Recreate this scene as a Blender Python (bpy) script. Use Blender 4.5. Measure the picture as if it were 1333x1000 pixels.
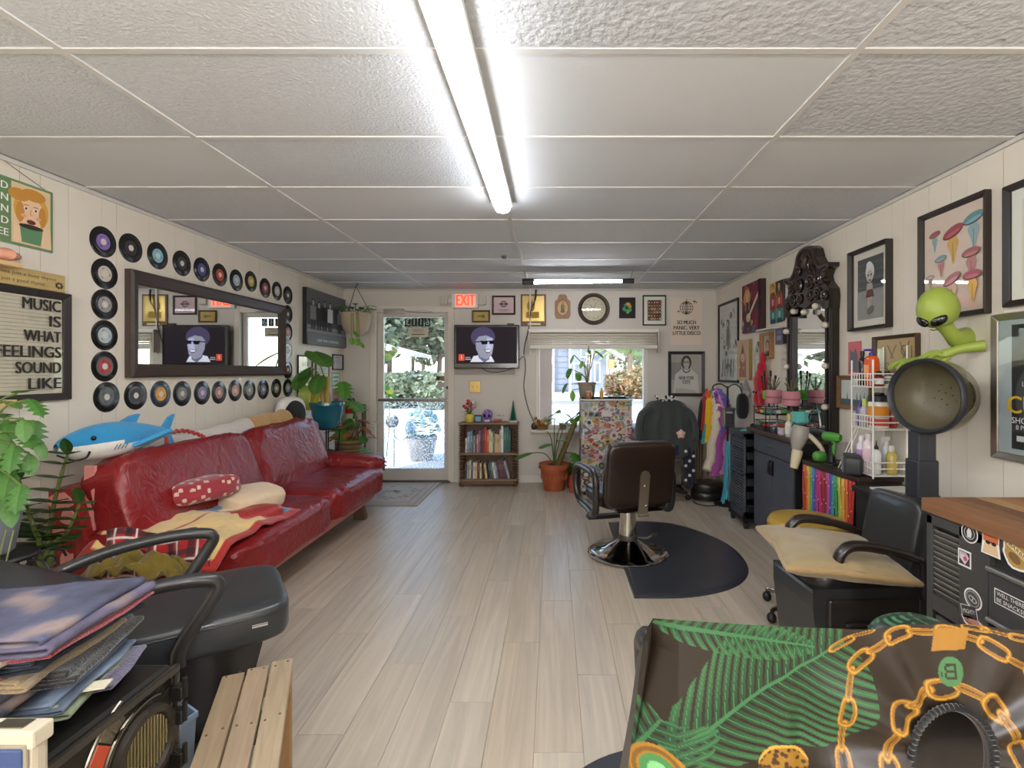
import bpy, math, random
from mathutils import Vector as V, Matrix as M4
import numpy as np
R = random.Random(7)
SC = bpy.context.scene
for o in list(bpy.data.objects): bpy.data.objects.remove(o)
COL = SC.collection
rad = math.radians; PI = math.pi; sin = math.sin; cos = math.cos
# ---- camera (frame taken as 1333 x 1000) ----
F, VX, VY, CH = 665.0, 720.0, 483.0, 1.376
cd = bpy.data.cameras.new('camera'); cam = bpy.data.objects.new('camera', cd); COL.objects.link(cam)
cam.location = (0, 0, CH); cam.rotation_euler = (PI/2, 0, 0)
cd.sensor_width = 36; cd.lens = 36*F/1333; cd.shift_x = -(VX-666.5)/1333; cd.shift_y = -(500-VY)/1333
cd.clip_start = .05; cd.clip_end = 400
SC.camera = cam
# ---- sky, sun, exposure ----
w = bpy.data.worlds.new('sky'); SC.world = w; w.use_nodes = True
nt = w.node_tree; bg = nt.nodes['Background']; sky = nt.nodes.new('ShaderNodeTexSky')
sky.sky_type = 'NISHITA'; sky.sun_disc = False; sky.sun_elevation = rad(48); sky.sun_rotation = rad(200)
nt.links.new(sky.outputs[0], bg.inputs[0]); bg.inputs[1].default_value = .75
sd = bpy.data.lights.new('sun', 'SUN'); so = bpy.data.objects.new('sun', sd); COL.objects.link(so)
sd.energy = 3.4; sd.angle = rad(.6); sd.color = (1, .94, .85); so.rotation_euler = (rad(40), 0, rad(-28)); so.location = (0, -3, 12)
SC.view_settings.view_transform = 'Standard'; SC.view_settings.look = 'None'; SC.view_settings.gamma = 1
SC.view_settings.use_curve_mapping = False; SC.view_settings.exposure = 0.30
TUBE = 29.0
def lamp(name, loc, energy, col, r):
    ld = bpy.data.lights.new(name, 'POINT'); lo = bpy.data.objects.new(name, ld); COL.objects.link(lo); lo.location = loc
    ld.energy = energy; ld.color = col; ld.shadow_soft_size = r; return lo
lamp('fill_lamp', (-1.1, -1.3, 1.75), 85, (.95, .97, 1), .12); lamp('fill_lamp', (1.0, -1.3, 1.75), 85, (.97, .97, 1), .12)  # unseen fill lamps added behind the camera to even out the light
# room
XL, XR, YB, YF, H = -2.59, 2.01, 6.31, -2.6, 2.386

def at(px, py, Y): return V(((px-VX)*Y/F, Y, CH-(py-VY)*Y/F))
def onx(px, py, X):
    Y = X*F/(px-VX); return V((X, Y, CH-(py-VY)*Y/F))
def flo(px, py, z=0):
    Y = (CH-z)*F/(py-VY); return V(((px-VX)*Y/F, Y, z))
def hx(h):
    if not isinstance(h, int): return tuple(h[:3])
    return tuple((c/12.92 if c <= .04045 else ((c+.055)/1.055)**2.4) for c in [((h >> s) & 255)/255 for s in (16, 8, 0)])

# ---- materials: base colour comes from the mesh colour "Col" ----
MATS = {}
def mat(name, rough=.5, metal=0, bump=None, var=None, spec=.5, coat=0, sheen=0, wood=None, emit=0, leaf=0, rnd=0):
    m = bpy.data.materials.new(name); m.use_nodes = True; n = m.node_tree.nodes; L = m.node_tree.links
    p = n['Principled BSDF']; a = n.new('ShaderNodeAttribute'); a.attribute_name = 'Col'
    tc = n.new('ShaderNodeTexCoord'); c = a.outputs['Color']
    def mul(c, fac_socket, lo, hi):
        mr = n.new('ShaderNodeMapRange'); L.new(fac_socket, mr.inputs[0]); mr.inputs[3].default_value = lo; mr.inputs[4].default_value = hi
        v = n.new('ShaderNodeVectorMath'); v.operation = 'SCALE'; L.new(c, v.inputs[0]); L.new(mr.outputs[0], v.inputs['Scale']); return v.outputs[0]
    co = tc.outputs['Object']
    if wood:
        mp = n.new('ShaderNodeMapping'); mp.inputs['Scale'].default_value = wood; L.new(co, mp.inputs[0])
        if rnd:
            oi = n.new('ShaderNodeObjectInfo'); ge = n.new('ShaderNodeNewGeometry')
            cb = n.new('ShaderNodeVectorMath'); cb.operation = 'MULTIPLY_ADD'; L.new(oi.outputs['Random'], cb.inputs[0]); cb.inputs[1].default_value = (31, 17, 9)
            L.new(ge.outputs['Position'], cb.inputs[2]); L.new(cb.outputs[0], mp.inputs[0]); c = mul(c, oi.outputs['Random'], 1-rnd, 1+rnd)
        t = n.new('ShaderNodeTexNoise'); t.inputs['Scale'].default_value = 1; t.inputs['Detail'].default_value = 6; t.inputs['Distortion'].default_value = 1.2
        L.new(mp.outputs[0], t.inputs['Vector']); c = mul(c, t.outputs[0], var[1] if var else .45, var[2] if var else 1.45)
    elif var:
        t = n.new('ShaderNodeTexNoise'); t.inputs['Scale'].default_value = var[0]; t.inputs['Detail'].default_value = 5
        L.new(co, t.inputs['Vector']); c = mul(c, t.outputs[0], var[1], var[2])
    if bump:
        t2 = n.new('ShaderNodeTexNoise'); t2.inputs['Scale'].default_value = bump[0]; t2.inputs['Detail'].default_value = 4; t2.inputs['Distortion'].default_value = bump[3] if len(bump) > 3 else 0; L.new(co, t2.inputs['Vector'])
        b = n.new('ShaderNodeBump'); b.inputs['Strength'].default_value = bump[1]; b.inputs['Distance'].default_value = bump[2] if len(bump) > 2 else .002
        L.new(t2.outputs[0], b.inputs['Height']); L.new(b.outputs[0], p.inputs['Normal'])
    L.new(c, p.inputs['Base Color']); p.inputs['Roughness'].default_value = rough; p.inputs['Metallic'].default_value = metal
    p.inputs['Specular IOR Level'].default_value = spec; p.inputs['Coat Weight'].default_value = coat; p.inputs['Sheen Weight'].default_value = sheen
    if emit: L.new(c, p.inputs['Emission Color']); p.inputs['Emission Strength'].default_value = emit
    if leaf:
        tr = n.new('ShaderNodeBsdfTranslucent'); L.new(c, tr.inputs[0]); mx = n.new('ShaderNodeMixShader'); mx.inputs[0].default_value = leaf
        L.new(p.outputs[0], mx.inputs[1]); L.new(tr.outputs[0], mx.inputs[2]); L.new(mx.outputs[0], n['Material Output'].inputs[0])
    MATS[name] = m; return m
def glassmat(name, tint, refl, rough=.02):
    m = bpy.data.materials.new(name); m.use_nodes = True; n = m.node_tree.nodes; L = m.node_tree.links; n.remove(n['Principled BSDF'])
    t = n.new('ShaderNodeBsdfTransparent'); t.inputs[0].default_value = (*tint, 1)
    g = n.new('ShaderNodeBsdfGlossy'); g.inputs['Roughness'].default_value = rough
    fr = n.new('ShaderNodeLayerWeight'); pw = n.new('ShaderNodeMath'); pw.operation = 'POWER'; pw.inputs[1].default_value = 4; L.new(fr.outputs['Facing'], pw.inputs[0])
    mm = n.new('ShaderNodeMath'); mm.operation = 'MULTIPLY_ADD'; mm.inputs[1].default_value = .6*refl; mm.inputs[2].default_value = .035*refl; L.new(pw.outputs[0], mm.inputs[0])
    mx = n.new('ShaderNodeMixShader'); L.new(mm.outputs[0], mx.inputs[0]); L.new(t.outputs[0], mx.inputs[1]); L.new(g.outputs[0], mx.inputs[2])
    L.new(mx.outputs[0], n['Material Output'].inputs[0]); return m
matte = mat('matte', .85, bump=(60, .1)); satin = mat('satin', .45); gloss = mat('gloss', .18, coat=.3)
paper = mat('paper', .7); wallm = mat('wall_paint', .6, bump=(120, .15), var=(1.2, .96, 1.04))
tilem = mat('ceiling_tile', .95, bump=(90, .9, .006), var=(70, .86, 1.1)); tile2 = mat('ceiling_tile_fissured', .95, bump=(38, 1.0, .01), var=(45, .72, 1.2)); tile3 = mat('ceiling_tile_smooth', .95, bump=(200, .3), var=(2, .97, 1.03))
floorm = mat('vinyl_plank', .33, wood=(22, 1.1, 1), var=(0, .62, 1.38), rnd=.022, spec=.45)
wood = mat('wood_x', .45, wood=(3, 40, 40), var=(0, .55, 1.4)); woody = mat('wood_y', .5, wood=(40, 3, 40), var=(0, .6, 1.35)); woodz = mat('wood_z', .5, wood=(40, 40, 3), var=(0, .6, 1.35))
leather = mat('leather', .34, bump=(140, .25, .001), var=(6, .8, 1.15), coat=.15); redl = mat('red_leather', .3, bump=(9, .55, .018, 2.6), var=(5, .82, 1.15), coat=.0, spec=.45)
fabric = mat('fabric', .95, bump=(300, .5, .001), var=(40, .85, 1.12), sheen=.3); terry = mat('terry', 1, bump=(180, 1, .004), var=(60, .75, 1.2), sheen=.4)
denim = mat('denim', .95, bump=(240, .8, .002), var=(11, .35, 1.75)); print_ = mat('printed_cloth', .5, bump=(400, .15, .0006), sheen=.2)
metal = mat('metal', .32, 1, var=(8, .85, 1.1)); chrome = mat('chrome', .08, 1); dmetal = mat('dark_metal', .4, .3, var=(9, .8, 1.15))
leafm = mat('leaf', .45, var=(9, .75, 1.25), leaf=.25); clay = mat('clay', .75, bump=(50, .3), var=(7, .8, 1.15))
rubber = mat('rubber', .5, bump=(50, .3), var=(4, .7, 1.3)); vinyl = mat('vinyl_record', .22, spec=.6); pebble = mat('ground', .95, bump=(8, .5, .03), var=(1.5, .8, 1.15))
mirrorm = mat('mirror', .015, 1); emitm = mat('lit', .5, emit=1); tubem = mat('tube_light', .5, emit=TUBE); tube2 = mat('bright_tube_light', .5, emit=TUBE*1.8); screen = mat('screen', .6, emit=.55, spec=.15)
glass = glassmat('glass', (.97, .98, .97), .8); smoke = glassmat('smoked_plastic', (.72, .68, .56), 1.3, .06); speckle = glassmat('speckled_glass', (.97, .98, .97), .8)
n_ = speckle.node_tree.nodes; l_ = speckle.node_tree.links; mo_ = n_['Material Output']; src = mo_.inputs[0].links[0].from_socket
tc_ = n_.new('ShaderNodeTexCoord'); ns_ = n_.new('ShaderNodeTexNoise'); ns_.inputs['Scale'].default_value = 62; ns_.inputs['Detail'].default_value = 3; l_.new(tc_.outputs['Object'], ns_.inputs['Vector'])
rp_ = n_.new('ShaderNodeMapRange'); rp_.inputs[1].default_value = .52; rp_.inputs[2].default_value = .60; rp_.inputs[4].default_value = .62; l_.new(ns_.outputs[0], rp_.inputs[0])  # pale translucent noise speckle over the clear glass of the lower door pane
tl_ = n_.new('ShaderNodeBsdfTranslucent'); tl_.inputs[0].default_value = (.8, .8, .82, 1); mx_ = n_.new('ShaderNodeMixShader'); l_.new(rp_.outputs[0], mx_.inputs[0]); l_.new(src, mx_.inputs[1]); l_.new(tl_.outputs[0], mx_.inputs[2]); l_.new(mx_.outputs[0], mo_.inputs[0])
clear = glassmat('clear_plastic', (.85, .87, .88), 1.2, .1)

# ---- mesh builder ----
class B:
    def __init__(s, col=0xffffff): s.v = []; s.f = []; s.c = []; s.sm = []; s.m = M4(); s.col = hx(col); s.vc = None
    def color(s, c): s.col = hx(c); return s
    def add(s, vs, fs, smooth=False, col=None):
        k = len(s.v); m = s.m; s.v += [tuple(m @ V(p)) for p in vs]; c = hx(col) if col is not None else s.col
        for f in fs: s.f.append([i+k for i in f]); s.c.append(c); s.sm.append(smooth)
        return s
    def box(s, x0, y0, z0, x1, y1, z1, col=None):
        return s.add([(x, y, z) for z in (z0, z1) for y in (y0, y1) for x in (x0, x1)],
                     [(0, 2, 3, 1), (4, 5, 7, 6), (0, 1, 5, 4), (2, 6, 7, 3), (0, 4, 6, 2), (1, 3, 7, 5)], col=col)
    def bc(s, c, sz, rot=None, col=None):
        o = s.m.copy(); s.m = o @ M4.Translation(V(c)) @ (rot.to_4x4() if rot else M4())
        s.box(-sz[0]/2, -sz[1]/2, -sz[2]/2, sz[0]/2, sz[1]/2, sz[2]/2, col); s.m = o; return s
    def tube(s, pts, r, n=8, closed=False, col=None, cap=True, flat=1):
        pts = [V(p) for p in pts]; N = len(pts); rs = r if isinstance(r, (list, tuple)) else [r]*N
        vs = []; up = None
        for i, p in enumerate(pts):
            a = pts[(i-1) % N] if (closed or i) else p; b = pts[(i+1) % N] if (closed or i < N-1) else p
            t = (b-a); t = t.normalized() if t.length > 1e-9 else V((0, 0, 1))
            if up is None: up = V((0, 0, 1)) if abs(t.z) < .9 else V((0, 1, 0))
            u = t.cross(up); u = u.normalized() if u.length > 1e-6 else t.orthogonal().normalized(); w2 = u.cross(t).normalized(); up = w2
            for k in range(n):
                q = 2*PI*k/n; vs.append(p + u*cos(q)*rs[i] + w2*sin(q)*rs[i]*flat)
        fs = []
        for i in range(N if closed else N-1):
            for k in range(n): a = i*n+k; b = i*n+(k+1) % n; c = ((i+1) % N)*n; fs.append((a, b, c+(k+1) % n, c+k))
        s.add(vs, fs, True, col)
        if cap and not closed: s.add(vs[:n], [tuple(range(n))[::-1]], False, col); s.add(vs[-n:], [tuple(range(n))], False, col)
        return s
    def cyl(s, p, q, r, r2=None, n=16, col=None): return s.tube([p, q], [r, r if r2 is None else r2], n, col=col)
    def lathe(s, prof, n=24, o=(0, 0, 0), col=None, sx=1, sy=1, fn=None, cap=True):
        vs = []; fs = []; K = len(prof)
        for r, z in prof:
            for k in range(n):
                q = 2*PI*k/n; g = fn(q, z) if fn else 1; vs.append((o[0]+r*g*cos(q)*sx, o[1]+r*g*sin(q)*sy, o[2]+z))
        for i in range(K-1):
            for k in range(n): a = i*n+k; b = i*n+(k+1) % n; fs.append((a, b, b+n, a+n))
        if cap and prof[0][0] > 1e-6: fs.append(tuple(range(n))[::-1])
        if cap and prof[-1][0] > 1e-6: fs.append(tuple(range((K-1)*n, K*n)))
        return s.add(vs, fs, True, col)
    def sph(s, c, r, n=14, m=9, col=None, e=1, fn=None):
        r = (r, r, r) if not isinstance(r, (tuple, list)) else r; vs = []; pw = lambda x: math.copysign(abs(x)**e, x)
        for i in range(m+1):
            t = -PI/2+PI*i/m
            for k in range(n):
                q = 2*PI*k/n; d = (pw(cos(t))*pw(cos(q)), pw(cos(t))*pw(sin(q)), pw(sin(t))); g = fn(*d) if fn else 1
                vs.append((c[0]+r[0]*d[0]*g, c[1]+r[1]*d[1]*g, c[2]+r[2]*d[2]*g))
        fs = [(i*n+k, i*n+(k+1) % n, (i+1)*n+(k+1) % n, (i+1)*n+k) for i in range(m) for k in range(n)]
        return s.add(vs, fs, True, col)
    def prism(s, pts, d0, d1, ax='z', col=None, smooth=False):
        g = {'z': lambda a, b, d: (a, b, d), 'y': lambda a, b, d: (a, d, b), 'x': lambda a, b, d: (d, a, b)}[ax]; n = len(pts)
        vs = [g(a, b, d0) for a, b in pts]+[g(a, b, d1) for a, b in pts]
        s.add(vs, [(i, (i+1) % n, n+(i+1) % n, n+i) for i in range(n)], smooth, col)
        return s.add(vs, [tuple(range(n))[::-1], tuple(range(n, 2*n))], False, col)
    def surf(s, fn, nu, nv, cu=False, cv=False, col=None, smooth=True):
        U = nu if cu else nu+1; W = nv if cv else nv+1
        vs = [fn(i/nu, j/nv) for i in range(U) for j in range(W)]
        fs = [(i*W+j, ((i+1) % U)*W+j, ((i+1) % U)*W+(j+1) % W, i*W+(j+1) % W) for i in range(nu) for j in range(nv)]
        return s.add(vs, fs, smooth, col)
    def mesh(s, name, m, ang=45):
        me = bpy.data.meshes.new(name); me.from_pydata(s.v, [], s.f)
        me.polygons.foreach_set('use_smooth', s.sm)
        ca = me.color_attributes.new('Col', 'FLOAT_COLOR', 'CORNER')
        if s.vc: d = [x for f in s.f for i in f for x in (*s.vc[i], 1)]
        else: d = [x for f, c in zip(s.f, s.c) for _ in f for x in (*c, 1)]
        ca.data.foreach_set('color', d); me.materials.append(m)
        if any(s.sm): me.set_sharp_from_angle(angle=rad(ang))
        return me
def put(name, me, parent=None, loc=None, rot=None, mtx=None, label=None, kind=None, bev=0, sol=0, sub=0):
    o = bpy.data.objects.new(name, me); COL.objects.link(o)
    if parent: o.parent = parent
    if loc is not None: o.location = loc
    if rot is not None: o.rotation_euler = rot
    if mtx is not None: o.matrix_local = mtx
    if label: o['label'] = label
    if kind: o['kind'] = kind
    if sol: md = o.modifiers.new('t', 'SOLIDIFY'); md.thickness = sol; md.offset = 0
    if bev: md = o.modifiers.new('b', 'BEVEL'); md.width = bev; md.segments = 2; md.limit_method = 'ANGLE'; md.angle_limit = rad(50)
    if sub: md = o.modifiers.new('s', 'SUBSURF'); md.levels = sub; md.render_levels = sub
    return o
def P(parent, name, b, m, **k): return put(name, b.mesh(name, m), parent, **k)
def tag(o, label, cat, group=None):
    o['label'] = label; o['category'] = cat
    if group: o['group'] = group
    return o
def T(name, label, cat, loc=(0, 0, 0), rz=0, group=None):
    o = bpy.data.objects.new(name, None); COL.objects.link(o); o.empty_display_size = .1
    o.location = loc; o.rotation_euler = (0, 0, rz); return tag(o, label, cat, group)
def TM(name, b, m, label, cat, loc=(0, 0, 0), rz=0, group=None, **k):
    return tag(put(name, b.mesh(name, m), None, loc=loc, rot=(0, 0, rz), **k), label, cat, group)
def S(name, b, m, parent=None, **k):
    o = put(name, b.mesh(name, m), parent, **k)
    if not parent: o['kind'] = 'structure'
    return o
def dup(o, loc, rz=None, label=None, group=None, scale=None):
    r = o.copy(); COL.objects.link(r); r.location = loc
    if rz is not None: r.rotation_euler = (0, 0, rz)
    if scale: r.scale = scale
    if label: r['label'] = label
    if group: r['group'] = group
    def kids(a, b):
        for ch in list(a.children):
            c = ch.copy(); COL.objects.link(c); c.parent = b; kids(ch, c)
    kids(o, r); return r
_txt = {}
def text(s, size=1, bold=.0):
    k = (s, bold)
    if k not in _txt:
        cu = bpy.data.curves.new('t', 'FONT'); cu.body = s; cu.align_x = 'CENTER'; cu.align_y = 'CENTER'; cu.resolution_u = 3
        ob = bpy.data.objects.new('t', cu); me = bpy.data.meshes.new_from_object(ob)
        _txt[k] = ([tuple(v.co) for v in me.vertices], [tuple(p.vertices) for p in me.polygons])
        bpy.data.objects.remove(ob); bpy.data.curves.remove(cu); bpy.data.meshes.remove(me)
    vs, fs = _txt[k]; return vs, fs
class Art(B):
    """flat print: x to the right, z up, each further layer a hair nearer the viewer (-y)"""
    def __init__(s, y=0, col=0xffffff): super().__init__(col); s.y = y
    def ly(s): s.y -= .00025; return s.y
    def rect(s, x0, z0, x1, z1, col=None): y = s.ly(); return s.add([(x0, y, z0), (x1, y, z0), (x1, y, z1), (x0, y, z1)], [(0, 1, 2, 3)], col=col)
    def poly(s, pts, col=None): y = s.ly(); return s.add([(a, y, b) for a, b in pts], [tuple(range(len(pts)))], col=col)
    def disc(s, x, z, r, col=None, rz=None, n=18, tilt=0):
        rz = rz or r; return s.poly([(x+r*cos(q)*cos(tilt)-rz*sin(q)*sin(tilt), z+r*cos(q)*sin(tilt)+rz*sin(q)*cos(tilt)) for q in [2*PI*k/n for k in range(n)]], col)
    def ring(s, x, z, r, w, col=None, n=20, a0=0, a1=2*PI, rz=None):
        y = s.ly(); k = (rz or r)/r; vs = []
        for i in range(n+1):
            q = a0+(a1-a0)*i/n; vs += [(x+r*cos(q), y, z+r*k*sin(q)), (x+(r-w)*cos(q), y, z+(r-w)*k*sin(q))]
        return s.add(vs, [(2*i, 2*i+2, 2*i+3, 2*i+1) for i in range(n)], col=col)
    def line(s, pts, w, col=None):
        y = s.ly()
        for (a, b), (c, d) in zip(pts, pts[1:]):
            l = math.hypot(c-a, d-b) or 1; nx, nz = -(d-b)/l*w/2, (c-a)/l*w/2
            s.add([(a+nx, y, b+nz), (a-nx, y, b-nz), (c-nx, y, d-nz), (c+nx, y, d+nz)], [(0, 1, 2, 3)], col=col)
        return s
    def txt(s, t, x, z, h, col=None, bold=.02, align='c', mirror=False, wid=None, rot=0):
        vs, fs = text(t, 1, bold); y = s.ly()
        if not vs: return s
        xs = [v[0] for v in vs]; w_ = max(xs)-min(xs); k = h/.7; kx = k if wid is None else wid/w_
        ox = x if align == 'c' else (x-max(xs)*kx if align == 'r' else x-min(xs)*kx); sg = -1 if mirror else 1
        cr, sr = cos(rot), sin(rot)
        for i_, dx in enumerate((-bold*k*.8, 0, bold*k*.8) if bold > .004 else (0,)):
            s.y = y-.0002*i_
            s.add([(ox+dx+sg*a*kx*cr-b*k*sr, s.y, z+a*kx*sr*sg+b*k*cr) for a, b, _ in vs], fs, col=col)
        return s
    def face(s, x, z, r, skin=0xd8a888, hair=0x2a1c14, shirt=0x444444, specs=False, long_=False):
        """a plain generic portrait, head radius r"""
        s.poly([(x-2.1*r, z-3*r), (x-1.7*r, z-1.7*r), (x-.5*r, z-1.25*r), (x+.5*r, z-1.25*r), (x+1.7*r, z-1.7*r), (x+2.1*r, z-3*r)], shirt)
        s.disc(x, z+.3*r, 1.12*r, hair, 1.15*r)
        if long_: s.rect(x-1.1*r, z-1.2*r, x+1.1*r, z+.3*r, hair)
        s.rect(x-.38*r, z-1.5*r, x+.38*r, z-.6*r, skin); s.disc(x, z, .78*r, skin, 1.02*r)
        for sg in (-1, 1):
            if specs: s.disc(x+sg*.34*r, z+.12*r, .3*r, 0x101010, .22*r)
            else: s.disc(x+sg*.3*r, z+.14*r, .12*r, 0x201510, .08*r)
        if specs: s.line([(x-.7*r, z+.18*r), (x+.7*r, z+.18*r)], .08*r, 0x101010)
        s.line([(x, z+.05*r), (x+.08*r, z-.25*r)], .06*r, tuple(c*.6 for c in hx(skin))); s.disc(x, z-.52*r, .28*r, 0x8a4038, .07*r)
        return s
def BL(t, col=0xffffff):
    b = B(col); b.m = (M4.Translation(t.location) @ M4.Rotation(t.rotation_euler.z, 4, 'Z')).inverted(); return b
from mathutils import noise
def nz(x, y, z, s=1): return noise.noise(V((x*s, y*s, z*s)))
LW, RW, BW = PI/2, -PI/2, 0     # facing of things hung on the left, right and back walls
def frame(loc, rz, w, h, fw, d, fcol, label, art=None, matw=0, matcol=0xf0ece4, name='framed_picture', cat='picture', group=None, glz=True, fmat=None, back=0x888888):
    """picture frame hung flat: four mitred rails, mat board, print, glazing"""
    t = T(name, label, cat, loc, rz, group); b = B(fcol)
    W, Hh = w/2, h/2
    for pts in ([(-W, -Hh), (W, -Hh), (W-fw, -Hh+fw), (-W+fw, -Hh+fw)], [(W, -Hh), (W, Hh), (W-fw, Hh-fw), (W-fw, -Hh+fw)],
                [(W, Hh), (-W, Hh), (-W+fw, Hh-fw), (W-fw, Hh-fw)], [(-W, Hh), (-W, -Hh), (-W+fw, -Hh+fw), (-W+fw, Hh-fw)]):
        n = 4; m_ = .35; yo = -d
        vs = [(a, 0, c) for a, c in pts]+[(a, yo, c) for a, c in pts]
        vs[6] = (vs[6][0], yo*.6, vs[6][2]); vs[7] = (vs[7][0], yo*.6, vs[7][2])
        b.add(vs, [(0, 1, 5, 4), (1, 2, 6, 5), (2, 3, 7, 6), (3, 0, 4, 7), (4, 5, 6, 7), (3, 2, 1, 0)])
    P(t, 'frame', b, fmat or satin, bev=min(.003, fw*.2))
    y0 = -d*.3; iw, ih = W-fw*.98, Hh-fw*.98
    bb = B(matcol); bb.box(-iw, y0, -ih, iw, 0, ih); P(t, 'mat_board', bb, paper)
    if art:
        a = Art(y0-.0003); a.rect(-iw+matw, -ih+matw, iw-matw, ih-matw, back); art(a, iw-matw, ih-matw); P(t, 'print', a, paper)
    if glz: g = B(); g.box(-iw, y0*1.6-.001, -ih, iw, y0*1.6, ih); P(t, 'glazing', g, glass)
    return t
# ---- leaves ----
def leafmesh(kind, col, col2=None):
    b = B(col); n = 10
    out = []
    for i in range(n+1):
        t = i/n
        if kind == 'heart': w_ = .42*math.sqrt(max(0, 1-((t-.38)/.62)**2)) if t > .38 else .42*math.sqrt(max(0, 1-((.38-t)/.46)**2))*(1 if t > .02 else .75)
        elif kind == 'lance': w_ = .17*sin(PI*min(1, t*1.0))**.8
        elif kind == 'oval': w_ = .27*sin(PI*t)**.7
        else: w_ = .46*sin(PI*min(1, t*.92+.08))**.6
        out.append((t, max(.004, w_)))
    for sg in (1, -1):
        vs = []; fs = []
        for i, (t, w_) in enumerate(out):
            zz = -.22*t*t; notch = kind == 'monstera' and i % 2 == 1 and 1 < i < n
            ww = w_*(.45 if notch else 1); bk = -.12 if (kind == 'heart' and i == 0) else 0
            vs += [(t+(.04 if kind == 'monstera' else 0)*0, 0, zz), (t+bk*.3, sg*ww*.55, zz+.06*ww), (t+bk+(.07 if kind == 'monstera' and not notch else 0), sg*ww, zz-.05*ww)]
        for i in range(n):
            a = i*3; c = a+3; q = [(a, a+1, c+1, c), (a+1, a+2, c+2, c+1)]
            fs += [f if sg < 0 else f[::-1] for f in q]
        b.add(vs, fs, True, col if (sg > 0 or col2 is None) else col2)
    return b.mesh('leaf', leafm, 80)
def aim(base, d, size, roll=0, wide=1):
    d = V(d).normalized(); s_ = V((0, 0, 1)).cross(d); s_ = s_.normalized() if s_.length > 1e-4 else V((0, 1, 0)); u = d.cross(s_)
    m = M4((d, s_, u)).transposed().to_4x4() if False else M4(((d.x, s_.x, u.x, base[0]), (d.y, s_.y, u.y, base[1]), (d.z, s_.z, u.z, base[2]), (0, 0, 0, 1)))
    return m @ M4.Rotation(roll, 4, 'X') @ M4.Diagonal((size, size*wide, size, 1))
def leaf(parent, me, base, d, size, roll=0, wide=1): return put('leaf', me, parent, mtx=aim(base, d, size, roll, wide))
def arc(p, q, sag, n=8):
    p = V(p); q = V(q); return [p.lerp(q, i/n)+V((0, 0, sag*4*(i/n)*(1-i/n))) for i in range(n+1)]
def spline(pts, n=6, closed=False):
    pts = [V(p) for p in pts]; N = len(pts); out = []
    for i in range(N if closed else N-1):
        g = (lambda k: pts[k % N]) if closed else (lambda k: pts[max(0, min(N-1, k))])
        a, b_, c, d = g(i-1), g(i), g(i+1), g(i+2)
        for k in range(n):
            t = k/n; out.append(.5*((2*b_)+(c-a)*t+(2*a-5*b_+4*c-d)*t*t+(3*b_-a-3*c+d)*t**3))
    if not closed: out.append(pts[-1])
    return out
# ================= setting =================
b = B(0x9a8a74); b.box(XL-.1, YF, -.1, XR+.1, YB+.12, -.006)
floor = S('floor', b, matte)
pw = .18; tones = [0xbdb09d, 0xb9aa96, 0xc1b4a2, 0xb7ab9a]; pm = []
for tn in tones:
    b = B(tn); b.box(-pw/2+.0008, -.608, -.006, pw/2-.0008, .608, 0); pm.append(b.mesh('plank', floorm))
k = 0; x = XL+pw/2
while x < XR+.05:
    y = YF+.3+(k*.47) % 1.22-.6
    while y-.6 < YB+.1:
        a, e = max(y-.608, YF), min(y+.608, YB+.1); q = R.randrange(4)
        if e-a > 1.2: put('plank', pm[q], floor, loc=(x, y, 0))
        elif e-a > .02: b = B(tones[q]); b.box(-pw/2+.0008, a, -.006, pw/2-.0008, e, 0); P(floor, 'plank', b, floorm, loc=(x, 0, 0))
        y += 1.2176
    x += pw; k += 1
# ceiling: slab, runners, lay-in tiles
b = B(0xbcb8b0); b.box(XL-.12, YF-.1, H+.03, XR+.12, YB+.12, H+.12)
ceil = S('ceiling', b, matte)
cx = [XL, -1.553, -.288, .963, XR]; cy = [YF]+[3.43+.605*k for k in range(-9, 5)]+[YB]
cy = sorted(set([y for y in cy if YF <= y <= YB]))
tcache = {}
for i in range(4):
    for j in range(len(cy)-1):
        x0, x1, y0, y1 = cx[i]+.011, cx[i+1]-.011, cy[j]+.011, cy[j+1]-.011
        if y1-y0 < .05: continue
        ty = [tile2, tilem, tilem, tile3][(i*7+j*3+(i*j) % 2) % 4] if cy[j] < 2.1 else [tilem, tile3, tile3][(i+j) % 3]
        if i == 3 and cy[j] < 2.1: ty = tile2
        b = B([0xd2d4d6, 0xd6d8d9, 0xcfd2d5][(i+j*2) % 3]); b.box(x0, y0, H+.004+R.random()*.003, x1, y1, H+.03); P(ceil, 'tile', b, ty)
for xx in cx[1:4]:
    b = B(0xd6d4d0); b.box(xx-.0125, YF, H, xx+.0125, YB, H+.012); P(ceil, 'runner', b, satin)
for yy in cy[1:-1]:
    for i in range(4):
        b = B(0xd6d4d0); b.box(cx[i]+.0125, yy-.0125, H+.0005, cx[i+1]-.0125, yy+.0125, H+.012); P(ceil, 'cross_runner', b, satin)
# side walls: grooved panelling, every board its own piece
WC = 0xe1d8c8
for nm, X, sg in (('wall_left', XL, -1), ('wall_right', XR, 1)):
    b = B(0x8f887c); b.box(min(X+sg*.008, X+sg*.12), YF, 0, max(X+sg*.008, X+sg*.12), YB+.12, H+.03)
    wl = S(nm, b, wallm); y = YF; seq = [.2, .1, .15, .2, .1, .25, .22]; k = 0
    while y < YB:
        d = min(seq[k % 7], YB-y); b = B(WC); b.box(min(X, X+sg*.01), y+.0013, 0, max(X, X+sg*.01), y+d-.0013, H+.01); P(wl, 'panel', b, wallm)
        y += d; k += 1
b = B(WC); b.box(XL-.1, YF-.12, 0, XR+.1, YF, H+.03); S('wall_front', b, wallm)
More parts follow.
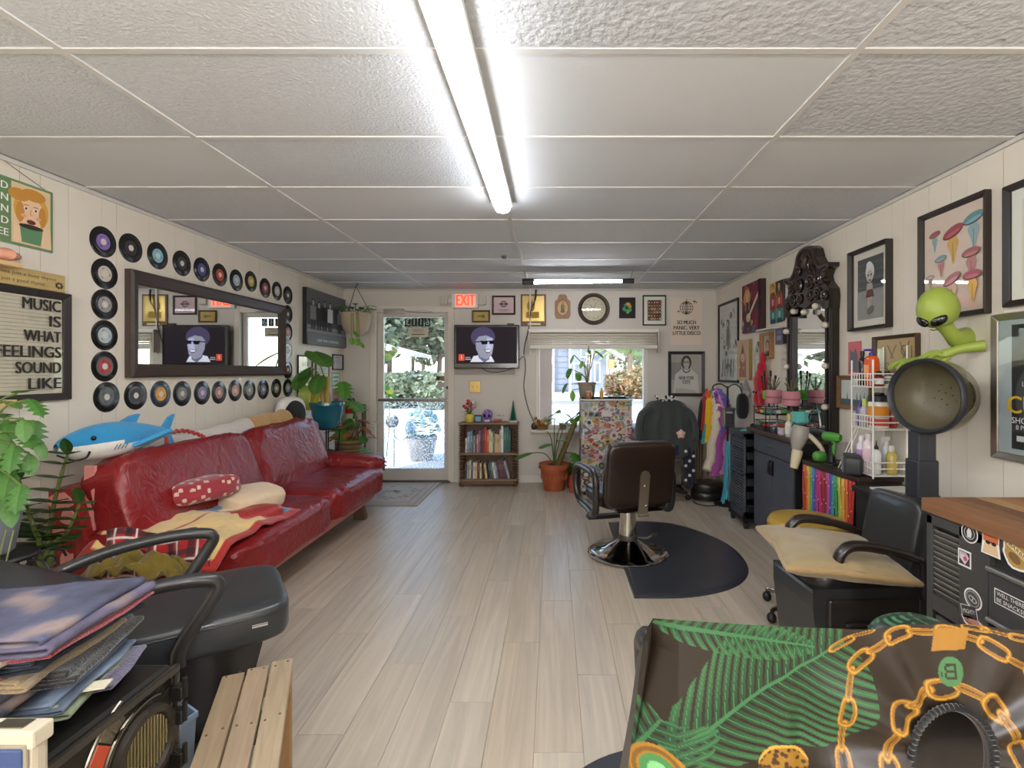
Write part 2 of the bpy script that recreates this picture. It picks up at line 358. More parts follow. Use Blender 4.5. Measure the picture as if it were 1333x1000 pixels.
# back wall with door and window openings
DX0, DX1, DZ = -2.215, -1.265, 2.115; WX0, WX1, WZ0, WZ1 = -.215, 1.165, .66, 1.80
b = B(0xd0c9bf); y0, y1 = YB, YB+.12
b.box(XL-.1, y0, 0, DX0, y1, H+.03); b.box(DX0, y0, DZ, DX1, y1, H+.03); b.box(DX1, y0, 0, WX0, y1, H+.03)
b.box(WX0, y0, WZ1, WX1, y1, H+.03); b.box(WX0, y0, 0, WX1, y1, WZ0); b.box(WX1, y0, 0, XR+.1, y1, H+.03)
wb = S('wall_back', b, wallm)
for xx in (-1.0, .25, 1.4, 1.78):
    pass
b = B(0xd8d2c8); b.box(DX1+.08, YB-.012, 0, XR, YB, .085); S('baseboard_back', b, satin, bev=.003)
b = B(0xd2cabc); b.box(XL, YF, 0, XL+.012, YB-.002, .085); S('baseboard_left', b, satin, bev=.003)
b = B(0xd2cabc); b.box(XR-.012, YF, 0, XR, YB-.002, .085); S('baseboard_right', b, satin, bev=.003)
b = B(0xcfcac2); b.box(XL, YF, H-.02, XL+.015, YB, H); S('trim_1', b, satin)
b = B(0xcfcac2); b.box(XR-.015, YF, H-.02, XR, YB, H); S('trim_2', b, satin)
b = B(0xb9b3aa); b.box(XL+.015, YB-.012, H-.018, XR-.015, YB, H); S('trim_3', b, satin)
# door
dr = bpy.data.objects.new('door_1', None); COL.objects.link(dr); dr['kind'] = 'structure'; dr.location = (0, YB, 0)
b = B(0xd9d0c2)
for x0, x1, z0, z1 in ((DX0-.045, DX0+.03, 0, DZ+.06), (DX1-.03, DX1+.045, 0, DZ+.06), (DX0+.03, DX1-.03, DZ-.02, DZ+.06)): b.box(x0, -.02, z0, x1, .11, z1)
P(dr, 'door_frame', b, satin, bev=.004)
b = B(0xc9c2b8); sx0, sx1 = DX0+.035, DX1-.035
gx0, gx1, gz0, gz1, gm = -2.105, -1.352, .165, 2.04, 1.015
for x0, x1, z0, z1 in ((sx0, gx0, .02, DZ-.025), (gx1, sx1, .02, DZ-.025), (gx0, gx1, .02, gz0), (gx0, gx1, gz1, DZ-.025)): b.box(x0, .03, z0, x1, .075, z1)
P(dr, 'door_slab', b, satin, bev=.005)
b = B(0x8f8c88); b.box(gx0-.06, .0, gm-.014, gx1+.05, .03, gm+.014); P(dr, 'push_bar', b, metal, bev=.004)
b = B(0xbab4ac); b.box(gx0, .035, gm-.02, gx1, .07, gm+.02); P(dr, 'mid_rail', b, satin)
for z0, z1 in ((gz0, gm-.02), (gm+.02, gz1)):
    b = B(); b.box(gx0-.004, .05, z0, gx1+.004, .055, z1); P(dr, 'pane', b, speckle if z0 < .5 else glass)
b = B(0xb8b4ae); b.box(-2.08, -.05, DZ-.04, -1.83, -.002, DZ+.02); b.tube([(-1.85, -.03, DZ-.01), (-1.62, -.075, DZ-.012), (-1.46, .0, DZ-.01)], .009); P(dr, 'closer', b, metal, bev=.006)
b = B(0x1c1a18); b.cyl((gx1+.045, .028, 1.17), (gx1+.045, .0, 1.17), .018); P(dr, 'lock', b, dmetal)
b = B(0x77726c); b.box(DX0, -.03, 0, DX1, .12, .022); P(dr, 'threshold', b, metal, bev=.004)
a = Art(.048)
for i, ch in enumerate('3116'):
    xx = -1.845+i*.082; a.rect(xx, 1.93, xx+.072, 2.03, 0x2c3434); a.txt(ch, xx+.036, 1.98, .075, 0xa8b4b0, .02, mirror=True)
P(dr, 'number_sign', a, paper)
a = Art(.048); a.rect(-1.80, 1.80, -1.56, 1.915, 0xc9bda6); a.txt('OPEN', -1.68, 1.875, .035, 0x9a8c78, .01, mirror=True); a.line([(-1.76, 1.83), (-1.6, 1.83)], .012, 0x6e6252); P(dr, 'paper_notice', a, paper)
a = Art(.048); a.rect(-1.455, 1.26, -1.355, 1.31, 0x50473f); a.rect(-1.41, 1.265, -1.36, 1.30, 0xb06a40); a.rect(-1.44, 1.18, -1.36, 1.235, 0xb9aeb0); P(dr, 'door_sticker', a, paper)
# window
wn = bpy.data.objects.new('window_1', None); COL.objects.link(wn); wn['kind'] = 'structure'; wn.location = (0, YB, 0)
b = B(0xddd6cb)
for x0, x1, z0, z1 in ((WX0, WX0+.05, WZ0, WZ1), (WX1-.045, WX1, WZ0, WZ1), (WX0, WX1, WZ1-.04, WZ1), (WX0, WX1, WZ0, WZ0+.045)): b.box(x0, .0, z0, x1, .11, z1)
P(wn, 'window_frame', b, satin, bev=.004)
b = B(); b.box(WX0+.05, .06, WZ0+.045, WX1-.045, .065, WZ1-.04); P(wn, 'pane', b, glass)
b = B(0xd9d2c6); b.box(WX0-.05, -.13, WZ0-.035, WX1+.05, .0, WZ0); P(wn, 'window_sill', b, satin, bev=.006)
# venetian blind drawn up: head box, stack of slats, bottom rail
bl = T('venetian_blind', 'cream venetian blind pulled up to the top of the window', 'blind', (0, YB, 0))
bx0, bx1 = -.30, 1.29
b = B(0xe2dbd0); b.box(bx0, -.11, 1.845, bx1, -.005, 1.885); P(bl, 'head_rail', b, satin, bev=.004)
b = B(0xe6dfd4)
sm_ = B(0xefe6d6); sm_.box(bx0+.03, -.105, -.004, bx1-.03, -.04, .004); sme = sm_.mesh('slat', satin)
for i in range(12): put('slat', sme, bl, loc=(0, 0, 1.705+i*.0122), rot=(rad(14 if i % 2 else 8), 0, 0))
b = B(0xd4cdc2); b.box(bx0+.02, -.11, 1.645, bx1-.02, -.03, 1.692); P(bl, 'bottom_rail', b, satin, bev=.005)
for xx in (bx0, bx1-.012):
    b = B(0xcfc8bd); b.box(xx, -.112, 1.60, xx+.012, 0, 1.875); P(bl, 'side_panel', b, satin, bev=.003)
b = B(0xefe9e0); b.tube([(-.17, -.115, 1.85), (-.172, -.118, 1.5), (-.175, -.118, 1.30)], .003, 5); P(bl, 'pull_cord', b, satin)
# ---- ceiling lights ----
t = T('ceiling_light', 'long fluorescent ceiling light running from the viewer to mid room', 'lamp', (-.30, 1.82, H))
b = B(0xe8e6e0); b.box(-.058, -1.24, -.03, .058, 1.24, -.001); P(t, 'housing', b, satin, bev=.004)
b = B(0xf4f8ff); b.prism([(-.045+.0, -.03), (-.043, -.05), (-.03, -.065), (0, -.071), (.03, -.065), (.043, -.05), (.045, -.03)], -1.23, 1.225, 'y', smooth=True); P(t, 'diffuser', b, tubem)
t2 = dup(t, (-.30, -1.1, H), label='added fluorescent fill light on the ceiling behind the viewer', group=None)  # unseen copy of the fixture, added as fill from behind the camera
t = T('hanging_tube_light', 'slim fluorescent tube with black end caps hung on wires near the window', 'lamp', (0, 5.12, 2.262))
b = B(0xf6f8ff); b.cyl((-.20, 0, 0), (.70, 0, .012), .013, n=10); P(t, 'tube', b, tube2)
b = B(0x17161a); b.box(-.31, -.02, -.02, -.19, .02, .02); b.box(.69, -.02, -.008, .81, .02, .03); b.box(-.31, -.045, .026, .81, .045, .034); P(t, 'tube_holder', b, satin, bev=.004)  # flat top bar widened to block tube light going up to the ceiling
for xx in (-.27, .77): P(t, 'hanging_wire', B(0x2a2a2a).tube([(xx, 0, .03), (xx+(.03 if xx > 0 else -.02), -.02, H-2.262)], .0025, 5), satin)
for x_, n_ in ((-1.1, 'left'), (1.0, 'right')):
    t = T('fill_lamp', f'unseen fill lamp added on a cord behind the viewer, {n_} one', 'lamp', (x_, -1.3, 1.95))
    P(t, 'cord', B(0x2a2a2a).cyl((0, 0, .06), (0, 0, H-1.95), .004, n=6), satin); P(t, 'socket', B(0x3a3a3a).cyl((0, 0, 0), (0, 0, .06), .018, n=12), satin)  # cord and socket added to dress the fill lamps
TM('ceiling_sensor', B(0x5d5750).lathe([(.018, -.02), (.024, -.012), (.026, 0)], 14), satin, 'small brown round sensor on the ceiling near the hanging tube light', 'sensor', at(656, 331, 4.45)*0+V((-.43, 4.5, H)))
# ================= left wall =================
def wl(px, py): return onx(px, py, XL)
# border of 45 rpm records round the mirror
ringp = [(.0876, .0), (.088, .0022), (.085, .003), (.078, .0024), (.077, .003), (.066, .0024), (.065, .003), (.052, .0024), (.046, .0026), (.0455, .0032)]
def rec(px, py, lc, label, body=0x141416, hole=0xd8d2c6):
    p = wl(px, py); t = T('vinyl_record', label, 'record', p, LW, 'vinyl records around the mirror')
    def rot(b): b.m = M4.Rotation(PI/2, 4, 'X'); return b
    P(t, 'disc', rot(B(body)).lathe(ringp[:-1]+[(.0, .0026)], 36), vinyl)
    l_ = rot(B(lc)); l_.lathe([(.0455, .0026), (.0455, .0034), (.019, .0034), (.0188, .0036), (.0, .0036)], 28)
    c2 = tuple(max(0, c*.45) for c in hx(lc)); l_.color(c2)
    for a in range(3): q = a*2.1+px; l_.bc((.031*cos(q), .031*sin(q), .0035), (.016, .007, .0006), M4.Rotation(q+PI/2, 3, 'Z').to_3x3())
    P(t, 'label', l_, paper)
    P(t, 'spindle_hole', rot(B(hole)).lathe([(.0185, .003), (.0185, .0042), (.0, .0042)], 18), paper)
W_ = ['first', 'second', 'third', 'fourth', 'fifth', 'sixth', 'seventh', 'eighth', 'ninth', 'tenth', 'eleventh']
top = [(134, 315, 0x8a6cb4, 'purple'), (170, 323, 0x353133, 'black'), (205, 333, 0x84bccc, 'pale blue'), (236.5, 343, 0x3e3c3e, 'charcoal'), (262.5, 351, 0x53508a, 'violet'), (286, 358, 0xbc5038, 'orange red'),
       (307.5, 365, 0xa9c0c8, 'ice blue'), (326.5, 366.5, 0xc6a64c, 'gold'), (345, 375, 0xa2485a, 'crimson'), (360.5, 379, 0xbdbcb6, 'silver grey'), (374.5, 384.5, 0x55504e, 'dark grey')]
for i, (x, y, c, n) in enumerate(top): rec(x, y, c, f'{n} label record, {W_[i]} from left in the row above the mirror')
for i, (x, y, c, n) in enumerate([(136, 356.5, 0xcdc4b8, 'cream'), (136, 396.5, 0x9c9a98, 'silver and black'), (136, 436.5, 0xb5c4c8, 'pale grey blue'), (136, 477, 0xb04c50, 'red and white')]):
    rec(x, y, c, f'{n} label record, {W_[i]} down in the column left of the mirror')
for i, (x, y, c, n) in enumerate([(374.5, 409, 0x4c4846, 'black'), (374.5, 432.5, 0xc98f93, 'pink'), (374.5, 456, 0xdedcd8, 'white'), (374.5, 481.5, 0x7a3438, 'dark red')]):
    rec(x, y, c, f'{n} label record, {W_[i]} down in the column right of the mirror', 0xb9bcc0 if i == 2 else 0x141416)
bot = [(138.5, 517, 0x6d7073, 'grey'), (176.5, 515, 0x4a4a4c, 'black and silver'), (209, 513, 0xe2a24c, 'orange'), (237, 512.5, 0x92908c, 'ash grey'), (263, 511.5, 0x988fb2, 'lilac'), (285, 511, 0xb98a86, 'dusty pink'),
       (306, 508.5, 0xd3a090, 'salmon pink'), (324.5, 508, 0x9a9e9a, 'pale grey'), (342.5, 507, 0x8a7fa2, 'mauve'), (359.5, 505.5, 0x89826a, 'olive'), (374.5, 505, 0x8c9498, 'blue grey')]
for i, (x, y, c, n) in enumerate(bot): rec(x, y, c, f'{n} label record, {W_[i]} from left in the row below the mirror', 0x2e3a4a if i == 2 else 0x161719)
# mirror
y0, y1, z0, z1 = 3.085, 4.875, 1.335, 1.995; mw, mh = y1-y0, z1-z0
t = T('wall_mirror', 'wide wall mirror in a dark brown wooden frame, ringed by records', 'mirror', (XL, (y0+y1)/2, (z0+z1)/2), LW)
a0, b0 = mw/2, mh/2; fw = .085
for nm, pts in (('frame_rail', [(-a0, -b0), (a0, -b0), (a0-fw, -b0+fw), (-a0+fw, -b0+fw)]), ('frame_rail', [(a0, b0), (-a0, b0), (-a0+fw, b0-fw), (a0-fw, b0-fw)]),
                ('frame_stile', [(a0, -b0), (a0, b0), (a0-fw, b0-fw), (a0-fw, -b0+fw)]), ('frame_stile', [(-a0, b0), (-a0, -b0), (-a0+fw, -b0+fw), (-a0+fw, b0-fw)])):
    b = B(0x43352e); (p, q, r_, s_) = [V((a, 0, c)) for a, c in pts]; lev = [(0, -.002), (0, -.04), (.18, -.05), (.45, -.036), (.8, -.03), (.9, -.02), (1, -.014)]
    vs = []
    for u, d in lev: vs += [p.lerp(s_, u)+V((0, d, 0)), q.lerp(r_, u)+V((0, d, 0))]
    b.add(vs, [(2*i, 2*i+1, 2*i+3, 2*i+2) for i in range(len(lev)-1)], True); P(t, nm, b, wood)
b = B(0xe8ecec); b.box(-a0+fw-.01, -.014, -b0+fw-.01, a0-fw+.01, -.010, b0-fw+.01); P(t, 'glass', b, mirrorm)
# canvas of the band
def band(a, w, h):
    a.rect(-w, -h*.35, w, h*.55, 0x4a4a4c); a.rect(w*.35, -h*.1, w*.95, h*.8, 0x2a2a2c); a.rect(-w, h*.5, w, h, 0x6a6a6c); a.rect(-w, -h*.55, w, -h*.3, 0x8a8a8a); a.line([(-w, -h*.42), (w, -h*.42)], .012, 0x6a6a6a)
    for i, (x, s, c, sh) in enumerate([(-.72, 1, 0xa8a8a8, 0x8a8a8a), (-.45, .9, 0xb0b0b0, 0x3a3a3a), (-.18, 1.05, 0x989898, 0x2c2c2c), (.1, 1.05, 0xb8b8b8, 0xe4e4e4), (.62, .8, 0x9a9a9a, 0x77777a)]):
        hh = h*.95*s; x *= w; a.rect(x-w*.1, -h*.45, x-w*.01, -h*.1+hh*.1, 0x3c3c3e); a.rect(x+w*.01, -h*.45, x+w*.1, -h*.1+hh*.1, 0x3c3c3e)
        a.poly([(x-w*.14, -h*.1), (x+w*.14, -h*.1), (x+w*.13, hh*.42), (x-w*.13, hh*.42)], sh); a.disc(x, hh*.55, w*.075, 0x232323, h*.14); a.disc(x, hh*.53, w*.055, c, h*.11)
    a.rect(-w, -h, w, -h*.55, 0x6e6e70); a.txt('ON THE CORNER', 0, -h*.83, .025, 0xd8d8d8, .01, wid=w*1.1)
def canvas(loc, rz, w, h, d, label, art, edge=0x1c1a1a, back=0x777777, cat='picture'):
    t = T('canvas_print', label, cat, loc, rz); b = B(edge); b.box(-w/2, -d, -h/2, w/2, 0, h/2); P(t, 'stretcher', b, satin, bev=.003)
    a = Art(-d-.0004); a.rect(-w/2, -h/2, w/2, h/2, back); art(a, w/2, h/2); P(t, 'print', a, paper); return t
canvas((XL+.004, 5.76, 1.95), LW, .98, .59, .045, 'large black and white canvas of a group of men in the far corner', band)
# frames near the corner
def doc(tcol=0x777777, n=8):
    def f(a, w, h):
        a.rect(-w*.5, h*.62, w*.5, h*.76, tcol)
        for i in range(n): a.rect(-w*.75, h*(.4-.15*i), w*(.75-.2*(i % 3)), h*(.4-.15*i)+h*.04, tcol)
    return f
def fr(px0, py0, px1, py1, fw, col, label, art, **k):
    p, q = wl(px0, py0), wl(px1, py1); return frame((XL, (p.y+q.y)/2, (p.z+q.z)/2), LW, abs(q.y-p.y), abs(p.z-q.z), fw, .02, col, label, art, **k)
fr(386.5, 462, 405.5, 530, .015, 0x1e1c1c, 'tall black framed certificate behind the teal flowerpot', doc(0x8a8a88, 9), back=0xe6e2da)
fr(410, 463, 427.5, 507, .02, 0x8a6a48, 'light wooden framed certificate half hidden by the large leaves', doc(0x9a9a98, 7), back=0xe8e6e2)
fr(432, 461, 445.5, 482, .016, 0x3e2222, 'small dark red framed certificate near the room corner', doc(0xa8a0b0, 5), back=0xe2dee8)
p = wl(437, 494); TM('paper_notice', (lambda a: (a.rect(-.12, -.085, .12, .085, 0x8fb79a), a.rect(-.1, -.065, .1, .065, 0xcfe0d2), a.rect(-.08, .02, .08, .035, 0x6f9a7c), a.rect(-.08, -.03, .06, -.015, 0x6f9a7c))[-1])(Art(-.003)), paper, 'small green and white notice on the wall below the red framed certificate', 'notice', p, LW)
p = wl(437, 514); TM('photo_print', (lambda a: (a.rect(-.12, -.09, .12, .09, 0xd8d0cc), a.rect(-.1, -.075, .1, .075, 0xb08a84), a.face(0, .0, .03, shirt=0x6a4a4a))[-1])(Art(-.003)), paper, 'small pinkish photo pinned under the green notice', 'photo', p, LW)
# lettered frame
def music(a, w, h):
    for i in range(26): z = h*.97-i*h*2*.97/26; a.rect(-w*.95, z-.006, w*(.8-.25*((i*7) % 5)/5), z-.0035, 0xa39a8c)
    for i, s in enumerate(['MUSIC', 'IS', 'WHAT', 'FEELINGS', 'SOUND', 'LIKE']): a.txt(s, w*.92, h*.83-i*h*.325, .056, 0x2c2623, .04, 'r', wid={'MUSIC': .19, 'IS': .058, 'WHAT': .185, 'FEELINGS': .315, 'SOUND': .225, 'LIKE': .165}[s])
frame((XL, 2.487, 1.504), LW, .466, .558, .036, .03, 0x2b2422, 'dark framed sheet lettered with words about music on the near left wall', music, back=0xd3c8b4)
# tin sign with a child's portrait
t = T('tin_sign', 'green tin sign with a small child holding a green cup', 'sign', (XL, 2.37, 2.14), LW)
b = B(0x6d8f66); b.box(-.27, -.006, -.157, .27, 0, .157); P(t, 'panel', b, satin, bev=.002)
a = Art(-.0065); a.rect(-.262, -.15, .262, .15, 0x6b8a5c); a.rect(.065, -.145, .255, .145, 0xe0c79a); a.disc(.16, .03, .085, 0xd8a04a, .1); a.disc(.155, .015, .068, 0xeec6a0, .08)
a.disc(.1, .09, .05, 0xc88c38, .03); a.disc(.17, .105, .06, 0xc88c38, .03)
a.disc(.105, .01, .02, 0xc88c38, .05); a.disc(.212, .01, .018, 0xc88c38, .05)
for xx in (.132, .178): a.disc(xx, .032, .012, 0xf4e8dc, .008); a.disc(xx, .032, .006, 0x3a2418); a.line([(xx-.012, .048), (xx+.012, .05)], .004, 0xa87434); a.disc(xx+(.012 if xx > .15 else -.012), -.005, .013, 0xe6a888, .009)
a.line([(.155, .03), (.15, .004), (.16, .004)], .004, 0xcf9a78)
a.disc(.155, -.03, .022, 0x6a2c20, .011); a.poly([(.11, -.135), (.2, -.135), (.215, -.055), (.095, -.055)], 0x5f8a62); a.disc(.155, -.055, .06, 0x3a2a1c, .012); a.poly([(.065, -.145), (.11, -.145), (.1, -.06), (.07, -.04)], 0xe8c8a0); a.poly([(.255, -.145), (.2, -.145), (.21, -.06), (.25, -.04)], 0xe8c8a0)
for i, s in enumerate(['ED', 'N', 'TEN', 'D', 'EE']): a.txt(s, .045, .11-i*.055, .034, 0xf0f0e4, .02, 'r')
P(t, 'print', a, paper)
P(t, 'hanging_string', B(0x8a7a60).tube([(.25, -.003, .15), (.0, -.012, .235), (-.25, -.003, .15)], .0018, 5), matte)
t = T('wooden_sign', 'narrow tan wooden sign with two lines of script above the lettered frame', 'sign', (XL, 2.46, 1.832), LW)
b = B(0xc0a468); b.box(-.24, -.012, -.045, .24, 0, .045); P(t, 'board', b, wood, bev=.003)
a = Art(-.0125); a.txt('to eat tastes just a busy thyme', 0, .016, .016, 0x5a4a30, .004, wid=.38); a.txt('to taste just a good thyme', -.02, -.018, .016, 0x5a4a30, .004, wid=.3)
for k in range(7): q = k*.9; a.disc(.205+.016*cos(q), -.012+.012*sin(q), .006, 0x2e2820)
P(t, 'lettering', a, paper)
# small shelf end with ornaments at the very left
t = T('wooden_wall_shelf', 'small pale wooden shelf end under the tin sign at the photo edge', 'shelf', (XL, 2.30, 1.86), LW)
b = B(0xd9b684); b.box(-.14, -.09, 0, .11, -.002, .022); P(t, 'board', b, wood, bev=.003); b = B(0xc9a674); b.box(-.1, -.05, -.03, -.08, -.002, 0); P(t, 'bracket', b, wood)
b = B(0xe5a184); b.sph((0, 0, .03), (.07, .05, .03), fn=lambda x, y, z: 1+.12*sin(9*x)); TM('seashell', b, satin, 'peach coloured ornament lying on the small pale shelf', 'ornament', (XL+.06, 2.34, 1.882), LW)
TM('wooden_block', (lambda b: b.box(-.1, -.05, -.02, .06, -.001, .02))(B(0xd8b988)), wood, 'pale wooden ledge end just below the lettered frame', 'ledge', (XL+.032, 2.33, 1.222), LW)
# ================= sofa and what lies on it =================
RED = 0x821b1d
sf = T('leather_sofa', 'long red leather sofa with peeling patches against the left wall', 'sofa', (-2.05, 3.75, 0), 0)
def wr(seed, amp=.035, s=5.5, ax=1):
    def f(x, y, z):
        n = nz(x*s*.6+seed, y*s*1.2, z*s*.5+seed); n2 = nz(x*3+seed*2, y*9+2*nz(x*3, y*3, z*3), z*3)
        return 1+amp*n+amp*.8*abs(n2)
    return f
def cush(name, c, r, e=.42, tilt=0, seed=1, amp=.04, col=RED, m=redl, n=72, mm=36, rx=0, **k):
    b = BL(sf, col); b.m = b.m @ M4.Translation(V(c)) @ M4.Rotation(tilt, 4, 'Y') @ M4.Rotation(rx, 4, 'X'); b.sph((0, 0, 0), r, n, mm, e=e, fn=wr(seed, amp)); return P(sf, name, b, m, **k)
b = BL(sf, 0x8c241e); b.prism([(-2.42, .12), (-1.80, .12), (-1.66, .30), (-1.72, .36), (-2.42, .36)], 2.56, 4.98, 'y'); P(sf, 'base', b, redl, bev=.015)
b = BL(sf, 0xd98c80); b.prism([(-1.795, .115), (-1.77, .115), (-1.652, .27), (-1.672, .275)], 2.58, 4.96, 'y')
P(sf, 'peeled_trim', b, clay, bev=.004, label='pink strip along the base where the leather has peeled')
cush('seat_cushion', (-1.93, 3.16, .375), (.36, .575, .125), .36, rad(2), 3, .05); cush('seat_cushion', (-1.93, 4.30, .375), (.36, .575, .125), .36, rad(2), 11, .06)
cush('back_cushion', (-2.235, 3.13, .675), (.135, .57, .265), .33, rad(-17), 21, .05); cush('back_cushion', (-2.235, 4.23, .675), (.135, .555, .265), .36, rad(-17), 33, .07)
cush('arm', (-2.0, 4.87, .49), (.37, .145, .105), .5, rad(3), 44, .05); cush('arm', (-2.05, 2.60, .46), (.33, .1, .1), .45, rad(2), 55, .04)
b = BL(sf, 0x8f221e); b.prism([(-2.46, .1), (-2.3, .1), (-2.28, .5), (-2.36, .8), (-2.47, .8)], 2.50, 4.98, 'y'); P(sf, 'back_frame', b, redl, bev=.02)
for k, (y, z, w, h) in enumerate([(2.495, .74, .11, .055), (2.495, .66, .06, .07), (2.495, .58, .07, .045), (2.495, .46, .05, .06), (2.495, .35, .06, .04)]):
    b = BL(sf, 0xdd8f84); pts = [(-2.395+(.02 if k % 2 else -.02)+w*.5*(1.25+.9*nz(k, j, 3, 1.7))*cos(j*PI/5), z+h*.5*(1.25+.9*nz(j, k, 5, 1.3))*sin(j*PI/5)) for j in range(10)]
    b.prism(pts, y-.0015, y+.01, 'y'); P(sf, 'peeled_patch', b, clay)
b = BL(sf, 0xdd8f84); b.prism([(2.555+.0, .46), (2.572, .46), (2.576, .9), (2.56, .9)], -2.35, -2.30, 'x'); P(sf, 'peeled_edge', b, clay, bev=.006)
for x, y in ((-1.78, 4.74), (-2.38, 4.74), (-1.78, 2.78), (-2.38, 2.78)):
    b = BL(sf, 0x6b5442); b.prism([(x-.06, 0), (x+.045, 0), (x+.05, .035), (x+.02, .13), (x-.06, .13)], y-.03, y+.03, 'y'); P(sf, 'foot', b, wood, bev=.004)
# shark plush
t = T('plush_shark', 'blue and white plush shark lying on top of the sofa back', 'plush toy', (-2.33, 2.73, .905), rad(80))
def shark(u, v):
    x = -.29+.56*u; q = 2*PI*v; r = .1*(sin(PI*min(1, u*.93+.02))**.6)*(1-.5*u*u)+.004*min(1, u*30)
    return V((x, r*.85*cos(q), .10+r*sin(q)+(.02*u)))
b = B(0x2f93c8); n, m = 40, 24; b.surf(shark, n, m, cv=True)
b.c = [hx(0x2e90c4) if (sin(2*PI*(k % m+.5)/m) > -.12-.2*max(0, (k//m)/n-.45)*6) or k//m > 30 else hx(0xf0eee4) for k in range(n*m)]
P(t, 'body', b, fabric)
for nm, pts, d0, d1, ax in (('dorsal_fin', [(-.05, .165), (.08, .155), (.12, .235), (.07, .225)], -.012, .012, 'y'), ('tail_fin', [(.24, .12), (.3, .2), (.335, .215), (.3, .12), (.33, .04), (.30, .05)], -.01, .01, 'y')):
    b = B(0x2e8cc0); b.prism(pts, d0, d1, ax); P(t, nm, b, fabric, bev=.006)
for s in (-1, 1):
    b = B(0x3795c8); b.m = M4.Translation(V((.06, s*.07, .07))) @ M4.Rotation(s*.6, 4, 'X'); b.prism([(-.04, 0), (.05, 0), (.11, s*.12), (.08, s*.13)], -.01, .01, 'z'); P(t, 'side_fin', b, fabric, bev=.006)
    b = B(0x0c1a30); b.sph((-.17, s*.066, .135), .012); P(t, 'eye', b, gloss)
P(t, 'mouth', B(0x1c2430).tube(spline([(-.262, .03, .062), (-.235, -.028, .034), (-.2, -.058, .042), (-.185, -.064, .072)]), .005, 6), fabric)
for k in range(4): P(t, 'gill', B(0x5a6a7a).tube([(-.065+k*.018, -.083, .09), (-.08+k*.018, -.081, .065)], .0022, 5), fabric)
# towels along the back
def roll(name, y0, y1, x, z, r, col, m, label, seed):
    b = B(); b.surf(lambda u, v: V((x+(r*.9+.012*nz(u*6, v*3, seed))*cos(PI*1.25*v-.35), y0+(y1-y0)*u, z+(r*1.1+.018*nz(u*5, v*2, seed+3))*sin(PI*1.25*v-.35)*(1.0)-.25*max(0, .12-v))), 36, 18)
    b.c = [hx(col)]*len(b.f); t = TM(name, b, m, label, 'towel', (0, 0, 0), sol=.012); return t
def drape(name, label, y0, y1, ztop0, ztop1, col, m, seed, depth=.2):
    t = T(name, label, 'towel', (-2.45, (y0+y1)/2, .8)); b = BL(t, col)
    def f(u, v):
        y = y0+(y1-y0)*u; zt = ztop0+(ztop1-ztop0)*u+.012*nz(u*5, seed, 0); k = (v-.5)*2
        d = abs(k)**2.2; x = -2.425+.115*k*(1-.2*d)+.0; return V((x+.008*nz(u*7, v*4, seed), y, zt-depth*d+.01*nz(u*6, v*5, seed+4)))
    b.surf(f, 40, 20); P(t, 'cloth', b, m, sol=.012); return t
drape('bath_towel', 'white towel draped along the sofa back behind the shark', 3.0, 4.08, .93, .995, 0xdcd3c8, terry, 3)
drape('bath_towel', 'tan yellow towel draped over the far end of the sofa back', 4.04, 4.62, 1.005, 1.02, 0xc9964a, terry, 8)
TM('ribbon_trim', B(0xa81e20).tube([(p.x, p.y, p.z+.006*sin(i*2.2)) for i, p in enumerate(spline([(-2.24, 2.96, .955), (-2.3, 3.06, 1.0), (-2.3, 3.2, 1.0), (-2.24, 3.26, .96), (-2.2, 3.24, .925)], 10))], .011, 6), terry, 'red wavy ribbon trim curling beside the shark tail', 'ribbon')
# round record cushion
t = T('round_cushion', 'round black and white cushion behind the far end of the sofa back', 'cushion', (-2.46, 4.79, .965), rad(75))
b = B(0xe8e0d8); b.m = M4.Rotation(PI/2, 4, 'X'); b.sph((0, 0, 0), (.17, .17, .06), 28, 10, e=.7); P(t, 'body', b, fabric)
b = B(0x17161a); b.m = M4.Rotation(PI/2, 4, 'X'); b.lathe([(.145, .03), (.13, .056), (.06, .064), (.058, .062)], 28); P(t, 'black_ring', b, fabric)
# quilt heap, cushions, plaid blanket
t = T('patchwork_quilt', 'cream and red bordered quilt with blue stripes heaped on the near sofa seat', 'blanket', (-2.0, 2.9, .5))
b = BL(t); n, m = 90, 70; vc = []
def qf(u, v):
    x = -2.28+.66*u; y = 2.44+.83*v; edge = min(u, 1-u, v, 1-v); z = .60-.06*u-.03*v+.03*nz(u*3, v*3, 1)+.014*nz(u*9, v*9, 4)-.05*max(0, .1-edge)*10*.5
    if v < .16: z -= .1*(.16-v)/.16
    return V((x+.03*nz(v*4, 2, 2), y+.04*nz(u*4, 7, 2), z))
b.surf(qf, n, m); vc = []
for i in range(n+1):
    for j in range(m+1):
        u, v = i/n, j/m; c = 0xd9b877
        e = min(u, 1-u, v, 1-v)
        if e < .045 or abs(u-.52) < .012 and v < .62: c = 0xa82820
        elif v > .66: c = [0x6c8fb0, 0xd9c39a, 0xb85a34, 0x7fa3bd, 0xe0cfa8, 0x4d7290][int(u*9+v*4) % 6]
        elif abs(v-.64) < .03: c = 0xb03a28
        vc.append(hx(c))
b.vc = vc; P(t, 'cloth', b, fabric, sol=.012)
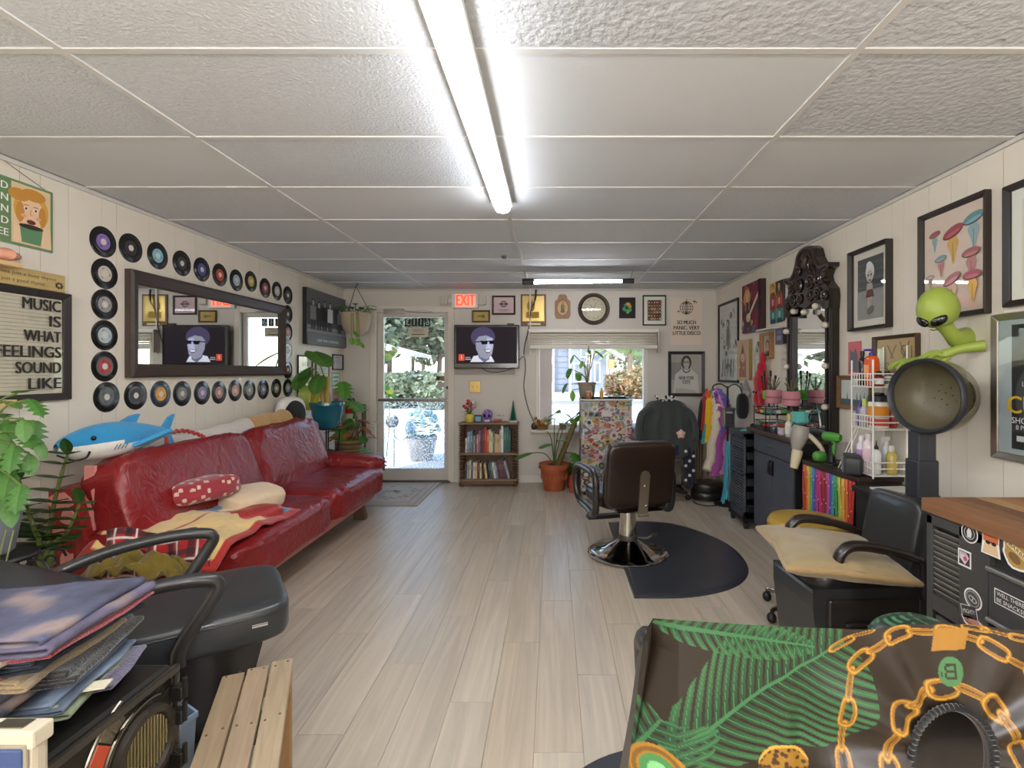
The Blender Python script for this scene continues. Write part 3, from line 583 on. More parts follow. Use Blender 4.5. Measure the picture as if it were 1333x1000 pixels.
def pillow(name, label, c, r, col, m=fabric, rz=0, tilt=0, dots=None, e=.55, seed=5):
    t = T(name, label, 'cushion', c, rz); b = B(col); b.m = M4.Rotation(tilt, 4, 'Y')
    nn, mm = (120, 70) if dots else (40, 24)
    b.sph((0, 0, 0), r, nn, mm, e=e, fn=lambda x, y, z: 1+.05*nz(x*2+seed, y*2, z*2))
    if dots:
        dc_ = []; FD = []
        for k in range(95):
            zf = 1-2*(k+.5)/95; rf_ = math.sqrt(1-zf*zf); u_ = V((r[0]*math.copysign(abs(rf_*cos(k*2.4))**.7, cos(k*2.4)), r[1]*math.copysign(abs(rf_*sin(k*2.4))**.7, sin(k*2.4)), r[2]*math.copysign(abs(zf)**.6, zf)))
            FD.append(min((V(p_) for p_ in b.v[::7]), key=lambda p_: (p_-u_).length))
        for f in b.f:
            c_ = sum((V(b.v[i]) for i in f), V())/len(f); dc_.append(hx(dots) if min((c_-q_).length for q_ in FD) < .0125 else b.col)
        b.c = dc_
    P(t, 'cover', b, m)
    return t
pillow('polka_dot_cushion', 'red polka dot cushion on top of the quilt on the sofa', (-2.09, 3.02, .675), (.14, .20, .07), 0x9a2f38, dots=0xd8b8a8, rz=rad(-18), tilt=rad(-6))
pillow('cream_cushion', 'plain cream cushion beside the polka dot cushion', (-1.92, 3.27, .56), (.13, .18, .07), 0xdcc3a0, rz=rad(-20), tilt=rad(12), seed=9)
pillow('small_red_cushion', 'small dull red leather cushion peeking out in front of the quilt', (-1.76, 3.02, .52), (.1, .15, .05), 0xa83a38, redl, rz=rad(-15), seed=3)
t = T('plaid_blanket', 'red, black and white plaid blanket hanging over the near sofa end', 'blanket', (-1.95, 2.46, .3)); b = BL(t)
pf = lambda u, v: V((-2.17+.50*u+.02*sin(v*3), 2.485-.05*sin(v*PI*.6)-.02*sin(u*17)*v-.012*nz(u*9, v*4, 2), .60-.30*v+.015*sin(u*9)))
n, m = 100, 60; b.surf(pf, n, m); vc = []
for i in range(n+1):
    for j in range(m+1):
        u, v = (i/n*5) % 1, (j/m*3.4) % 1; c = V(hx(0xa81c20)); k = 0
        if u < .3: c = c.lerp(V(hx(0x14121a)), .75)
        if v < .3: c = c.lerp(V(hx(0x14121a)), .75)
        if .42 < u < .54: c = c.lerp(V(hx(0xe8e0d4)), .8)
        if .42 < v < .54: c = c.lerp(V(hx(0xe8e0d4)), .8)
        vc.append(tuple(c))
b.vc = vc; P(t, 'cloth', b, fabric, sol=.008)
t = T('olive_cloth', 'crumpled olive cloth below the plaid blanket', 'cloth', (-1.95, 2.40, 0)); b = BL(t, 0x6d5a12)
b.surf(lambda u, v: V((-2.22+.62*u, 2.28+.24*v, .31+.21*sin(PI*u)**.5*sin(PI*min(1, v*.8+.25))**.7+.06*nz(u*7, v*5, 3)+.04*nz(u*15, v*9, 1))), 50, 26); P(t, 'cloth', b, fabric, sol=.01)
# ================= things on the back wall =================
def bw(px, py): return at(px, py, YB)
def bfr(px0, py0, px1, py1, fw, d, col, label, art, **k):
    p, q = bw(px0, py0), bw(px1, py1); return frame(((p.x+q.x)/2, YB, (p.z+q.z)/2), BW, q.x-p.x, p.z-q.z, fw, d, col, label, art, **k)
bfr(614.5, 404, 638, 420, .02, .02, 0x5b4526, 'small gold toned framed picture between the exit sign and the television', lambda a, w, h: (a.rect(-w*.5, -h*.1, w*.5, h*.2, 0x8a6a3a), a.disc(w*.3, 0, h*.4, 0x6f7a5a)), back=0xc9a95a)
def logo(a, w, h):
    a.ring(0, h*.15, h*.42, h*.1, 0x2a2024); a.ring(0, h*.15, h*.26, h*.06, 0x2a2024); a.rect(-h*.6, h*.08, h*.6, h*.22, 0x2a2024); a.rect(-w*.55, -h*.62, w*.55, -h*.54, 0x8a6a78); a.rect(-w*.4, -h*.78, w*.4, -h*.72, 0x8a6a78)
bfr(640.5, 385, 671, 410, .022, .02, 0x301c1e, 'dark red framed pinkish certificate with a round black emblem', logo, back=0xe3c4c8)
t = T('gold_plaque', 'brown wooden plaque with a gold plate beside the hanging cable', 'plaque', bw(694.4, 404), BW)
b = B(0x6b4a2a); b.box(-.155, -.02, -.195, .155, 0, .195); P(t, 'board', b, wood, bev=.004)
b = B(0xa8905a); b.box(-.135, -.024, -.14, .135, -.018, .175); P(t, 'gold_plate', b, metal, bev=.002)
a = Art(-.0245); a.disc(-.03, .05, .05, 0x9a7420, .07); a.rect(-.09, -.1, .07, -.02, 0xa88430); P(t, 'engraving', a, paper)
b = B(0xd8c9a0); b.box(-.07, -.026, -.185, .09, -.019, -.16); P(t, 'name_plate', b, satin)
t = T('carved_plaque', 'carved brown wooden plaque with an oval medallion between gold plaque and clock', 'plaque', bw(732.4, 399), BW)
b = B(0x9a6f48); b.prism([(-.075, -.15), (.075, -.15), (.095, -.11), (.095, .06), (.06, .09), (.05, .13), (.02, .15), (0, .14), (-.02, .15), (-.05, .13), (-.06, .09), (-.095, .06), (-.095, -.11)], -.022, 0, 'y'); P(t, 'board', b, woodz, bev=.005)
a = Art(-.0225); a.disc(0, -.02, .075, 0x7f5733, .1); a.disc(0, -.02, .066, 0xcaa67a, .09); a.disc(0, -.01, .025, 0x8a7a58, .04); a.poly([(-.03, -.08), (.03, -.08), (.018, -.02), (-.018, -.02)], 0x77705a); a.disc(0, .045, .014, 0xa88a60); P(t, 'medallion', a, paper)
t = T('round_clock', 'round wall clock with a thick dark brown rim and aged cream dial', 'clock', bw(772.8, 402.4), BW)
b = B(0x45342a); b.m = M4.Rotation(PI/2, 4, 'X'); b.lathe([(.195, 0), (.196, .02), (.18, .045), (.16, .04), (.148, .025), (.146, .012)], 40, cap=False); P(t, 'rim', b, satin)
b = B(0xd9cdb6); b.m = M4.Rotation(PI/2, 4, 'X'); b.lathe([(.15, .0), (.15, .012), (0, .012)], 36); P(t, 'dial', b, paper)
a = Art(-.0125); a.ring(0, 0, .125, .004, 0x8a7658, 36)
for k, s in enumerate('12 1 2 3 4 5 6 7 8 9 10 11'.split()): q = PI/2-k*PI/6; a.txt(s, .107*cos(q), .107*sin(q), .022, 0x6e5c44, .0)
P(t, 'numerals', a, paper)
a = Art(-.016); a.line([(0, 0), (-.05, .055)], .006, 0x3c3024); a.line([(0, 0), (.03, .09)], .004, 0x3c3024); a.disc(0, 0, .009, 0x3c3024); P(t, 'clock_hand', a, paper)
b = B(); b.m = M4.Rotation(PI/2, 4, 'X'); b.lathe([(.15, .022), (0, .026)], 32); P(t, 'glazing', b, glass)
def lionp(a, w, h):
    for x, z, r, c in ((.1, .35, .35, 0xc9a82c), (-.25, -.1, .42, 0x3f9a78), (.2, -.2, .4, 0x4aa06a), (0, .05, .3, 0x2a5a4a), (.35, .15, .25, 0xd08a30), (-.3, .3, .2, 0x2f7a8a), (.05, -.45, .22, 0x7fb04a)): a.disc(x*w, z*h, r*w, c, r*w*.8)
    a.disc(-.05*w, -.05*h, .12*w, 0x10140f)
bfr(806, 387.5, 827, 414.5, .008, .014, 0x241c1c, 'small dark poster of a bright green and yellow figure right of the clock', lionp, back=0x1a1414, glz=False, name='framed_poster')
def collage(a, w, h):
    r2 = random.Random(4)
    for i in range(5):
        for j in range(6):
            x, z = -w*.8+i*w*.4, -h*.8+j*h*.32; a.disc(x, z, w*.2, [0x7a5a3a, 0x3a2c26, 0xa88a66, 0x5a4a40, 0x8a4a2a][r2.randrange(5)], h*.17); a.disc(x, z-.01*h, w*.1, [0xd0a888, 0xb88a68, 0xe0c8a8][r2.randrange(3)], h*.1); a.disc(x, z+.08*h, w*.11, 0x2a1c18, h*.05)
bfr(836.4, 384.5, 867, 424, .016, .02, 0x1d1b1b, 'black framed collage of many faces with a white mat right of the dark poster', collage, matw=.045, back=0x6a5646)
def disco(a, w, h):
    x, z, r = 0, h*.55, w*.42; a.disc(x, z, r, 0x2a2420); a.disc(x, z, r*.93, 0xe0cfbd)
    for k in (-.6, -.2, .2, .6): a.line([(x-r*math.sqrt(1-k*k), z+k*r), (x+r*math.sqrt(1-k*k), z+k*r)], .006, 0x2a2420)
    for k in (.25, .62): a.ring(x, z, r*k, .006, 0x2a2420, rz=r)
    a.line([(x, z-r), (x, z+r+.03)], .006, 0x2a2420)
    for sx, sz, sr in ((.5, .45, .02), (.62, .38, .012), (-.5, -.25, .016)): a.poly([(x+sx*w+sr*m_*cos(k*PI/4), z+sz*w*.9+sr*m_*sin(k*PI/4)) for k in range(8) for m_ in [1.3 if k % 2 == 0 else .4]], 0x2a2420)
    for i, (s, wd) in enumerate([('SO MUCH', .23), ('PANIC. VERY', .32), ('LITTLE DISCO', .34)]): a.txt(s, 0, -.02-i*.066, .046, 0x2a2420, .025, wid=wd)
p = bw(893.5, 418); t = T('paper_poster', 'beige poster with a disco ball and words about panic and disco', 'poster', p, BW)
b = B(0xe0cfbd); b.box(-.195, -.003, -.294, .195, 0, .294); P(t, 'sheet', b, paper); a = Art(-.0032); disco(a, .195, .294); P(t, 'print', a, paper)
def nyc(a, w, h):
    a.rect(-w, -h, w, h, 0xb9b0aa); a.rect(-w, -h*.3, -w*.3, h*.6, 0xa09894)
    a.poly([(-w*.85, -h), (-w*.75, -h*.05), (-w*.3, h*.25), (w*.3, h*.25), (w*.75, -h*.05), (w*.85, -h)], 0xd9d3cf); a.ring(0, h*.25, w*.26, .012, 0x3a3432, a0=PI, a1=2*PI)
    a.disc(0, h*.58, w*.34, 0x4a4038, h*.36); a.rect(-w*.11, h*.18, w*.11, h*.36, 0xc4b8b0); a.disc(0, h*.54, w*.2, 0xc9beb6, h*.27)
    for s in (-1, 1): a.ring(s*w*.09, h*.6, w*.075, .006, 0x1c1a1a)
    a.line([(-w*.06, h*.4), (w*.06, h*.4)], .005, 0x6a5850)
    a.txt('NEW YORK', 0, -h*.22, .042, 0x2a2626, .02, wid=w*1.0); a.txt('CITY', 0, -h*.43, .042, 0x2a2626, .02, wid=w*.5); a.poly([(-w*.75, -h), (-w*.7, -h*.72), (w*.5, -h*.82), (w*.7, -h)], 0xc0b4ac)
bfr(869.5, 457.5, 917, 516, .038, .025, 0x2a2624, 'dark framed grey photo of a long haired person in a lettered white shirt', nyc, back=0xb9b0aa)
# television on its board
b = B(0xa9a198); b.box(-.40, -.012, -.27, .40, 0, .27); TM('wall_board', b, satin, 'grey backing board behind the television', 'board', (bw(628, 459).x, YB, bw(628, 459).z), BW, bev=.004)
t = T('television', 'black flat television showing a man in dark sunglasses', 'television', (bw(635, 452).x, YB-.012, bw(635, 452).z), BW)
tw, th = .395, .265
b = B(0x0e0e10); b.box(-.12, -.05, -.1, .12, 0, .1); b.box(-tw, -.11, -th, tw, -.05, th); P(t, 'housing', b, gloss, bev=.01)
a = Art(-.1105); sw, z0, z1 = tw-.028, -th+.06, th-.025; a.rect(-sw, z0, sw, z1, 0x221c22)
hxp, hz, r = -.03, .045, .128
def px_(pts): return [(hxp+x*r, hz+z*r) for x, z in pts]
a.poly(px_([(-1.3, -1.8), (-1.0, -1.25), (-.5, -1.15), (.7, -1.25), (1.0, -1.8)]), 0xcfd2e0); a.poly(px_([(-.75, -.3), (-.5, -1.4), (0, -1.85), (.5, -1.55), (.5, -.5)]), 0x62647a)
a.disc(hxp-.1*r, hz+.55*r, 1.15*r, 0x47405e, .98*r, 26); a.poly(px_([(-.8, .2), (-.75, -.6), (-.35, -1.35), (.25, -1.55), (.75, -1.1), (.9, -.3), (.85, .45), (.2, .72), (-.5, .6)]), 0x8c8ea2)
a.poly(px_([(.1, -.9), (.7, -1.0), (.85, -.2), (.8, .4), (.3, .5)]), 0xa9adca)
a.poly(px_([(-.35, .22), (.35, .18), (.3, -.12), (-.2, -.15)]), 0x0a0a10); a.poly(px_([(.48, .18), (.95, .22), (.9, -.1), (.52, -.1)]), 0x0a0a10); a.line(px_([(-.8, .1), (.95, .2)]), .012, 0x0a0a10)
a.poly(px_([(.42, -.05), (.62, -.42), (.3, -.42)]), 0xb9bcd6); a.poly(px_([(.0, -.62), (.75, -.68), (.55, -.95), (.2, -.95)]), 0x3a2c4a); a.poly(px_([(.1, -.68), (.68, -.7), (.52, -.85), (.22, -.85)]), 0xf0f0f6)
a.rect(-sw+.03, z0+.035, -sw+.1, z0+.115, 0xc8503c); a.txt('1', -sw+.065, z0+.075, .05, 0xe8c0b0, .01); a.rect(-sw+.11, z0+.045, -sw+.18, z0+.06, 0x9a9aa4); a.rect(-sw+.11, z0+.07, -sw+.17, z0+.08, 0x9a9aa4)
P(t, 'screen', a, screen)
a = Art(-.1105); a.rect(-.03, -th+.022, .03, -th+.032, 0x8a8a90); P(t, 'maker_badge', a, paper)
b = B(0x0e0e10); b.box(.25, -.1, th, .33, -.06, th+.02); P(t, 'top_sensor', b, gloss)
for k in range(4): b = B(0x9a9aa0); b.cyl((.29+.02*k, -.1105, -th+.03), (.29+.02*k, -.112, -th+.03), .005, n=8); P(t, 'button', b, satin)
TM('television_cable', B(0x2a2826).tube(spline([at(628, 478, 6.26), at(633, 483, 6.27), at(648, 484.5, 6.28), at(668, 479, 6.28), at(681, 464, 6.29), at(684, 480, 6.295), at(682, 505, 6.295), at(688, 533, 6.29), at(697, 553, 6.27)], 8), .005, 6), satin, 'black cable looping under the television and down to the window sill', 'cable')
TM('lamp_cable', B(0x2a2826).tube(spline([at(698, 377, 6.27), at(696, 392, 6.25), at(691, 404, 6.26), at(689, 425, 6.28), at(683, 450, 6.29), at(682, 462, 6.295)], 8), [.012]*8+[.006]*33, 6), satin, 'black cable hanging from the ceiling past the gold plaque', 'cable')
b = B(0xd9d4ca); b.box(-.008, -.016, -.44, .008, 0, .43); TM('cable_conduit', b, satin, 'slim white cable conduit running from the hanging tube light to the blind', 'conduit', (bw(690.3, 415).x-.0, YB-.026, bw(690, 415).z), 0)
# exit sign
t = T('exit_sign', 'lit white exit sign with red letters and two emergency lamp heads', 'sign', bw(606, 392.3), BW)
b = B(0xe4ddd6); b.box(-.165, -.05, -.092, .165, 0, .092); b.box(-.21, -.03, -.02, .20, -.005, .03); P(t, 'housing', b, satin, bev=.006)
a = Art(-.0505); a.rect(-.118, -.078, .13, .078, 0xf2b8a0); P(t, 'face', a, mat('sign_face', .4, emit=.35))
a = Art(-.051); a.txt('EXIT', .006, 0, .135, 0xff3a1e, .028, wid=.225); P(t, 'lettering', a, mat('sign_letters', .4, emit=1.6))
for x in (-.255, .215):
    b = B(0xd8d2c8); b.box(x-.045, -.075, -.05, x+.045, -.02, .05); P(t, 'lamp_head', b, satin, bev=.008)
    a = Art(-.0755)
    for k in range(5): a.rect(x-.035, -.04+.017*k, x+.035, -.032+.017*k, 0xb0aaa0)
    P(t, 'lens', a, paper)
t = T('switch_plate', 'brass double switch plate on the wall below the television', 'switch', bw(618.3, 503.7), BW)
b = B(0xa98f58); b.box(-.068, -.008, -.073, .068, 0, .073); P(t, 'plate', b, metal, bev=.004)
for x in (-.024, .024): b = B(0xe0d2a8); b.box(x-.006, -.02, -.012, x+.006, -.006, .012); P(t, 'toggle', b, satin, bev=.002)
# ---- bookcase ----
SY = 6.07; k_ = SY/F
def bx(px): return (px-VX)*k_
def bz(py): return CH-(py-VY)*k_
t = T('bookcase', 'small brown wooden bookcase with bobbin turned posts below the television', 'bookcase', (bx(635.5), 6.17, 0))
X0, X1 = bx(598), bx(673); zt, zm, zb = bz(550.5), bz(590), bz(624)
for nm, z, e in (('top_board', zt, .012), ('shelf', zm, .008), ('bottom_board', zb, 0)):
    b = BL(t, 0x8d6d50); b.box(X0-e, SY-.02, z-.02, X1+e, 6.285, z); P(t, nm, b, wood, bev=.004)
b = BL(t, 0x5d4432); b.box(X0+.01, 6.275, zb, X1-.01, 6.285, zt-.02); P(t, 'back_panel', b, wood)
b = BL(t, 0x6b4e38); b.box(X0+.03, SY-.012, zb-.06, X1-.03, SY+.01, zb-.02); P(t, 'apron', b, wood)
for x in (X0+.022, X1-.022):
    for y in (SY+.01, 6.25):
        b = BL(t, 0x5f422f); pr = [(.02, 0), (.026, .01), (.026, .03)]; z = .03
        while z < zt-.03:
            pr += [(.013, z+.003), (.03, z+.014), (.03, z+.02), (.013, z+.03)]; z += .031
        pr += [(.018, zt-.02)]; b.lathe(pr, 12, (x, y, 0)); P(t, 'turned_post', b, satin)
r3 = random.Random(12)
def book(x, z, wd, h, dp, col, lean, label, grp, y=None):
    t = T('book', label, 'book', (x, y or 6.10, z), 0, grp); m = M4.Rotation(lean, 4, 'Y'); b = B(col); b.m = m
    b.box(0, 0, 0, .003, dp, h); b.box(wd-.003, 0, 0, wd, dp, h); b.box(0, -.003, 0, wd, .003, h); P(t, 'cover', b, satin)
    b = B(0xe4dcc8); b.m = m; b.box(.003, .003, .004, wd-.003, dp-.004, h-.004); P(t, 'pages', b, paper)
    lc = tuple(min(1, q*1.8+.06) for q in hx(col)) if sum(hx(col)) < 1 else tuple(q*.5 for q in hx(col)); b = B(lc); b.m = m; b.box(wd*.3, -.0042, h*.5, wd*.7, -.003, h*.78); P(t, 'spine_title', b, paper)
row1 = [(605, 0xd8cfc0, 571, 'cream'), (607.5, 0x8a95a8, 563, 'grey blue'), (611.5, 0x6f88a8, 562, 'wide blue'), (614.5, 0x4a6a52, 566, 'slim green'), (616, 0xa8a49a, 568, 'grey'), (618, 0x6a2f38, 567, 'maroon'), (620, 0xb08a94, 566, 'dusty pink'), (622.5, 0x8a5a7a, 561, 'mauve'), (625, 0x2a2a34, 560, 'black'), (627.5, 0x7a2420, 558, 'dark red'), (630, 0xb03a26, 557, 'scarlet'), (633, 0xc05a2a, 561, 'orange'), (636, 0xd9c8a0, 560, 'tan'), (639, 0xe0d8c8, 563, 'ivory'), (641, 0x5a7a4a, 564, 'leaf green'), (643.5, 0xc8a888, 565, 'beige'), (646, 0xd4b070, 566, 'straw yellow'), (649.5, 0xb8b0ac, 560, 'silver'), (652, 0xe6e0dc, 555, 'tall white'), (655, 0x3a6a60, 557, 'teal'), (659, 0x2c5a50, 556, 'dark teal'), (662, 0x1e4a40, 560, 'deep green')]
for i, (px, c, py, n) in enumerate(row1):
    nx = row1[i+1][0] if i < len(row1)-1 else 664.5; book(bx(px), zm+.001, (nx-px)*k_*.93, min(bz(py)-zm, .34), .15, c, r3.uniform(0, .015), f'{n} book standing on the upper shelf of the bookcase', 'books on the upper shelf')
row2 = [(604, 0x3a3a3a, 603, 'black', .04), (607, 0x9aa0a4, 601, 'grey', .03), (610, 0xc9c0b0, 599, 'cream', .02), (612.5, 0x4a5560, 600, 'slate blue', .02), (615, 0xd4ccc0, 602, 'off white', .02), (618, 0xd0b888, 602, 'tan', .0), (621, 0x6a3a28, 601, 'brown', .0), (624, 0xc8b898, 603, 'beige', .0), (627.5, 0xd9c090, 604, 'straw coloured', -.12), (633, 0x3a4a5a, 603, 'navy', -.12), (636, 0x5a7078, 602, 'grey teal', -.13), (639, 0xd8d4cc, 602, 'white', -.15), (642, 0x7a8a98, 602, 'pale blue', -.16), (645, 0x4a2a2a, 600, 'dark brown', -.18), (648, 0x7a3040, 599, 'wine red', -.2), (651, 0x58384c, 598, 'plum', -.22), (654, 0x3a3f4c, 598, 'charcoal', -.24), (657, 0xb4aca4, 600, 'pale grey', -.26)]
for i, (px, c, py, n, ln) in enumerate(row2):
    book(bx(px+(4 if ln < 0 else 0)), zb+.001+.0*abs(ln), 2.55*k_, (bz(py)-zb)*.96, .15, c, ln, f'{n} book {"leaning" if ln < -.05 else "standing"} on the bottom shelf of the bookcase', 'books on the bottom shelf')
# ornaments on top of it
def bt(px): return (bx(px), 6.14, zt+.001)
t = T('flower_vase', 'small yellow pot with red and white flowers on the left of the bookcase top', 'vase', bt(610))
P(t, 'pot', B(0xc9b84c).lathe([(.045, 0), (.06, .03), (.062, .09), (.055, .1), (.05, .09)], 18), satin)
r3 = random.Random(2)
for k in range(16):
    q, e, rr = r3.uniform(0, 6.28), r3.uniform(.2, 1.3), r3.uniform(.08, .14); p = V((rr*cos(q)*cos(e)*.75, rr*sin(q)*cos(e)*.5, .11+rr*sin(e)*1.1))
    P(t, 'stem', B(0x4a6a30).tube([(0, 0, .08), p], .003, 5), leafm)
    P(t, 'flower', B([0xb02028, 0xe8dcd8, 0xc83038, 0xd8a0a0][k % 4]).sph(p, (.024, .024, .018), 8, 6, fn=lambda x, y, z: 1+.2*sin(14*x)*sin(14*y)), fabric)
TM('photo_box', (lambda b: b.box(-.042, -.02, 0, .042, .02, .085).box(-.034, -.021, .01, .034, -.02, .07, 0x7fb4cc))(B(0x2e3c50)), paper, 'small dark blue framed picture block beside the flower pot', 'picture', bt(621.5))
t = T('purple_skull', 'purple patterned skull ornament in the middle of the bookcase top', 'ornament', bt(633.5))
P(t, 'skull', B(0x8a68b0).sph((0, .01, .085), (.06, .065, .07), 18, 12, fn=lambda x, y, z: 1-.08*max(0, -z)).box(-.038, -.045, 0, .038, .03, .045), satin, bev=.008)
for x in (-.024, .024): P(t, 'eye_socket', B(0x1e1430).sph((x, -.05, .08), (.016, .012, .017), 10, 6), matte)
P(t, 'nose', B(0x1e1430).prism([(-.008, .045), (.008, .045), (0, .062)], -.062, -.05, 'y'), matte)
for k in range(7): q = k*.9; P(t, 'pattern_dot', B([0xd8c0e0, 0x5a3a88, 0xe0b0c8][k % 3]).sph((.05*cos(q)*.8, -.045, .105+.03*sin(q)), .009, 8, 5), satin)
P(t, 'jaw_teeth', B(0xd0c4dc).box(-.03, -.047, .012, .03, -.044, .028), satin)
TM('pink_bowl', B(0xd87a6c).lathe([(.02, 0), (.045, .015), (.055, .035), (.05, .036), (.035, .02), (0, .012)], 18), satin, 'small pink dish on the bookcase top beside the purple skull', 'bowl', bt(647))
t = T('bottle_brush_tree', 'small green bottle brush tree on the right of the bookcase top', 'ornament', bt(667.5))
P(t, 'base', B(0xc8d0cc).lathe([(.05, 0), (.05, .02), (.03, .028)], 14), satin); b = B(0x1f7050)
for k in range(11):
    z = .03+k*.021; rr = .05*(1-k/12); b.lathe([(rr*.35, z+.022), (rr, z), (rr*.3, z+.006)], 12, fn=lambda q, zz: 1+.15*sin(q*6))
P(t, 'branches', b, leafm); P(t, 'trunk', B(0x4a3a2a).cyl((0, 0, .02), (0, 0, .05), .008, n=8), matte)
a = Art(0); a.txt('VOL. 6', 0, .0, .022, 0x3a3a3e, .01); TM('wall_lettering', a, paper, 'tiny dark lettering stuck on the wall behind the pink dish', 'lettering', bw(651.5, 541)+V((0, -.0, 0)), 0)
# door mat
b = B(0xa59a8c); b.box(-.42, -.54, 0, .42, .54, .008); t = TM('entrance_rug', b, terry, 'pale beige patterned rug inside the glass door', 'rug', (-1.80, 5.73, .001), 0, bev=.003)
b = B(0x7f7468)
for sx in (.38, .30):
    sy = sx+.12
    for x0, y0, x1, y1 in ((-sx, -sy, sx, -sy+.015), (-sx, sy-.015, sx, sy), (-sx, -sy, -sx+.015, sy), (sx-.015, -sy, sx, sy)): b.box(x0, y0, .008, x1, y1, .0095)
P(t, 'border_pattern', b, terry); b = B(0x8d8174)
for k in range(30): q = k*2.4; rr = .05+.22*((k*.37) % 1); b.m = M4.Translation(V((rr*cos(q), rr*1.3*sin(q), .008))); b.lathe([(.03, 0), (.028, .0014), (0, .0014)], 7)
P(t, 'medallion_pattern', b, terry, kind='stuff')
# ================= right wall pictures =================
def rwf(y0, y1, z0, z1, fw, d, col, label, art, **k): return frame((XR, (y0+y1)/2, (z0+z1)/2), RW, abs(y1-y0), z1-z0, fw, d, col, label, art, **k)
def sketch(a, w, h):
    a.rect(-w, -h, w, h, 0xdcdad6); r2 = random.Random(3)
    for i in range(34): x, z = r2.uniform(-.85, .85)*w, r2.uniform(-.9, .8)*h; a.disc(x, z, r2.uniform(.04, .14)*w, [0xb0aeac, 0x8a8886, 0x6e6c6a, 0xc4c2be][i % 4], r2.uniform(.03, .1)*h, 9, r2.uniform(0, 3))
    a.poly([(-.16*w, -.1*h), (.2*w, -.1*h), (.16*w, .35*h), (-.12*w, .35*h)], 0x7a7876); a.disc(.02*w, .47*h, .13*w, 0x4a4846, .12*h); a.disc(.02*w, .46*h, .08*w, 0xc8c6c2, .08*h)
    for x in (-.6, -.3, 0, .3, .6): a.line([(x*w, -.9*h), (x*w+.02, -.45*h)], .018, 0x6a6866)
rwf(5.514, 6.16, 1.244, 2.17, .028, .025, 0x201e1e, 'tall black framed grey ink drawing nearest the back corner of the right wall', sketch, back=0xdcdad6)
def guitar(a, w, h):
    r2 = random.Random(5); a.rect(-w, -h, w, h, 0x7a2c38)
    for i in range(26): a.disc(r2.uniform(-.9, .9)*w, r2.uniform(-.9, .9)*h, r2.uniform(.08, .22)*w, [0x8a3040, 0x5a2430, 0xb0603a, 0x3a3a5a, 0x9a4a5a][i % 5], r2.uniform(.06, .2)*h, 9)
    for i in range(8): a.disc(r2.uniform(-.9, .5)*w, r2.uniform(-.95, -.6)*h, .14*w, [0xd08a3a, 0x3a6a8a, 0xc8a060][i % 3], .12*h, 8)
    a.disc(-.35*w, .42*h, .36*w, 0xc9a06a, .36*h); a.poly([(-.7*w, -.8*h), (.05*w, -.8*h), (.0, .25*h), (-.55*w, .25*h)], 0x4a3a3c); a.disc(-.3*w, .42*h, .15*w, 0xd8a878, .2*h); a.rect(-.55*w, -.1*h, -.45*w, .5*h, 0xb98a50); a.rect(-.17*w, -.1*h, -.08*w, .5*h, 0xb98a50)
    a.disc(-.2*w, -.4*h, .25*w, 0xd8b080, .18*h); a.line([(-.2*w, -.4*h), (.85*w, .5*h)], .035, 0xd9c8a8); a.rect(.78*w, -h, w, h, 0x3a2024)
canvas((XR, 5.065, 2.007), RW, .49, .49, .045, 'colourful canvas of a long haired guitarist high on the right wall', guitar, 0x33191c, 0x7a2c38)
def six(a, w, h):
    for i in range(2):
        for j in range(3):
            x0, z0 = -w+i*w, -h+j*h*2/3; a.rect(x0+.004, z0+.004, x0+w-.004, z0+h*2/3-.004, [[0x3f8078, 0x4a9088], [0xa03c48, 0xb84a3c], [0xd0a83a, 0x3a2c22]][j][i])
            a.face(x0+w/2, z0+h*.38, .026, 0xc8a890 if j else 0xa8c0b0, [0x2a1a1a, 0x502a1a][i], [0x2a3a4a, 0x7a3030, 0x6a4a2a][j])
canvas((XR, 4.563, 1.995), RW, .29, .36, .012, 'small block of six coloured portrait prints beside the carved vanity mirror', six, 0x3a3030)
def tan(a, w, h):
    a.rect(-w, -h, w, h, 0xc2a284); r2 = random.Random(9)
    a.poly([(-.6*w, -.85*h), (.6*w, -.85*h), (.5*w, .1*h), (0, .8*h), (-.5*w, .1*h)], 0x9a6a5a); a.disc(0, .1*h, .35*w, 0xd0a890, .22*h); a.poly([(-.25*w, .35*h), (.25*w, .35*h), (0, .85*h)], 0x6a6a5a)
    for i in range(14): a.disc(r2.uniform(-.5, .5)*w, r2.uniform(-.8, .1)*h, .1*w, [0xb05a4a, 0x7a8a6a, 0xd0b090, 0x8a5a4a][i % 4], .06*h, 8)
canvas((XR, 5.32, 1.49), RW, .335, .42, .035, 'tan canvas of a bearded garden figure below the guitarist canvas', tan, 0x9a8248)
def gothic(n, s=1): return [(-.075*s, -.185*s), (.075*s, -.185*s), (.078*s, .06*s), (.05*s, .13*s), (0, .195*s), (-.05*s, .13*s), (-.078*s, .06*s)]
t = T('pointed_ornament', 'pale pointed arch shaped wall ornament beside the tan canvas', 'ornament', (XR, 4.98, 1.47), RW)
P(t, 'border', B(0x6d7266).prism(gothic(0), -.018, 0, 'y'), satin, bev=.004); P(t, 'panel', B(0xb9bcae).prism(gothic(0, .86), -.02, -.015, 'y'), paper)
a = Art(-.0205); a.poly([(-.035, -.15), (.035, -.15), (.02, .05), (-.02, .05)], 0xd8d8cc); a.disc(0, .075, .02, 0xc8b8a0, .026); a.poly([(-.03, .09), (.03, .09), (0, .14)], 0x6a7468); a.line([(-.045, -.1), (.0, .03)], .01, 0x8a8a7a); P(t, 'print', a, paper)
rwf(4.64, 4.86, 1.49, 1.73, .03, .05, 0x9a7044, 'small light wooden box frame left of the vanity mirror', lambda a, w, h: (a.rect(-w*.8, -h*.8, w*.8, h*.8, 0xc0a0a0), a.face(0, 0, .035, shirt=0x50404a)), back=0xd8ccc4, fmat=wood)
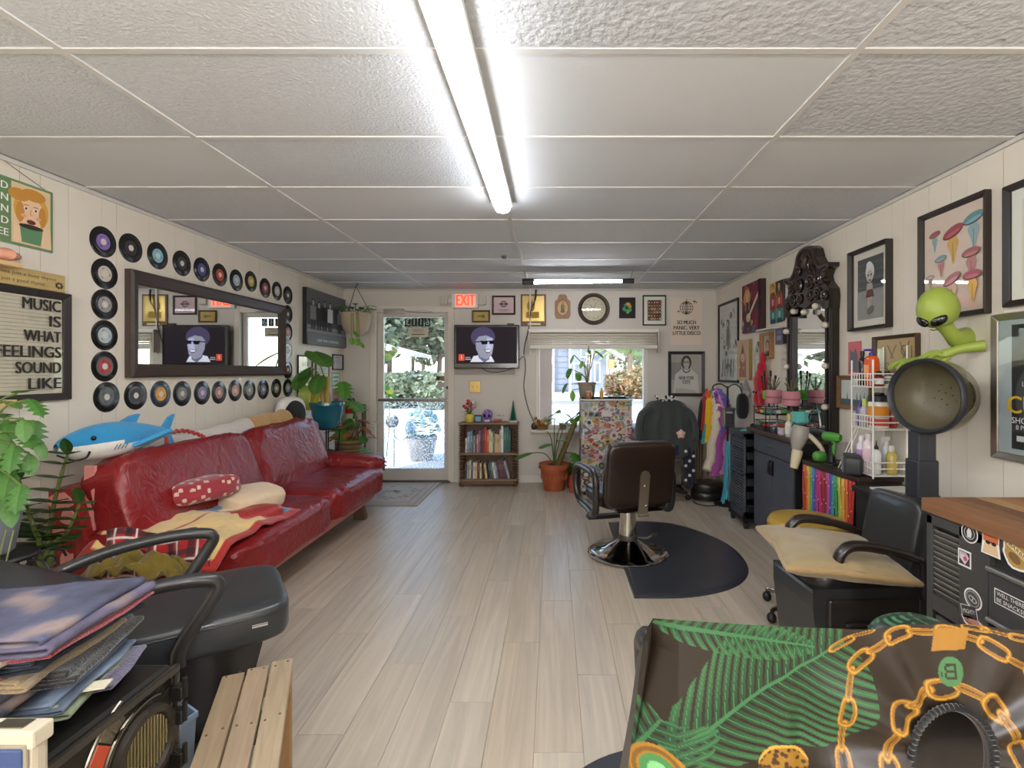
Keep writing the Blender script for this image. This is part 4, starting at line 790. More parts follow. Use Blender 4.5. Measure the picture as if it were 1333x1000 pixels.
canvas((XR, 4.465, 1.68), RW, .15, .14, .035, 'tiny dark canvas beside the top of the small wooden box frame', lambda a, w, h: (a.rect(-w, -h, w, h, 0x5a5668), a.rect(-w*.6, -h*.5, w*.6, h*.1, 0x8a8698), a.txt('LOVE', 0, h*.45, .02, 0xc0b8c8)), 0x2c2a30)
b = B(0xc9c0b2); b.box(-.17, -.07, -.008, .17, 0, .008); TM('thin_shelf', b, satin, 'thin pale ledge on the wall above the small wooden box frame', 'shelf', (XR, 4.72, 1.76), RW)
a = Art(-.002); a.rect(-.1, -.13, .1, .13, 0xd9ccc2)
for i, s in enumerate(['KEEP', 'CALM', 'AND CUT', 'HAIR']): a.txt(s, 0, .085-i*.055, .026, 0xa89088, .008)
TM('paper_poster', a, paper, 'pale paper with faint lettering tucked behind the left side of the vanity mirror', 'poster', (XR, 4.40, 1.50), RW)
a = Art(-.002); a.rect(-.035, -.045, .035, .045, 0x5a4c4c); a.rect(-.022, -.02, .022, .03, 0xa89a98); TM('small_card', a, paper, 'tiny dark card on the wall under the tall ink drawing', 'card', (XR, 5.45, 1.20), RW)
t = T('gnome_figure', 'small grey gnome figure with a pointed hat hung on the wall', 'figurine', (XR-.02, 5.2, 1.11), RW)
P(t, 'body', B(0xa8a4a0).sph((0, -.03, .03), (.06, .05, .055), 12, 8).sph((-.03, -.05, -.02), (.03, .03, .04), 8, 6).sph((.035, -.05, -.02), (.03, .03, .04), 8, 6), clay)
P(t, 'hat', B(0x8d8a88).lathe([(.045, .07), (.03, .11), (.012, .165), (0, .18)], 12, (.01, -.03, 0)), clay); P(t, 'beard', B(0xc4c0bc).sph((0, -.075, .03), (.03, .018, .035), 8, 6), clay)
# red plush lobster
t = T('plush_lobster', 'red plush lobster hanging head down on the right wall', 'plush toy', (XR-.06, 4.80, 1.27), RW)
LR = 0xb8182a
P(t, 'body', B(LR).sph((0, 0, .0), (.075, .055, .12), 18, 12, fn=lambda x, y, z: 1+.04*sin(z*9)).sph((.02, 0, .12), (.042, .04, .06), 14, 8).sph((.035, 0, .19), (.03, .025, .05), 12, 8).sph((.03, 0, .235), (.038, .018, .028), 12, 6), terry)
for s, dz in ((-1, 0), (1, .015)):
    P(t, 'claw', B(LR).sph((s*.045, -.01, -.14+dz), (.035, .03, .075), 14, 9).sph((s*.018, -.01, -.19+dz), (.014, .02, .04), 10, 7), terry)
    P(t, 'arm', B(LR).tube([(s*.05, 0, -.05), (s*.075, -.01, -.09), (s*.05, -.01, -.11)], .02, 8), terry)
    P(t, 'eye', B(0x101010).sph((s*.025, -.05, -.085), .009, 8, 6), gloss)
[o for o in bpy.data.objects if o.name == 'plush_lobster'][0].scale = (1.2, 1.1, 1.1)
# ---- carved vanity mirror ----
t = T('vanity_mirror', 'tall mirror in a carved dark wooden frame with scrolled crest and globe bulbs', 'mirror', (XR-.004, 3.91, .886), RW)
DW = 0x221814; d0 = -.058
for x0, x1 in ((-.332, -.262), (.262, .332)):
    b = B(DW); b.box(x0, d0, 0, x1, 0, .99); m_ = (x0+x1)/2; b.cyl((m_-.018, d0-.006, 0), (m_-.018, d0-.006, .98), .01, n=8); b.cyl((m_+.02, d0-.003, 0), (m_+.02, d0-.003, .98), .007, n=8); P(t, 'post', b, woodz, bev=.005)
b = B(DW); b.box(-.262, d0, 0, .262, 0, .05); P(t, 'bottom_rail', b, wood, bev=.004)
half = [(.335, .93), (.345, 1.02), (.335, 1.07), (.27, 1.13), (.255, 1.17), (.285, 1.215), (.33, 1.225), (.335, 1.255), (.25, 1.25), (.2, 1.27), (.15, 1.33), (.12, 1.40), (.07, 1.432), (0, 1.44)]
inn = [(-.262, .93), (-.2, .99), (-.1, 1.0), (0, .965), (.1, 1.0), (.2, .99), (.262, .93)]
outl = half+[(-x, z) for x, z in half[::-1][1:]]
b = B(DW); b.prism(outl+inn, d0-.02, 0, 'y'); P(t, 'crest', b, gloss, bev=.006)
for s in (-1, 1):
    P(t, 'crest_moulding', B(0x3f2c22).tube([(s*x*.97, d0-.022, z-.008) for x, z in spline([(x, z, 0) for x, z in half[4:]], 4) for z in [z]] if False else [V((s*p.x*.96, d0-.024, p.y-.012)) for p in spline([(x, z, 0) for x, z in half[3:]], 4)], .011, 8), satin)
    P(t, 'crest_moulding', B(0x3f2c22).tube([V((s*p.x*.8, d0-.022, p.y-.06)) for p in spline([(x, z, 0) for x, z in half[5:]], 4)], .008, 8), satin)
    for (x, z, r, dr_) in ((.10, 1.27, .045, 1), (.2, 1.165, .055, -1), (.085, 1.15, .062, 1), (.075, 1.055, .042, -1), (.19, 1.05, .05, 1), (.285, 1.03, .04, -1)):
        pts = [V((s*(x+r*(1-k/34)*cos(dr_*k*.42)), d0-.026-.012*(k/30), z+r*(1-k/34)*sin(dr_*k*.42))) for k in range(30)]
        P(t, 'scroll', B(0x3a2c26).tube(pts, [.0085-.0001*k for k in range(30)], 7), gloss)
b = B(0x4a352a); b.lathe([(.0, -.03), (.03, -.02), (.028, 0), (.02, .03), (.03, .05), (.012, .09), (0, .1)], 12, (0, d0-.02, 1.3)); P(t, 'finial', b, satin)
gl = [(-.27, .04), (.27, .04), (.27, .93)]+[(x, z+.005) for x, z in inn[::-1]]
b = B(0xe6eaea); b.prism([(-.27, .04), (.27, .04), (.27, .97), (.2, 1.0), (.1, 1.01), (0, .985), (-.1, 1.01), (-.2, 1.0), (-.27, .97)], -.034, -.03, 'y'); P(t, 'glass', b, mirrorm)
for x, z in ((-.30, .815), (-.30, .525), (-.30, .235), (.30, .815), (.30, .525), (.30, .235), (-.17, .965), (0, .94), (.17, .965)):
    bb = P(t, 'bulb', B(0xcfc6b4).sph((x, d0-.03, z), .023, 14, 9), gloss); P(bb, 'bulb_socket', B(0x8a8078).cyl((x, d0, z), (x, d0-.015, z), .02, n=12), satin)
# items stuck on the mirror glass right side: photos strip
for k, (z, c) in enumerate(((.86, 0x9a6a60), (.72, 0x6a5a50), (.60, 0xc0a898), (.45, 0xb09a88), (.33, 0x7a6a60))):
    a = Art(-.035); a.rect(.205, z-.05, .258, z+.05, 0xd8ccc0); a.rect(.21, z-.044, .253, z+.044, c); P(t, 'tucked_photo', a, paper)
# ---- frames nearer the viewer ----
def elephant(a, w, h):
    a.rect(-w, -h, w, h, 0x8d8c8c); a.rect(-w, -h*.05, w, h, 0x4c4c50)
    for k in range(4): a.line([(-w, h*(.05+.25*k)), (w, h*(.05+.25*k))], .006, 0x66666a)
    a.rect(-w, -h, w, -h*.1, 0x9a9a9a); a.disc(.05*w, -h*.72, .32*w, 0x6a6a6c, .12*h, tilt=.4)
    a.disc(0, .52*h, .34*w, 0xe6e4e2, .3*h); a.disc(-.05*w, .74*h, .22*w, 0xf0efed, .12*h); a.disc(0, .38*h, .27*w, 0xcfc6c2, .2*h)
    for s in (-1, 1): a.disc(s*.11*w, .42*h, .06*w, 0x3a3434, .04*h)
    a.disc(.02*w, .25*h, .08*w, 0x8a3038, .03*h)
    a.poly([(-.2*w, .16*h), (.2*w, .16*h), (.3*w, -.2*h), (-.28*w, -.2*h)], 0xb9b2ae); a.poly([(-.22*w, -.05*h), (.24*w, -.05*h), (.36*w, -.3*h), (-.3*w, -.3*h)], 0x6e2c30); a.poly([(-.1*w, -.3*h), (.02*w, -.3*h), (-.05*w, -.62*h), (-.14*w, -.62*h)], 0xc8c0bc); a.poly([(.1*w, -.3*h), (.2*w, -.3*h), (.12*w, -.55*h), (.02*w, -.6*h)], 0xc8c0bc)
rwf(3.017, 3.41, 1.637, 2.16, .022, .05, 0x2a2420, 'black framed grey print of a pale haired cartoon dancer in a red skirt', elephant, matw=.045, matcol=0xe6dcd2, back=0x8d8c8c)
def shrooms(a, w, h):
    a.rect(-w, -h, w, h, 0xe6cfc2)
    SK = [0xe0b060, 0x9fb8c0, 0xc88a8a, 0xd8b8a0]
    for x, z, s, cc, sk, tl in ((-.62, .62, .2, 0x9a5a56, 1, .15), (.02, .55, .34, 0xa8505a, 0, .3), (.68, .68, .32, 0x6f98a2, 1, .2), (-.38, .1, .2, 0x8aa0a4, 2, .15), (.62, .06, .28, 0xa86a6c, 2, .1), (-.75, -.22, .15, 0xb0a09a, 3, .05), (.02, -.36, .3, 0xb07a7c, 3, .4), (.68, -.36, .28, 0xa8606c, 0, .05), (-.6, -.75, .2, 0xc0705c, 3, 0)):
        X, Z, r = x*w, z*h, s*w; c = SK[sk]
        a.poly([(X-.3*r, Z), (X+.3*r, Z), (X+.34*r, Z-.3*r), (X+.58*r, Z-.8*r), (X+.3*r, Z-1.6*r), (X+.12*r, Z-2.4*r), (X-.06*r, Z-2.4*r), (X-.22*r, Z-1.6*r), (X-.58*r, Z-.8*r), (X-.34*r, Z-.3*r)], c)
        a.line([(X, Z-.75*r), (X+.02*r, Z-2.2*r)], .07*r, tuple(q*.5 for q in hx(c)))
        a.disc(X, Z+.05*r, r*1.05, 0x5a4644, r*.42, tilt=tl); a.disc(X, Z+.1*r, r*1.0, cc, r*.38, tilt=tl); a.disc(X, Z-.08*r, r*.75, tuple(min(1, q*1.5) for q in hx(cc)), r*.16, tilt=tl)
rwf(2.339, 2.773, 1.64, 2.21, .026, .035, 0x2a2018, 'large dark framed print of dancing mushrooms above the green alien', shrooms, back=0xe6cfc2)
rwf(1.78, 2.256, 1.655, 2.185, .028, .03, 0x241c1a, 'dark framed print cut off by the right edge of the photo', lambda a, w, h: (a.rect(-w, -h, w, h, 0xe4d8ca), a.rect(-w*.6, -h*.7, w*.8, h*.7, 0xb9a894), a.face(.05, 0, .08, shirt=0x6a5a50)), matw=.05, back=0xe4d8ca)
def gig(a, w, h):
    a.rect(-w, -h, w, h, 0xaab4b8); a.rect(-w*.72, -h*.92, w, h*.92, 0x2a2a2c); a.rect(-w*.3, h*.2, -w*.1, h*.9, 0x8a9298); a.rect(.1*w, h*.15, .25*w, h*.9, 0x6a7278); a.disc(-.35*w, h*.3, .12*w, 0x3c3e42, h*.1); a.ring(.1*w, -.15*h, .75*w, .05, 0x48484c)
    a.txt('LIVE MUSIC', -.2*w, h*.04, .02, 0xd8d8d8); a.txt('CUTS', -.25*w, -h*.28, .075, 0xe0b52c, .03); a.txt('SHOW NIGHT', -.2*w, -h*.5, .026, 0xe8e8e8, .01); a.txt('8 PM TONIGHT', -.2*w, -h*.6, .02, 0xc8c8c8); a.rect(-.6*w, -h*.8, -.45*w, -h*.72, 0xd0d0d0)
rwf(1.80, 2.325, .985, 1.63, .03, .022, 0xb9b3a8, 'silver framed dark concert poster low at the right edge above the wooden counter', gig, matw=.0, back=0xaab4b8, fmat=metal)
a = Art(-.003); a.rect(-.075, -.11, .075, .11, 0xcf6f72); a.poly([(-.06, -.09), (.02, -.09), (.03, .03), (.01, .07), (-.01, .04), (-.03, .04), (-.05, .07), (-.055, .0)], 0x6a6a70); a.poly([(.02, -.09), (.06, -.09), (.05, -.06), (.03, .02)], 0x7a7a80); TM('pink_card', a, paper, 'pink card with a grey cat right of the vanity mirror', 'card', (XR, 3.40, 1.462), RW)
rwf(3.20, 3.575, 1.12, 1.345, .03, .03, 0x7a5a3c, 'small brown framed seascape behind the white wire rack', lambda a, w, h: (a.rect(-w, -h, w, h, 0xd8dcd8), a.rect(-w, -h, w, -h*.55, 0x4a6a7a), [a.poly([(x*w, -h*.6), (x*w+.02, -h*.6), (x*w+.01, h*.1)], 0x6a8088) for x in (-.6, -.3, .1, .35, .6)]), back=0xd8dcd8, fmat=wood)
def tools(a, w, h):
    a.rect(-w, -h, w, h, 0xc9ac80)
    for x, s in ((-.2, 1), (.45, 1.2)):
        for q in (-.25, .25): a.line([(x*w-q*.05, h*.0), (x*w+q*.16, h*.7*s)], .01, 0x8a7858); a.ring(x*w+q*.16, -.02+h*-.2, .022, .006, 0x8a7858)
    a.ring(x*w, h*.4, .03, .006, 0x6a5a40); a.rect(-.8*w, -h*.5, -.55*w, h*.5, 0x9aa08a); a.txt('BARBER', 0, -h*.7, .03, 0x7a6848); a.line([(.8*w, -.6*h), (.8*w, .6*h)], .012, 0x8a7858)
rwf(2.79, 3.17, 1.31, 1.585, .02, .035, 0x4a3826, 'brown framed tan print of scissors and barber tools above the wire rack', tools, back=0xc9ac80)
# ---- green alien ----
t = T('alien_figure', 'lime green alien bust with black eyes reaching out of the wall above the dryer hood', 'figurine', (XR-.002, 2.44, 1.62), RW)
GA = 0x98aa46
def hd(x, y, z): return 1-.30*max(0, -z)**1.3+.05*max(0, z)+.03*max(0, y)
b = B(GA); b.m = M4.Translation(V((.04, -.2, .035))) @ M4.Rotation(rad(30), 4, 'Z') @ M4.Rotation(rad(14), 4, 'X'); b.sph((0, 0, 0), (.082, .098, .11), 28, 18, fn=hd); hm = b.m; P(t, 'head', b, satin)
for s in (-1, 1): b = B(0x0c0d08); b.m = hm @ M4.Translation(V((s*.034, -.078, -.03))) @ M4.Rotation(s*.5, 4, 'Z') @ M4.Rotation(s*-.5, 4, 'Y'); b.sph((0, 0, 0), (.036, .014, .023), 16, 9); P(t, 'eye', b, gloss)
b = B(0x5a7018); b.m = hm; b.tube([(-.014, -.058, -.074), (0, -.062, -.077), (.014, -.058, -.074)], .003, 5); P(t, 'mouth', b, satin)
P(t, 'neck', B(GA).tube(spline([(.03, -.17, -.02), (.02, -.12, -.07), (-.02, -.05, -.09), (-.045, 0, -.085)], 5), [.035, .034, .032, .031, .031, .033, .036, .04, .044, .048, .05, .052, .053, .054, .054, .054], 14), satin)
for (ax, az), (hx_, hy, hz_), s in (((.066, -.126), (-.03, -.12, -.165), 1), ((-.196, -.18), (-.25, -.12, -.2), -1)):
    an = P(t, 'arm', B(GA).tube(spline([(ax, 0, az), ((ax+hx_)/2, hy*.5, (az+hz_)/2+.01), (hx_, hy, hz_)], 5), [.027, .026, .025, .024, .023, .022, .021, .021, .022, .024, .026], 12), satin)
    for k in range(4):
        o = (k-1.5)*.015; p0 = V((hx_+o*.2, hy, hz_-o*.25)); L_ = [.07, .085, .082, .065][k]
        b = B(GA); b.tube(spline([p0, p0+V((-.35*L_+o*.3, -.35*L_, .008)), p0+V((-.7*L_+o*.6, -.65*L_, -.008)), p0+V((-L_*.95+o*.8, -.8*L_, -.035))], 4), [.012, .0115, .011, .0105, .01, .0095, .009, .0085, .008, .0075, .007, .006, .004], 8); P(an, 'finger', b, satin)
    p0 = V((hx_+.012, hy+.02, hz_-.012)); b = B(GA); b.tube(spline([p0, p0+V((-.02, -.03, -.025)), p0+V((-.045, -.05, -.04))], 4), [.0115, .011, .0105, .01, .009, .008, .007, .006, .004], 8); P(an, 'thumb', b, satin)
# ================= furniture along the right wall =================
# dark cabinet
cab = T('storage_cabinet', 'dark blue black wooden cabinet with a drawer over two doors under the vanity mirror', 'cabinet', (1.865, 4.06, 0))
NV = 0x4c4f59; fx = 1.735; y0, y1, zt = 3.70, 4.42, .855
b = BL(cab, 0x1d1c1e); b.box(fx+.02, y0, .06, 1.998, y1, zt); b.box(fx+.05, y0+.01, 0, 1.99, y1-.01, .06); P(cab, 'body', b, satin, bev=.003)
nav = mat('worn_black_paint', .5, var=(7, .7, 1.35))
b = BL(cab, NV); b.box(fx, y0+.005, .70, fx+.02, y1-.005, zt-.01); dw = P(cab, 'drawer', b, nav, bev=.004)
b = BL(cab, 0x9a9a98); b.tube(spline([(fx, 4.0, .775), (fx-.025, 4.01, .785), (fx-.03, 4.06, .788), (fx-.025, 4.11, .785), (fx, 4.12, .775)], 4), .005, 6); P(dw, 'handle', b, metal)
for a0, a1, hy in ((y0+.005, 4.058, 4.035), (4.062, y1-.005, 4.085)):
    b = BL(cab, NV); b.box(fx, a0, .07, fx+.02, a1, .692); d = P(cab, 'door', b, nav, bev=.004)
    b = BL(cab, 0x15130f); b.box(fx-.006, hy-.016, .545, fx, hy+.016, .665); b.tube([(fx-.004, hy-.012, .655), (fx-.024, hy-.012, .645), (fx-.024, hy-.012, .565), (fx-.004, hy-.012, .555)], .004, 6); P(d, 'handle', b, dmetal)
b = BL(cab, 0x7a3a2a); b.box(fx-.004, y0-.012, .66, fx+.035, y0, .80); P(cab, 'corner_bracket', b, wood)
ct = B(0x4a362a); ct.box(-.155, -.44, 0, .152, .44, .03); TM('counter_top', ct, woody, 'dark brown wooden counter top lying on the blue black cabinet', 'counter', (1.855, 4.06, .8555), 0, bev=.005)
CZ = .886
# trolley
tr = T('salon_trolley', 'black rolling salon trolley with louvred side and open trays on castors', 'trolley', (1.80, 4.62, 0)); ty0, ty1, tx0, tx1 = 4.45, 4.79, 1.66, 1.94
TB = 0x42454f
b = BL(tr, TB)
for a, c in ((ty0, ty0+.025), (ty1-.025, ty1)): b.box(tx0, a, .09, tx0+.022, c, .83)
for z0, z1 in ((.09, .15), (.455, .485), (.79, .83)): b.box(tx0, ty0, z0, tx0+.022, ty1, z1)
P(tr, 'louvre_frame', b, satin, bev=.003)
sl = BL(tr, 0x666a74); sl.m = M4(); sl.bc((0, 0, 0), (.006, ty1-ty0-.045, .02), M4.Rotation(rad(-32), 3, 'Y').to_3x3()); sme = sl.mesh('slat', satin)
for k in range(12): put('slat', sme, tr, loc=(tx0+.012-1.80, 0, .50+k*.0245))
for k in range(12): put('slat', sme, tr, loc=(tx0+.012-1.80, 0, .165+k*.0245))
b = BL(tr, 0x121214); b.box(tx1-.02, ty0, .09, tx1, ty1, .83); b.box(tx0+.02, ty1-.015, .09, tx1, ty1, .83); b.box(tx0-.01, ty0-.015, .06, tx1+.01, ty1+.015, .09); P(tr, 'body', b, satin)
for k in range(6): b = BL(tr, 0x17171b); z = .14+k*.115; b.box(tx0+.03, ty0-.004, z, tx1-.022, ty1-.03, z+.065); P(tr, 'tray', b, satin, bev=.004)
b = BL(tr, TB); b.box(tx0-.005, ty0-.008, .83, tx1+.005, ty1+.005, .845); P(tr, 'top', b, satin, bev=.003)
for x in (tx0+.02, tx1-.03):
    for y in (ty0+.005, ty1-.02): b = BL(tr, 0x2e2a28); b.m = b.m @ M4.Translation(V((x, y, .028))) @ M4.Rotation(PI/2, 4, 'Y'); b.lathe([(.012, -.016), (.028, -.014), (.028, .014), (.012, .016)], 16); P(tr, 'castor', b, rubber); b = BL(tr, 0x5a5854); b.cyl((x, y, .03), (x, y, .062), .008, n=8); P(tr, 'castor_stem', b, metal)
for k, (x, y, c, n) in enumerate([(1.70, 4.52, 0x4ab0a0, 'turquoise'), (1.74, 4.60, 0xd8a0a8, 'pink'), (1.82, 4.55, 0x1c1a1c, 'black'), (1.85, 4.68, 0x221e22, 'charcoal')]):
    b = B(c); b.m = M4.Rotation(k*.8, 4, 'Z'); (b.sph((0, 0, .025), (.045, .03, .026), 12, 7, e=.7) if k > 1 else b.box(-.04, -.018, 0, .04, .018, .012)); b.tube([(.03, 0, .008), (.07, .01, .008)], .007, 6)
    TM('hair_clip' if k < 2 else 'hair_brush', b, satin, f'{n} styling tool lying on top of the black trolley', 'hair tool', (x, y, .8455))
# hood dryer
hd_ = T('hood_dryer', 'black hood hair dryer with a smoky plastic bowl on a square column', 'hair dryer', (1.78, 2.46, 0), 0)
mh = M4.Translation(V((-.06, -.09, 1.258))) @ M4.Rotation(rad(21), 4, 'Z') @ M4.Rotation(rad(-90), 4, 'Y')
b = B(0x3a3c40); b.m = mh
b.lathe([(.152, -.012), (.155, -.002), (.167, .012), (.174, .004), (.178, -.012), (.172, -.03), (.16, -.03), (.152, -.012)], 44, cap=False); P(hd_, 'rim', b, dmetal)
b = B(0x8a8468); b.m = mh; b.lathe([(.168, -.02), (.172, -.06), (.166, -.11), (.15, -.15), (.125, -.178), (.09, -.195), (.04, -.2), (0, -.2)], 40, cap=False); P(hd_, 'bowl', b, smoke)
b = B(0x2a2824); b.m = mh; b.lathe([(.09, -.19), (.1, -.205), (.08, -.235), (.05, -.24), (0, -.24)], 24, cap=False); P(hd_, 'motor_cap', b, satin)
b = B(0x665f48); b.m = mh
b.lathe([(.155, -.02), (.153, -.06), (.135, -.12), (.09, -.15), (0, -.158)], 36, cap=False); P(hd_, 'inner_bowl', b, satin)
for k in range(40):
    q = k*2.4; rr = .125*math.sqrt((k+.5)/40); b = B(0x3a3528); b.m = mh; b.lathe([(.004, 0), (0, .001)], 8, (rr*cos(q), rr*sin(q), -.155+(max(0, rr-.09)*.67)+(.002 if rr < .09 else .004))); P(hd_, 'air_hole', b, matte)
b = B(0x33353a); b.box(-.042, -.03, .93, .045, .045, 1.085); P(hd_, 'neck', b, satin, bev=.006)
b = B(0x2d2f34); b.box(-.05, -.035, .04, .055, .055, .95); P(hd_, 'column', b, satin, bev=.008)
b = B(0x202124); b.box(-.14, -.2, .0, .2, .13, .045); P(hd_, 'base', b, satin, bev=.012)
b = B(0x24262a); b.tube(spline([(.02, .02, 1.05), (.035, .03, 1.075), (.05, .035, 1.09)], 3), .03, 10); P(hd_, 'swivel', b, dmetal)
# low black side cabinet behind the chair
lc = T('side_table', 'low black side table with loose papers behind the salon chair', 'table', (1.82, 2.74, 0))
b = BL(lc, 0x1c1b1c); b.box(1.68, 2.62, .70, 1.99, 2.88, .735); b.box(1.70, 2.64, .1, 1.985, 2.87, .70); P(lc, 'body', b, satin, bev=.006)
for x in (1.72, 1.96):
    for y in (2.66, 2.85): b = BL(lc, 0x141414); b.cyl((x, y, 0), (x, y, .1), .016, n=10); P(lc, 'leg', b, satin)
b = B(0xc9c6c0); b.m = M4.Rotation(.12, 4, 'Z'); b.box(-.1, -.07, 0, .1, .07, .01); TM('paper_stack', b, paper, 'stack of pale papers on the low black side table', 'papers', (1.83, 2.72, .7355))
# rainbow cabinet
rc = T('curtained_cabinet', 'low dark brown cabinet hidden behind rainbow strands beside the salon chair', 'cabinet', (1.86, 3.2, 0)); ry0, ry1 = 2.905, 3.50
b = BL(rc, 0x2e2019); b.box(1.74, ry0+.012, .06, 1.995, ry1-.012, .745); b.box(1.76, ry0+.02, 0, 1.98, ry1-.02, .06); P(rc, 'body', b, wood, bev=.004)
arcp = [(1.70+.035*(abs(k/12-.3)*1.4)**2, ry1-(ry1-ry0)*k/12) for k in range(13)]
b = BL(rc, 0x33251d); b.prism([(x, y) for x, y in arcp]+[(1.998, ry0), (1.998, ry1)], .745, .769, 'z'); P(rc, 'top', b, wood, bev=.003)
cv = T('rainbow_curtain', 'curtain of rainbow strands with tiny stars hanging from the low cabinet top', 'curtain', (1.705, 3.2, .745))
RBW = [0xa83a2e, 0xc05a34, 0xc9a040, 0x7aa04a, 0x4a78a8, 0x5a4a9a, 0xa03a80, 0xb8346a, 0x9a2e3c, 0x8a2a34, 0xb04a9a, 0x4a58a0, 0x3f8a98, 0x3a8a4a, 0xb0b048, 0xd09a3a, 0xc86a34, 0xb8382c, 0xa83028]
for k, c in enumerate(RBW):
    ya = 3.485-.03*k; xo = 1.708+.02*(abs((3.5-ya)/.6-.3)*1.4)**2; b = BL(cv, c)
    b.surf(lambda u, v: V((xo-.005-.006*sin(u*PI)-.004*sin(v*7+k), ya-.031*u+.003*sin(v*9+k*2), .743-.66*v)), 5, 12); P(cv, 'strand', b, satin, sol=.002)
    for s in range(5): b = BL(cv, 0xe8dcd0); z = .70-.13*s-.05*((k*7) % 3)/3; b.sph((xo-.014, ya-.015+.006*((k+s) % 3-1), z), (.002, .005, .005), 6, 4); P(cv, 'star', b, gloss)
TZ = .770
sp = T('desk_speaker', 'dark grey rounded speaker standing on the low rainbow cabinet', 'speaker', (1.765, 3.015, TZ), rad(-118))
P(sp, 'body', B(0x2e3032).sph((0, 0, .058), (.105, .05, .056), 36, 20, e=.32), rubber); P(sp, 'grille', B(0x4a4e52).sph((0, -.012, .06), (.097, .043, .047), 32, 16, e=.3), fabric)
# small green dryer
gf = T('green_dryer', 'small lime green hair dryer in a black stand on the low rainbow cabinet', 'hair dryer', (1.80, 3.30, TZ), rad(-60))
P(gf, 'stand', B(0x17181a).lathe([(.055, 0), (.055, .012), (.03, .02), (.026, .06), (.022, .13), (.03, .16)], 16), satin)
b = B(0x4a8f36); b.m = M4.Translation(V((0, 0, .20))) @ M4.Rotation(PI/2, 4, 'Y'); b.lathe([(.028, -.07), (.034, -.06), (.036, 0), (.03, .05), (.024, .075)], 16); P(gf, 'barrel', b, satin)
P(gf, 'handle', B(0x437f30).sph((.015, 0, .12), (.024, .02, .065), 14, 9), satin); P(gf, 'rear_grille', B(0x16301a).cyl((-.073, 0, .2), (-.068, 0, .2), .026), satin)
gf.scale = (.78, .78, .9)
b = B(0x4a8a34); b.sph((0, 0, .035), (.045, .03, .035), 16, 10, e=.7); TM('green_clip', b, satin, 'lime green clip lying beside the small green dryer', 'hair clip', (1.78, 3.41, TZ))
b = B(0xd8d4cc); b.cyl((0, -.09, .03), (0, .09, .03), .03, n=18); TM('towel_roll', b, terry, 'white rolled towel behind the dark speaker', 'towel', (1.90, 3.16, TZ), rad(0))
bxx = B(0x3a3836); bxx.box(-.035, -.03, 0, .035, .03, .075).box(-.036, -.024, .01, -.035, .024, .065, 0xc9c4ba); TM('small_box', bxx, satin, 'small dark box with a pale face standing behind the white towel roll', 'box', (1.93, 3.28, TZ))
b = B(0xd0d4d4); b.lathe([(.04, 0), (.045, .02), (.045, .1), (.04, .11), (.042, .13)], 16); TM('clear_jar', b, clear, 'clear plastic jar beside the green dryer against the wall', 'jar', (1.93, 3.40, TZ))
# white wire rack with bottles
rk = T('wire_rack', 'white three tier wire rack of hair products against the right wall', 'rack', (1.88, 2.96, TZ)); rx0, rx1, r0, r1 = 1.795, 1.985, 2.865, 3.07; WHT = 0xe6e2da
for x in (rx0, rx1):
    for y in (r0, r1): b = BL(rk, WHT); b.cyl((x, y, TZ), (x, y, 1.52 if x > 1.9 else 1.44), .005, n=8); P(rk, 'post', b, satin)
tiers = (.785, 1.045, 1.285)
for z in tiers:
    b = BL(rk, WHT)
    for dz in (0, .04, .075): b.tube([(rx0, r0, z+dz), (rx1, r0, z+dz), (rx1, r1, z+dz), (rx0, r1, z+dz)], .004, 6, closed=True)
    for k in range(1, 8): y = r0+(r1-r0)*k/8; b.tube([(rx0, y, z+.075), (rx0, y, z), (rx1, y, z), (rx1, y, z+.075)], .0028, 5)
    P(rk, 'tier_basket', b, satin)
for y in (3.12, 3.15): b = BL(rk, WHT); b.tube([(rx0-.02, y+.03, TZ+.003), (rx0+.05, y-.06, 1.06)], .0035, 6); P(rk, 'brace_wire', b, satin)
def bottle(name, label, x, y, z, r, h, col, capc, caph=.04, kind='cap', lab=None, cat='bottle', sh=.8):
    t = T(name, label, cat, (x, y, z), 0); P(t, 'body', B(col).lathe([(r*.9, 0), (r, .006), (r, h*sh), (r*.75, h*(sh+.12)), (r*.4, h), (r*.4, h+.004)], 18), gloss)
    b = B(capc)
    if kind == 'pump': b.cyl((0, 0, h), (0, 0, h+.02), r*.45, n=12); b.cyl((0, 0, h+.02), (0, 0, h+.035), r*.15, n=8); b.bc((-.012, 0, h+.04), (.045, .014, .012))
    elif kind == 'spray': b.cyl((0, 0, h), (0, 0, h+.022), r*.42, n=12); b.bc((-.008, 0, h+.034), (.05, .018, .022)); b.tube([(-.02, 0, h+.025), (-.03, 0, h+.0)], .004, 6)
    elif kind == 'nozzle': b.lathe([(r*.45, h), (r*.4, h+.015), (r*.15, h+.02), (.002, h+caph)], 12)
    else: b.lathe([(r*.55, h), (r*.55, h+caph), (r*.45, h+caph+.003), (0, h+caph+.003)], 14)
    P(t, kind if kind in ('cap', 'nozzle') else 'pump_head', b, satin)
    if lab: P(t, 'label', B(lab).lathe([(r*1.012, h*.18), (r*1.012, h*sh*.9)], 18, cap=False), paper)
    return t
T1, T2, T3 = [z+.006 for z in tiers]
bottle('spray_bottle', 'tall dark brown bottle at the left of the rack top tier', 1.84, 3.04, T3, .022, .17, 0x2c1c18, 0x1c1414, .03)
bottle('hair_product', 'slim white and green tube beside the tall dark brown bottle', 1.85, 2.995, T3, .02, .15, 0xdfe0d8, 0x6a8a5a, .02)
t = T('orange_bottle', 'orange pump bottle with a purple pump on the rack top tier', 'bottle', (1.83, 2.935, T3), 0)
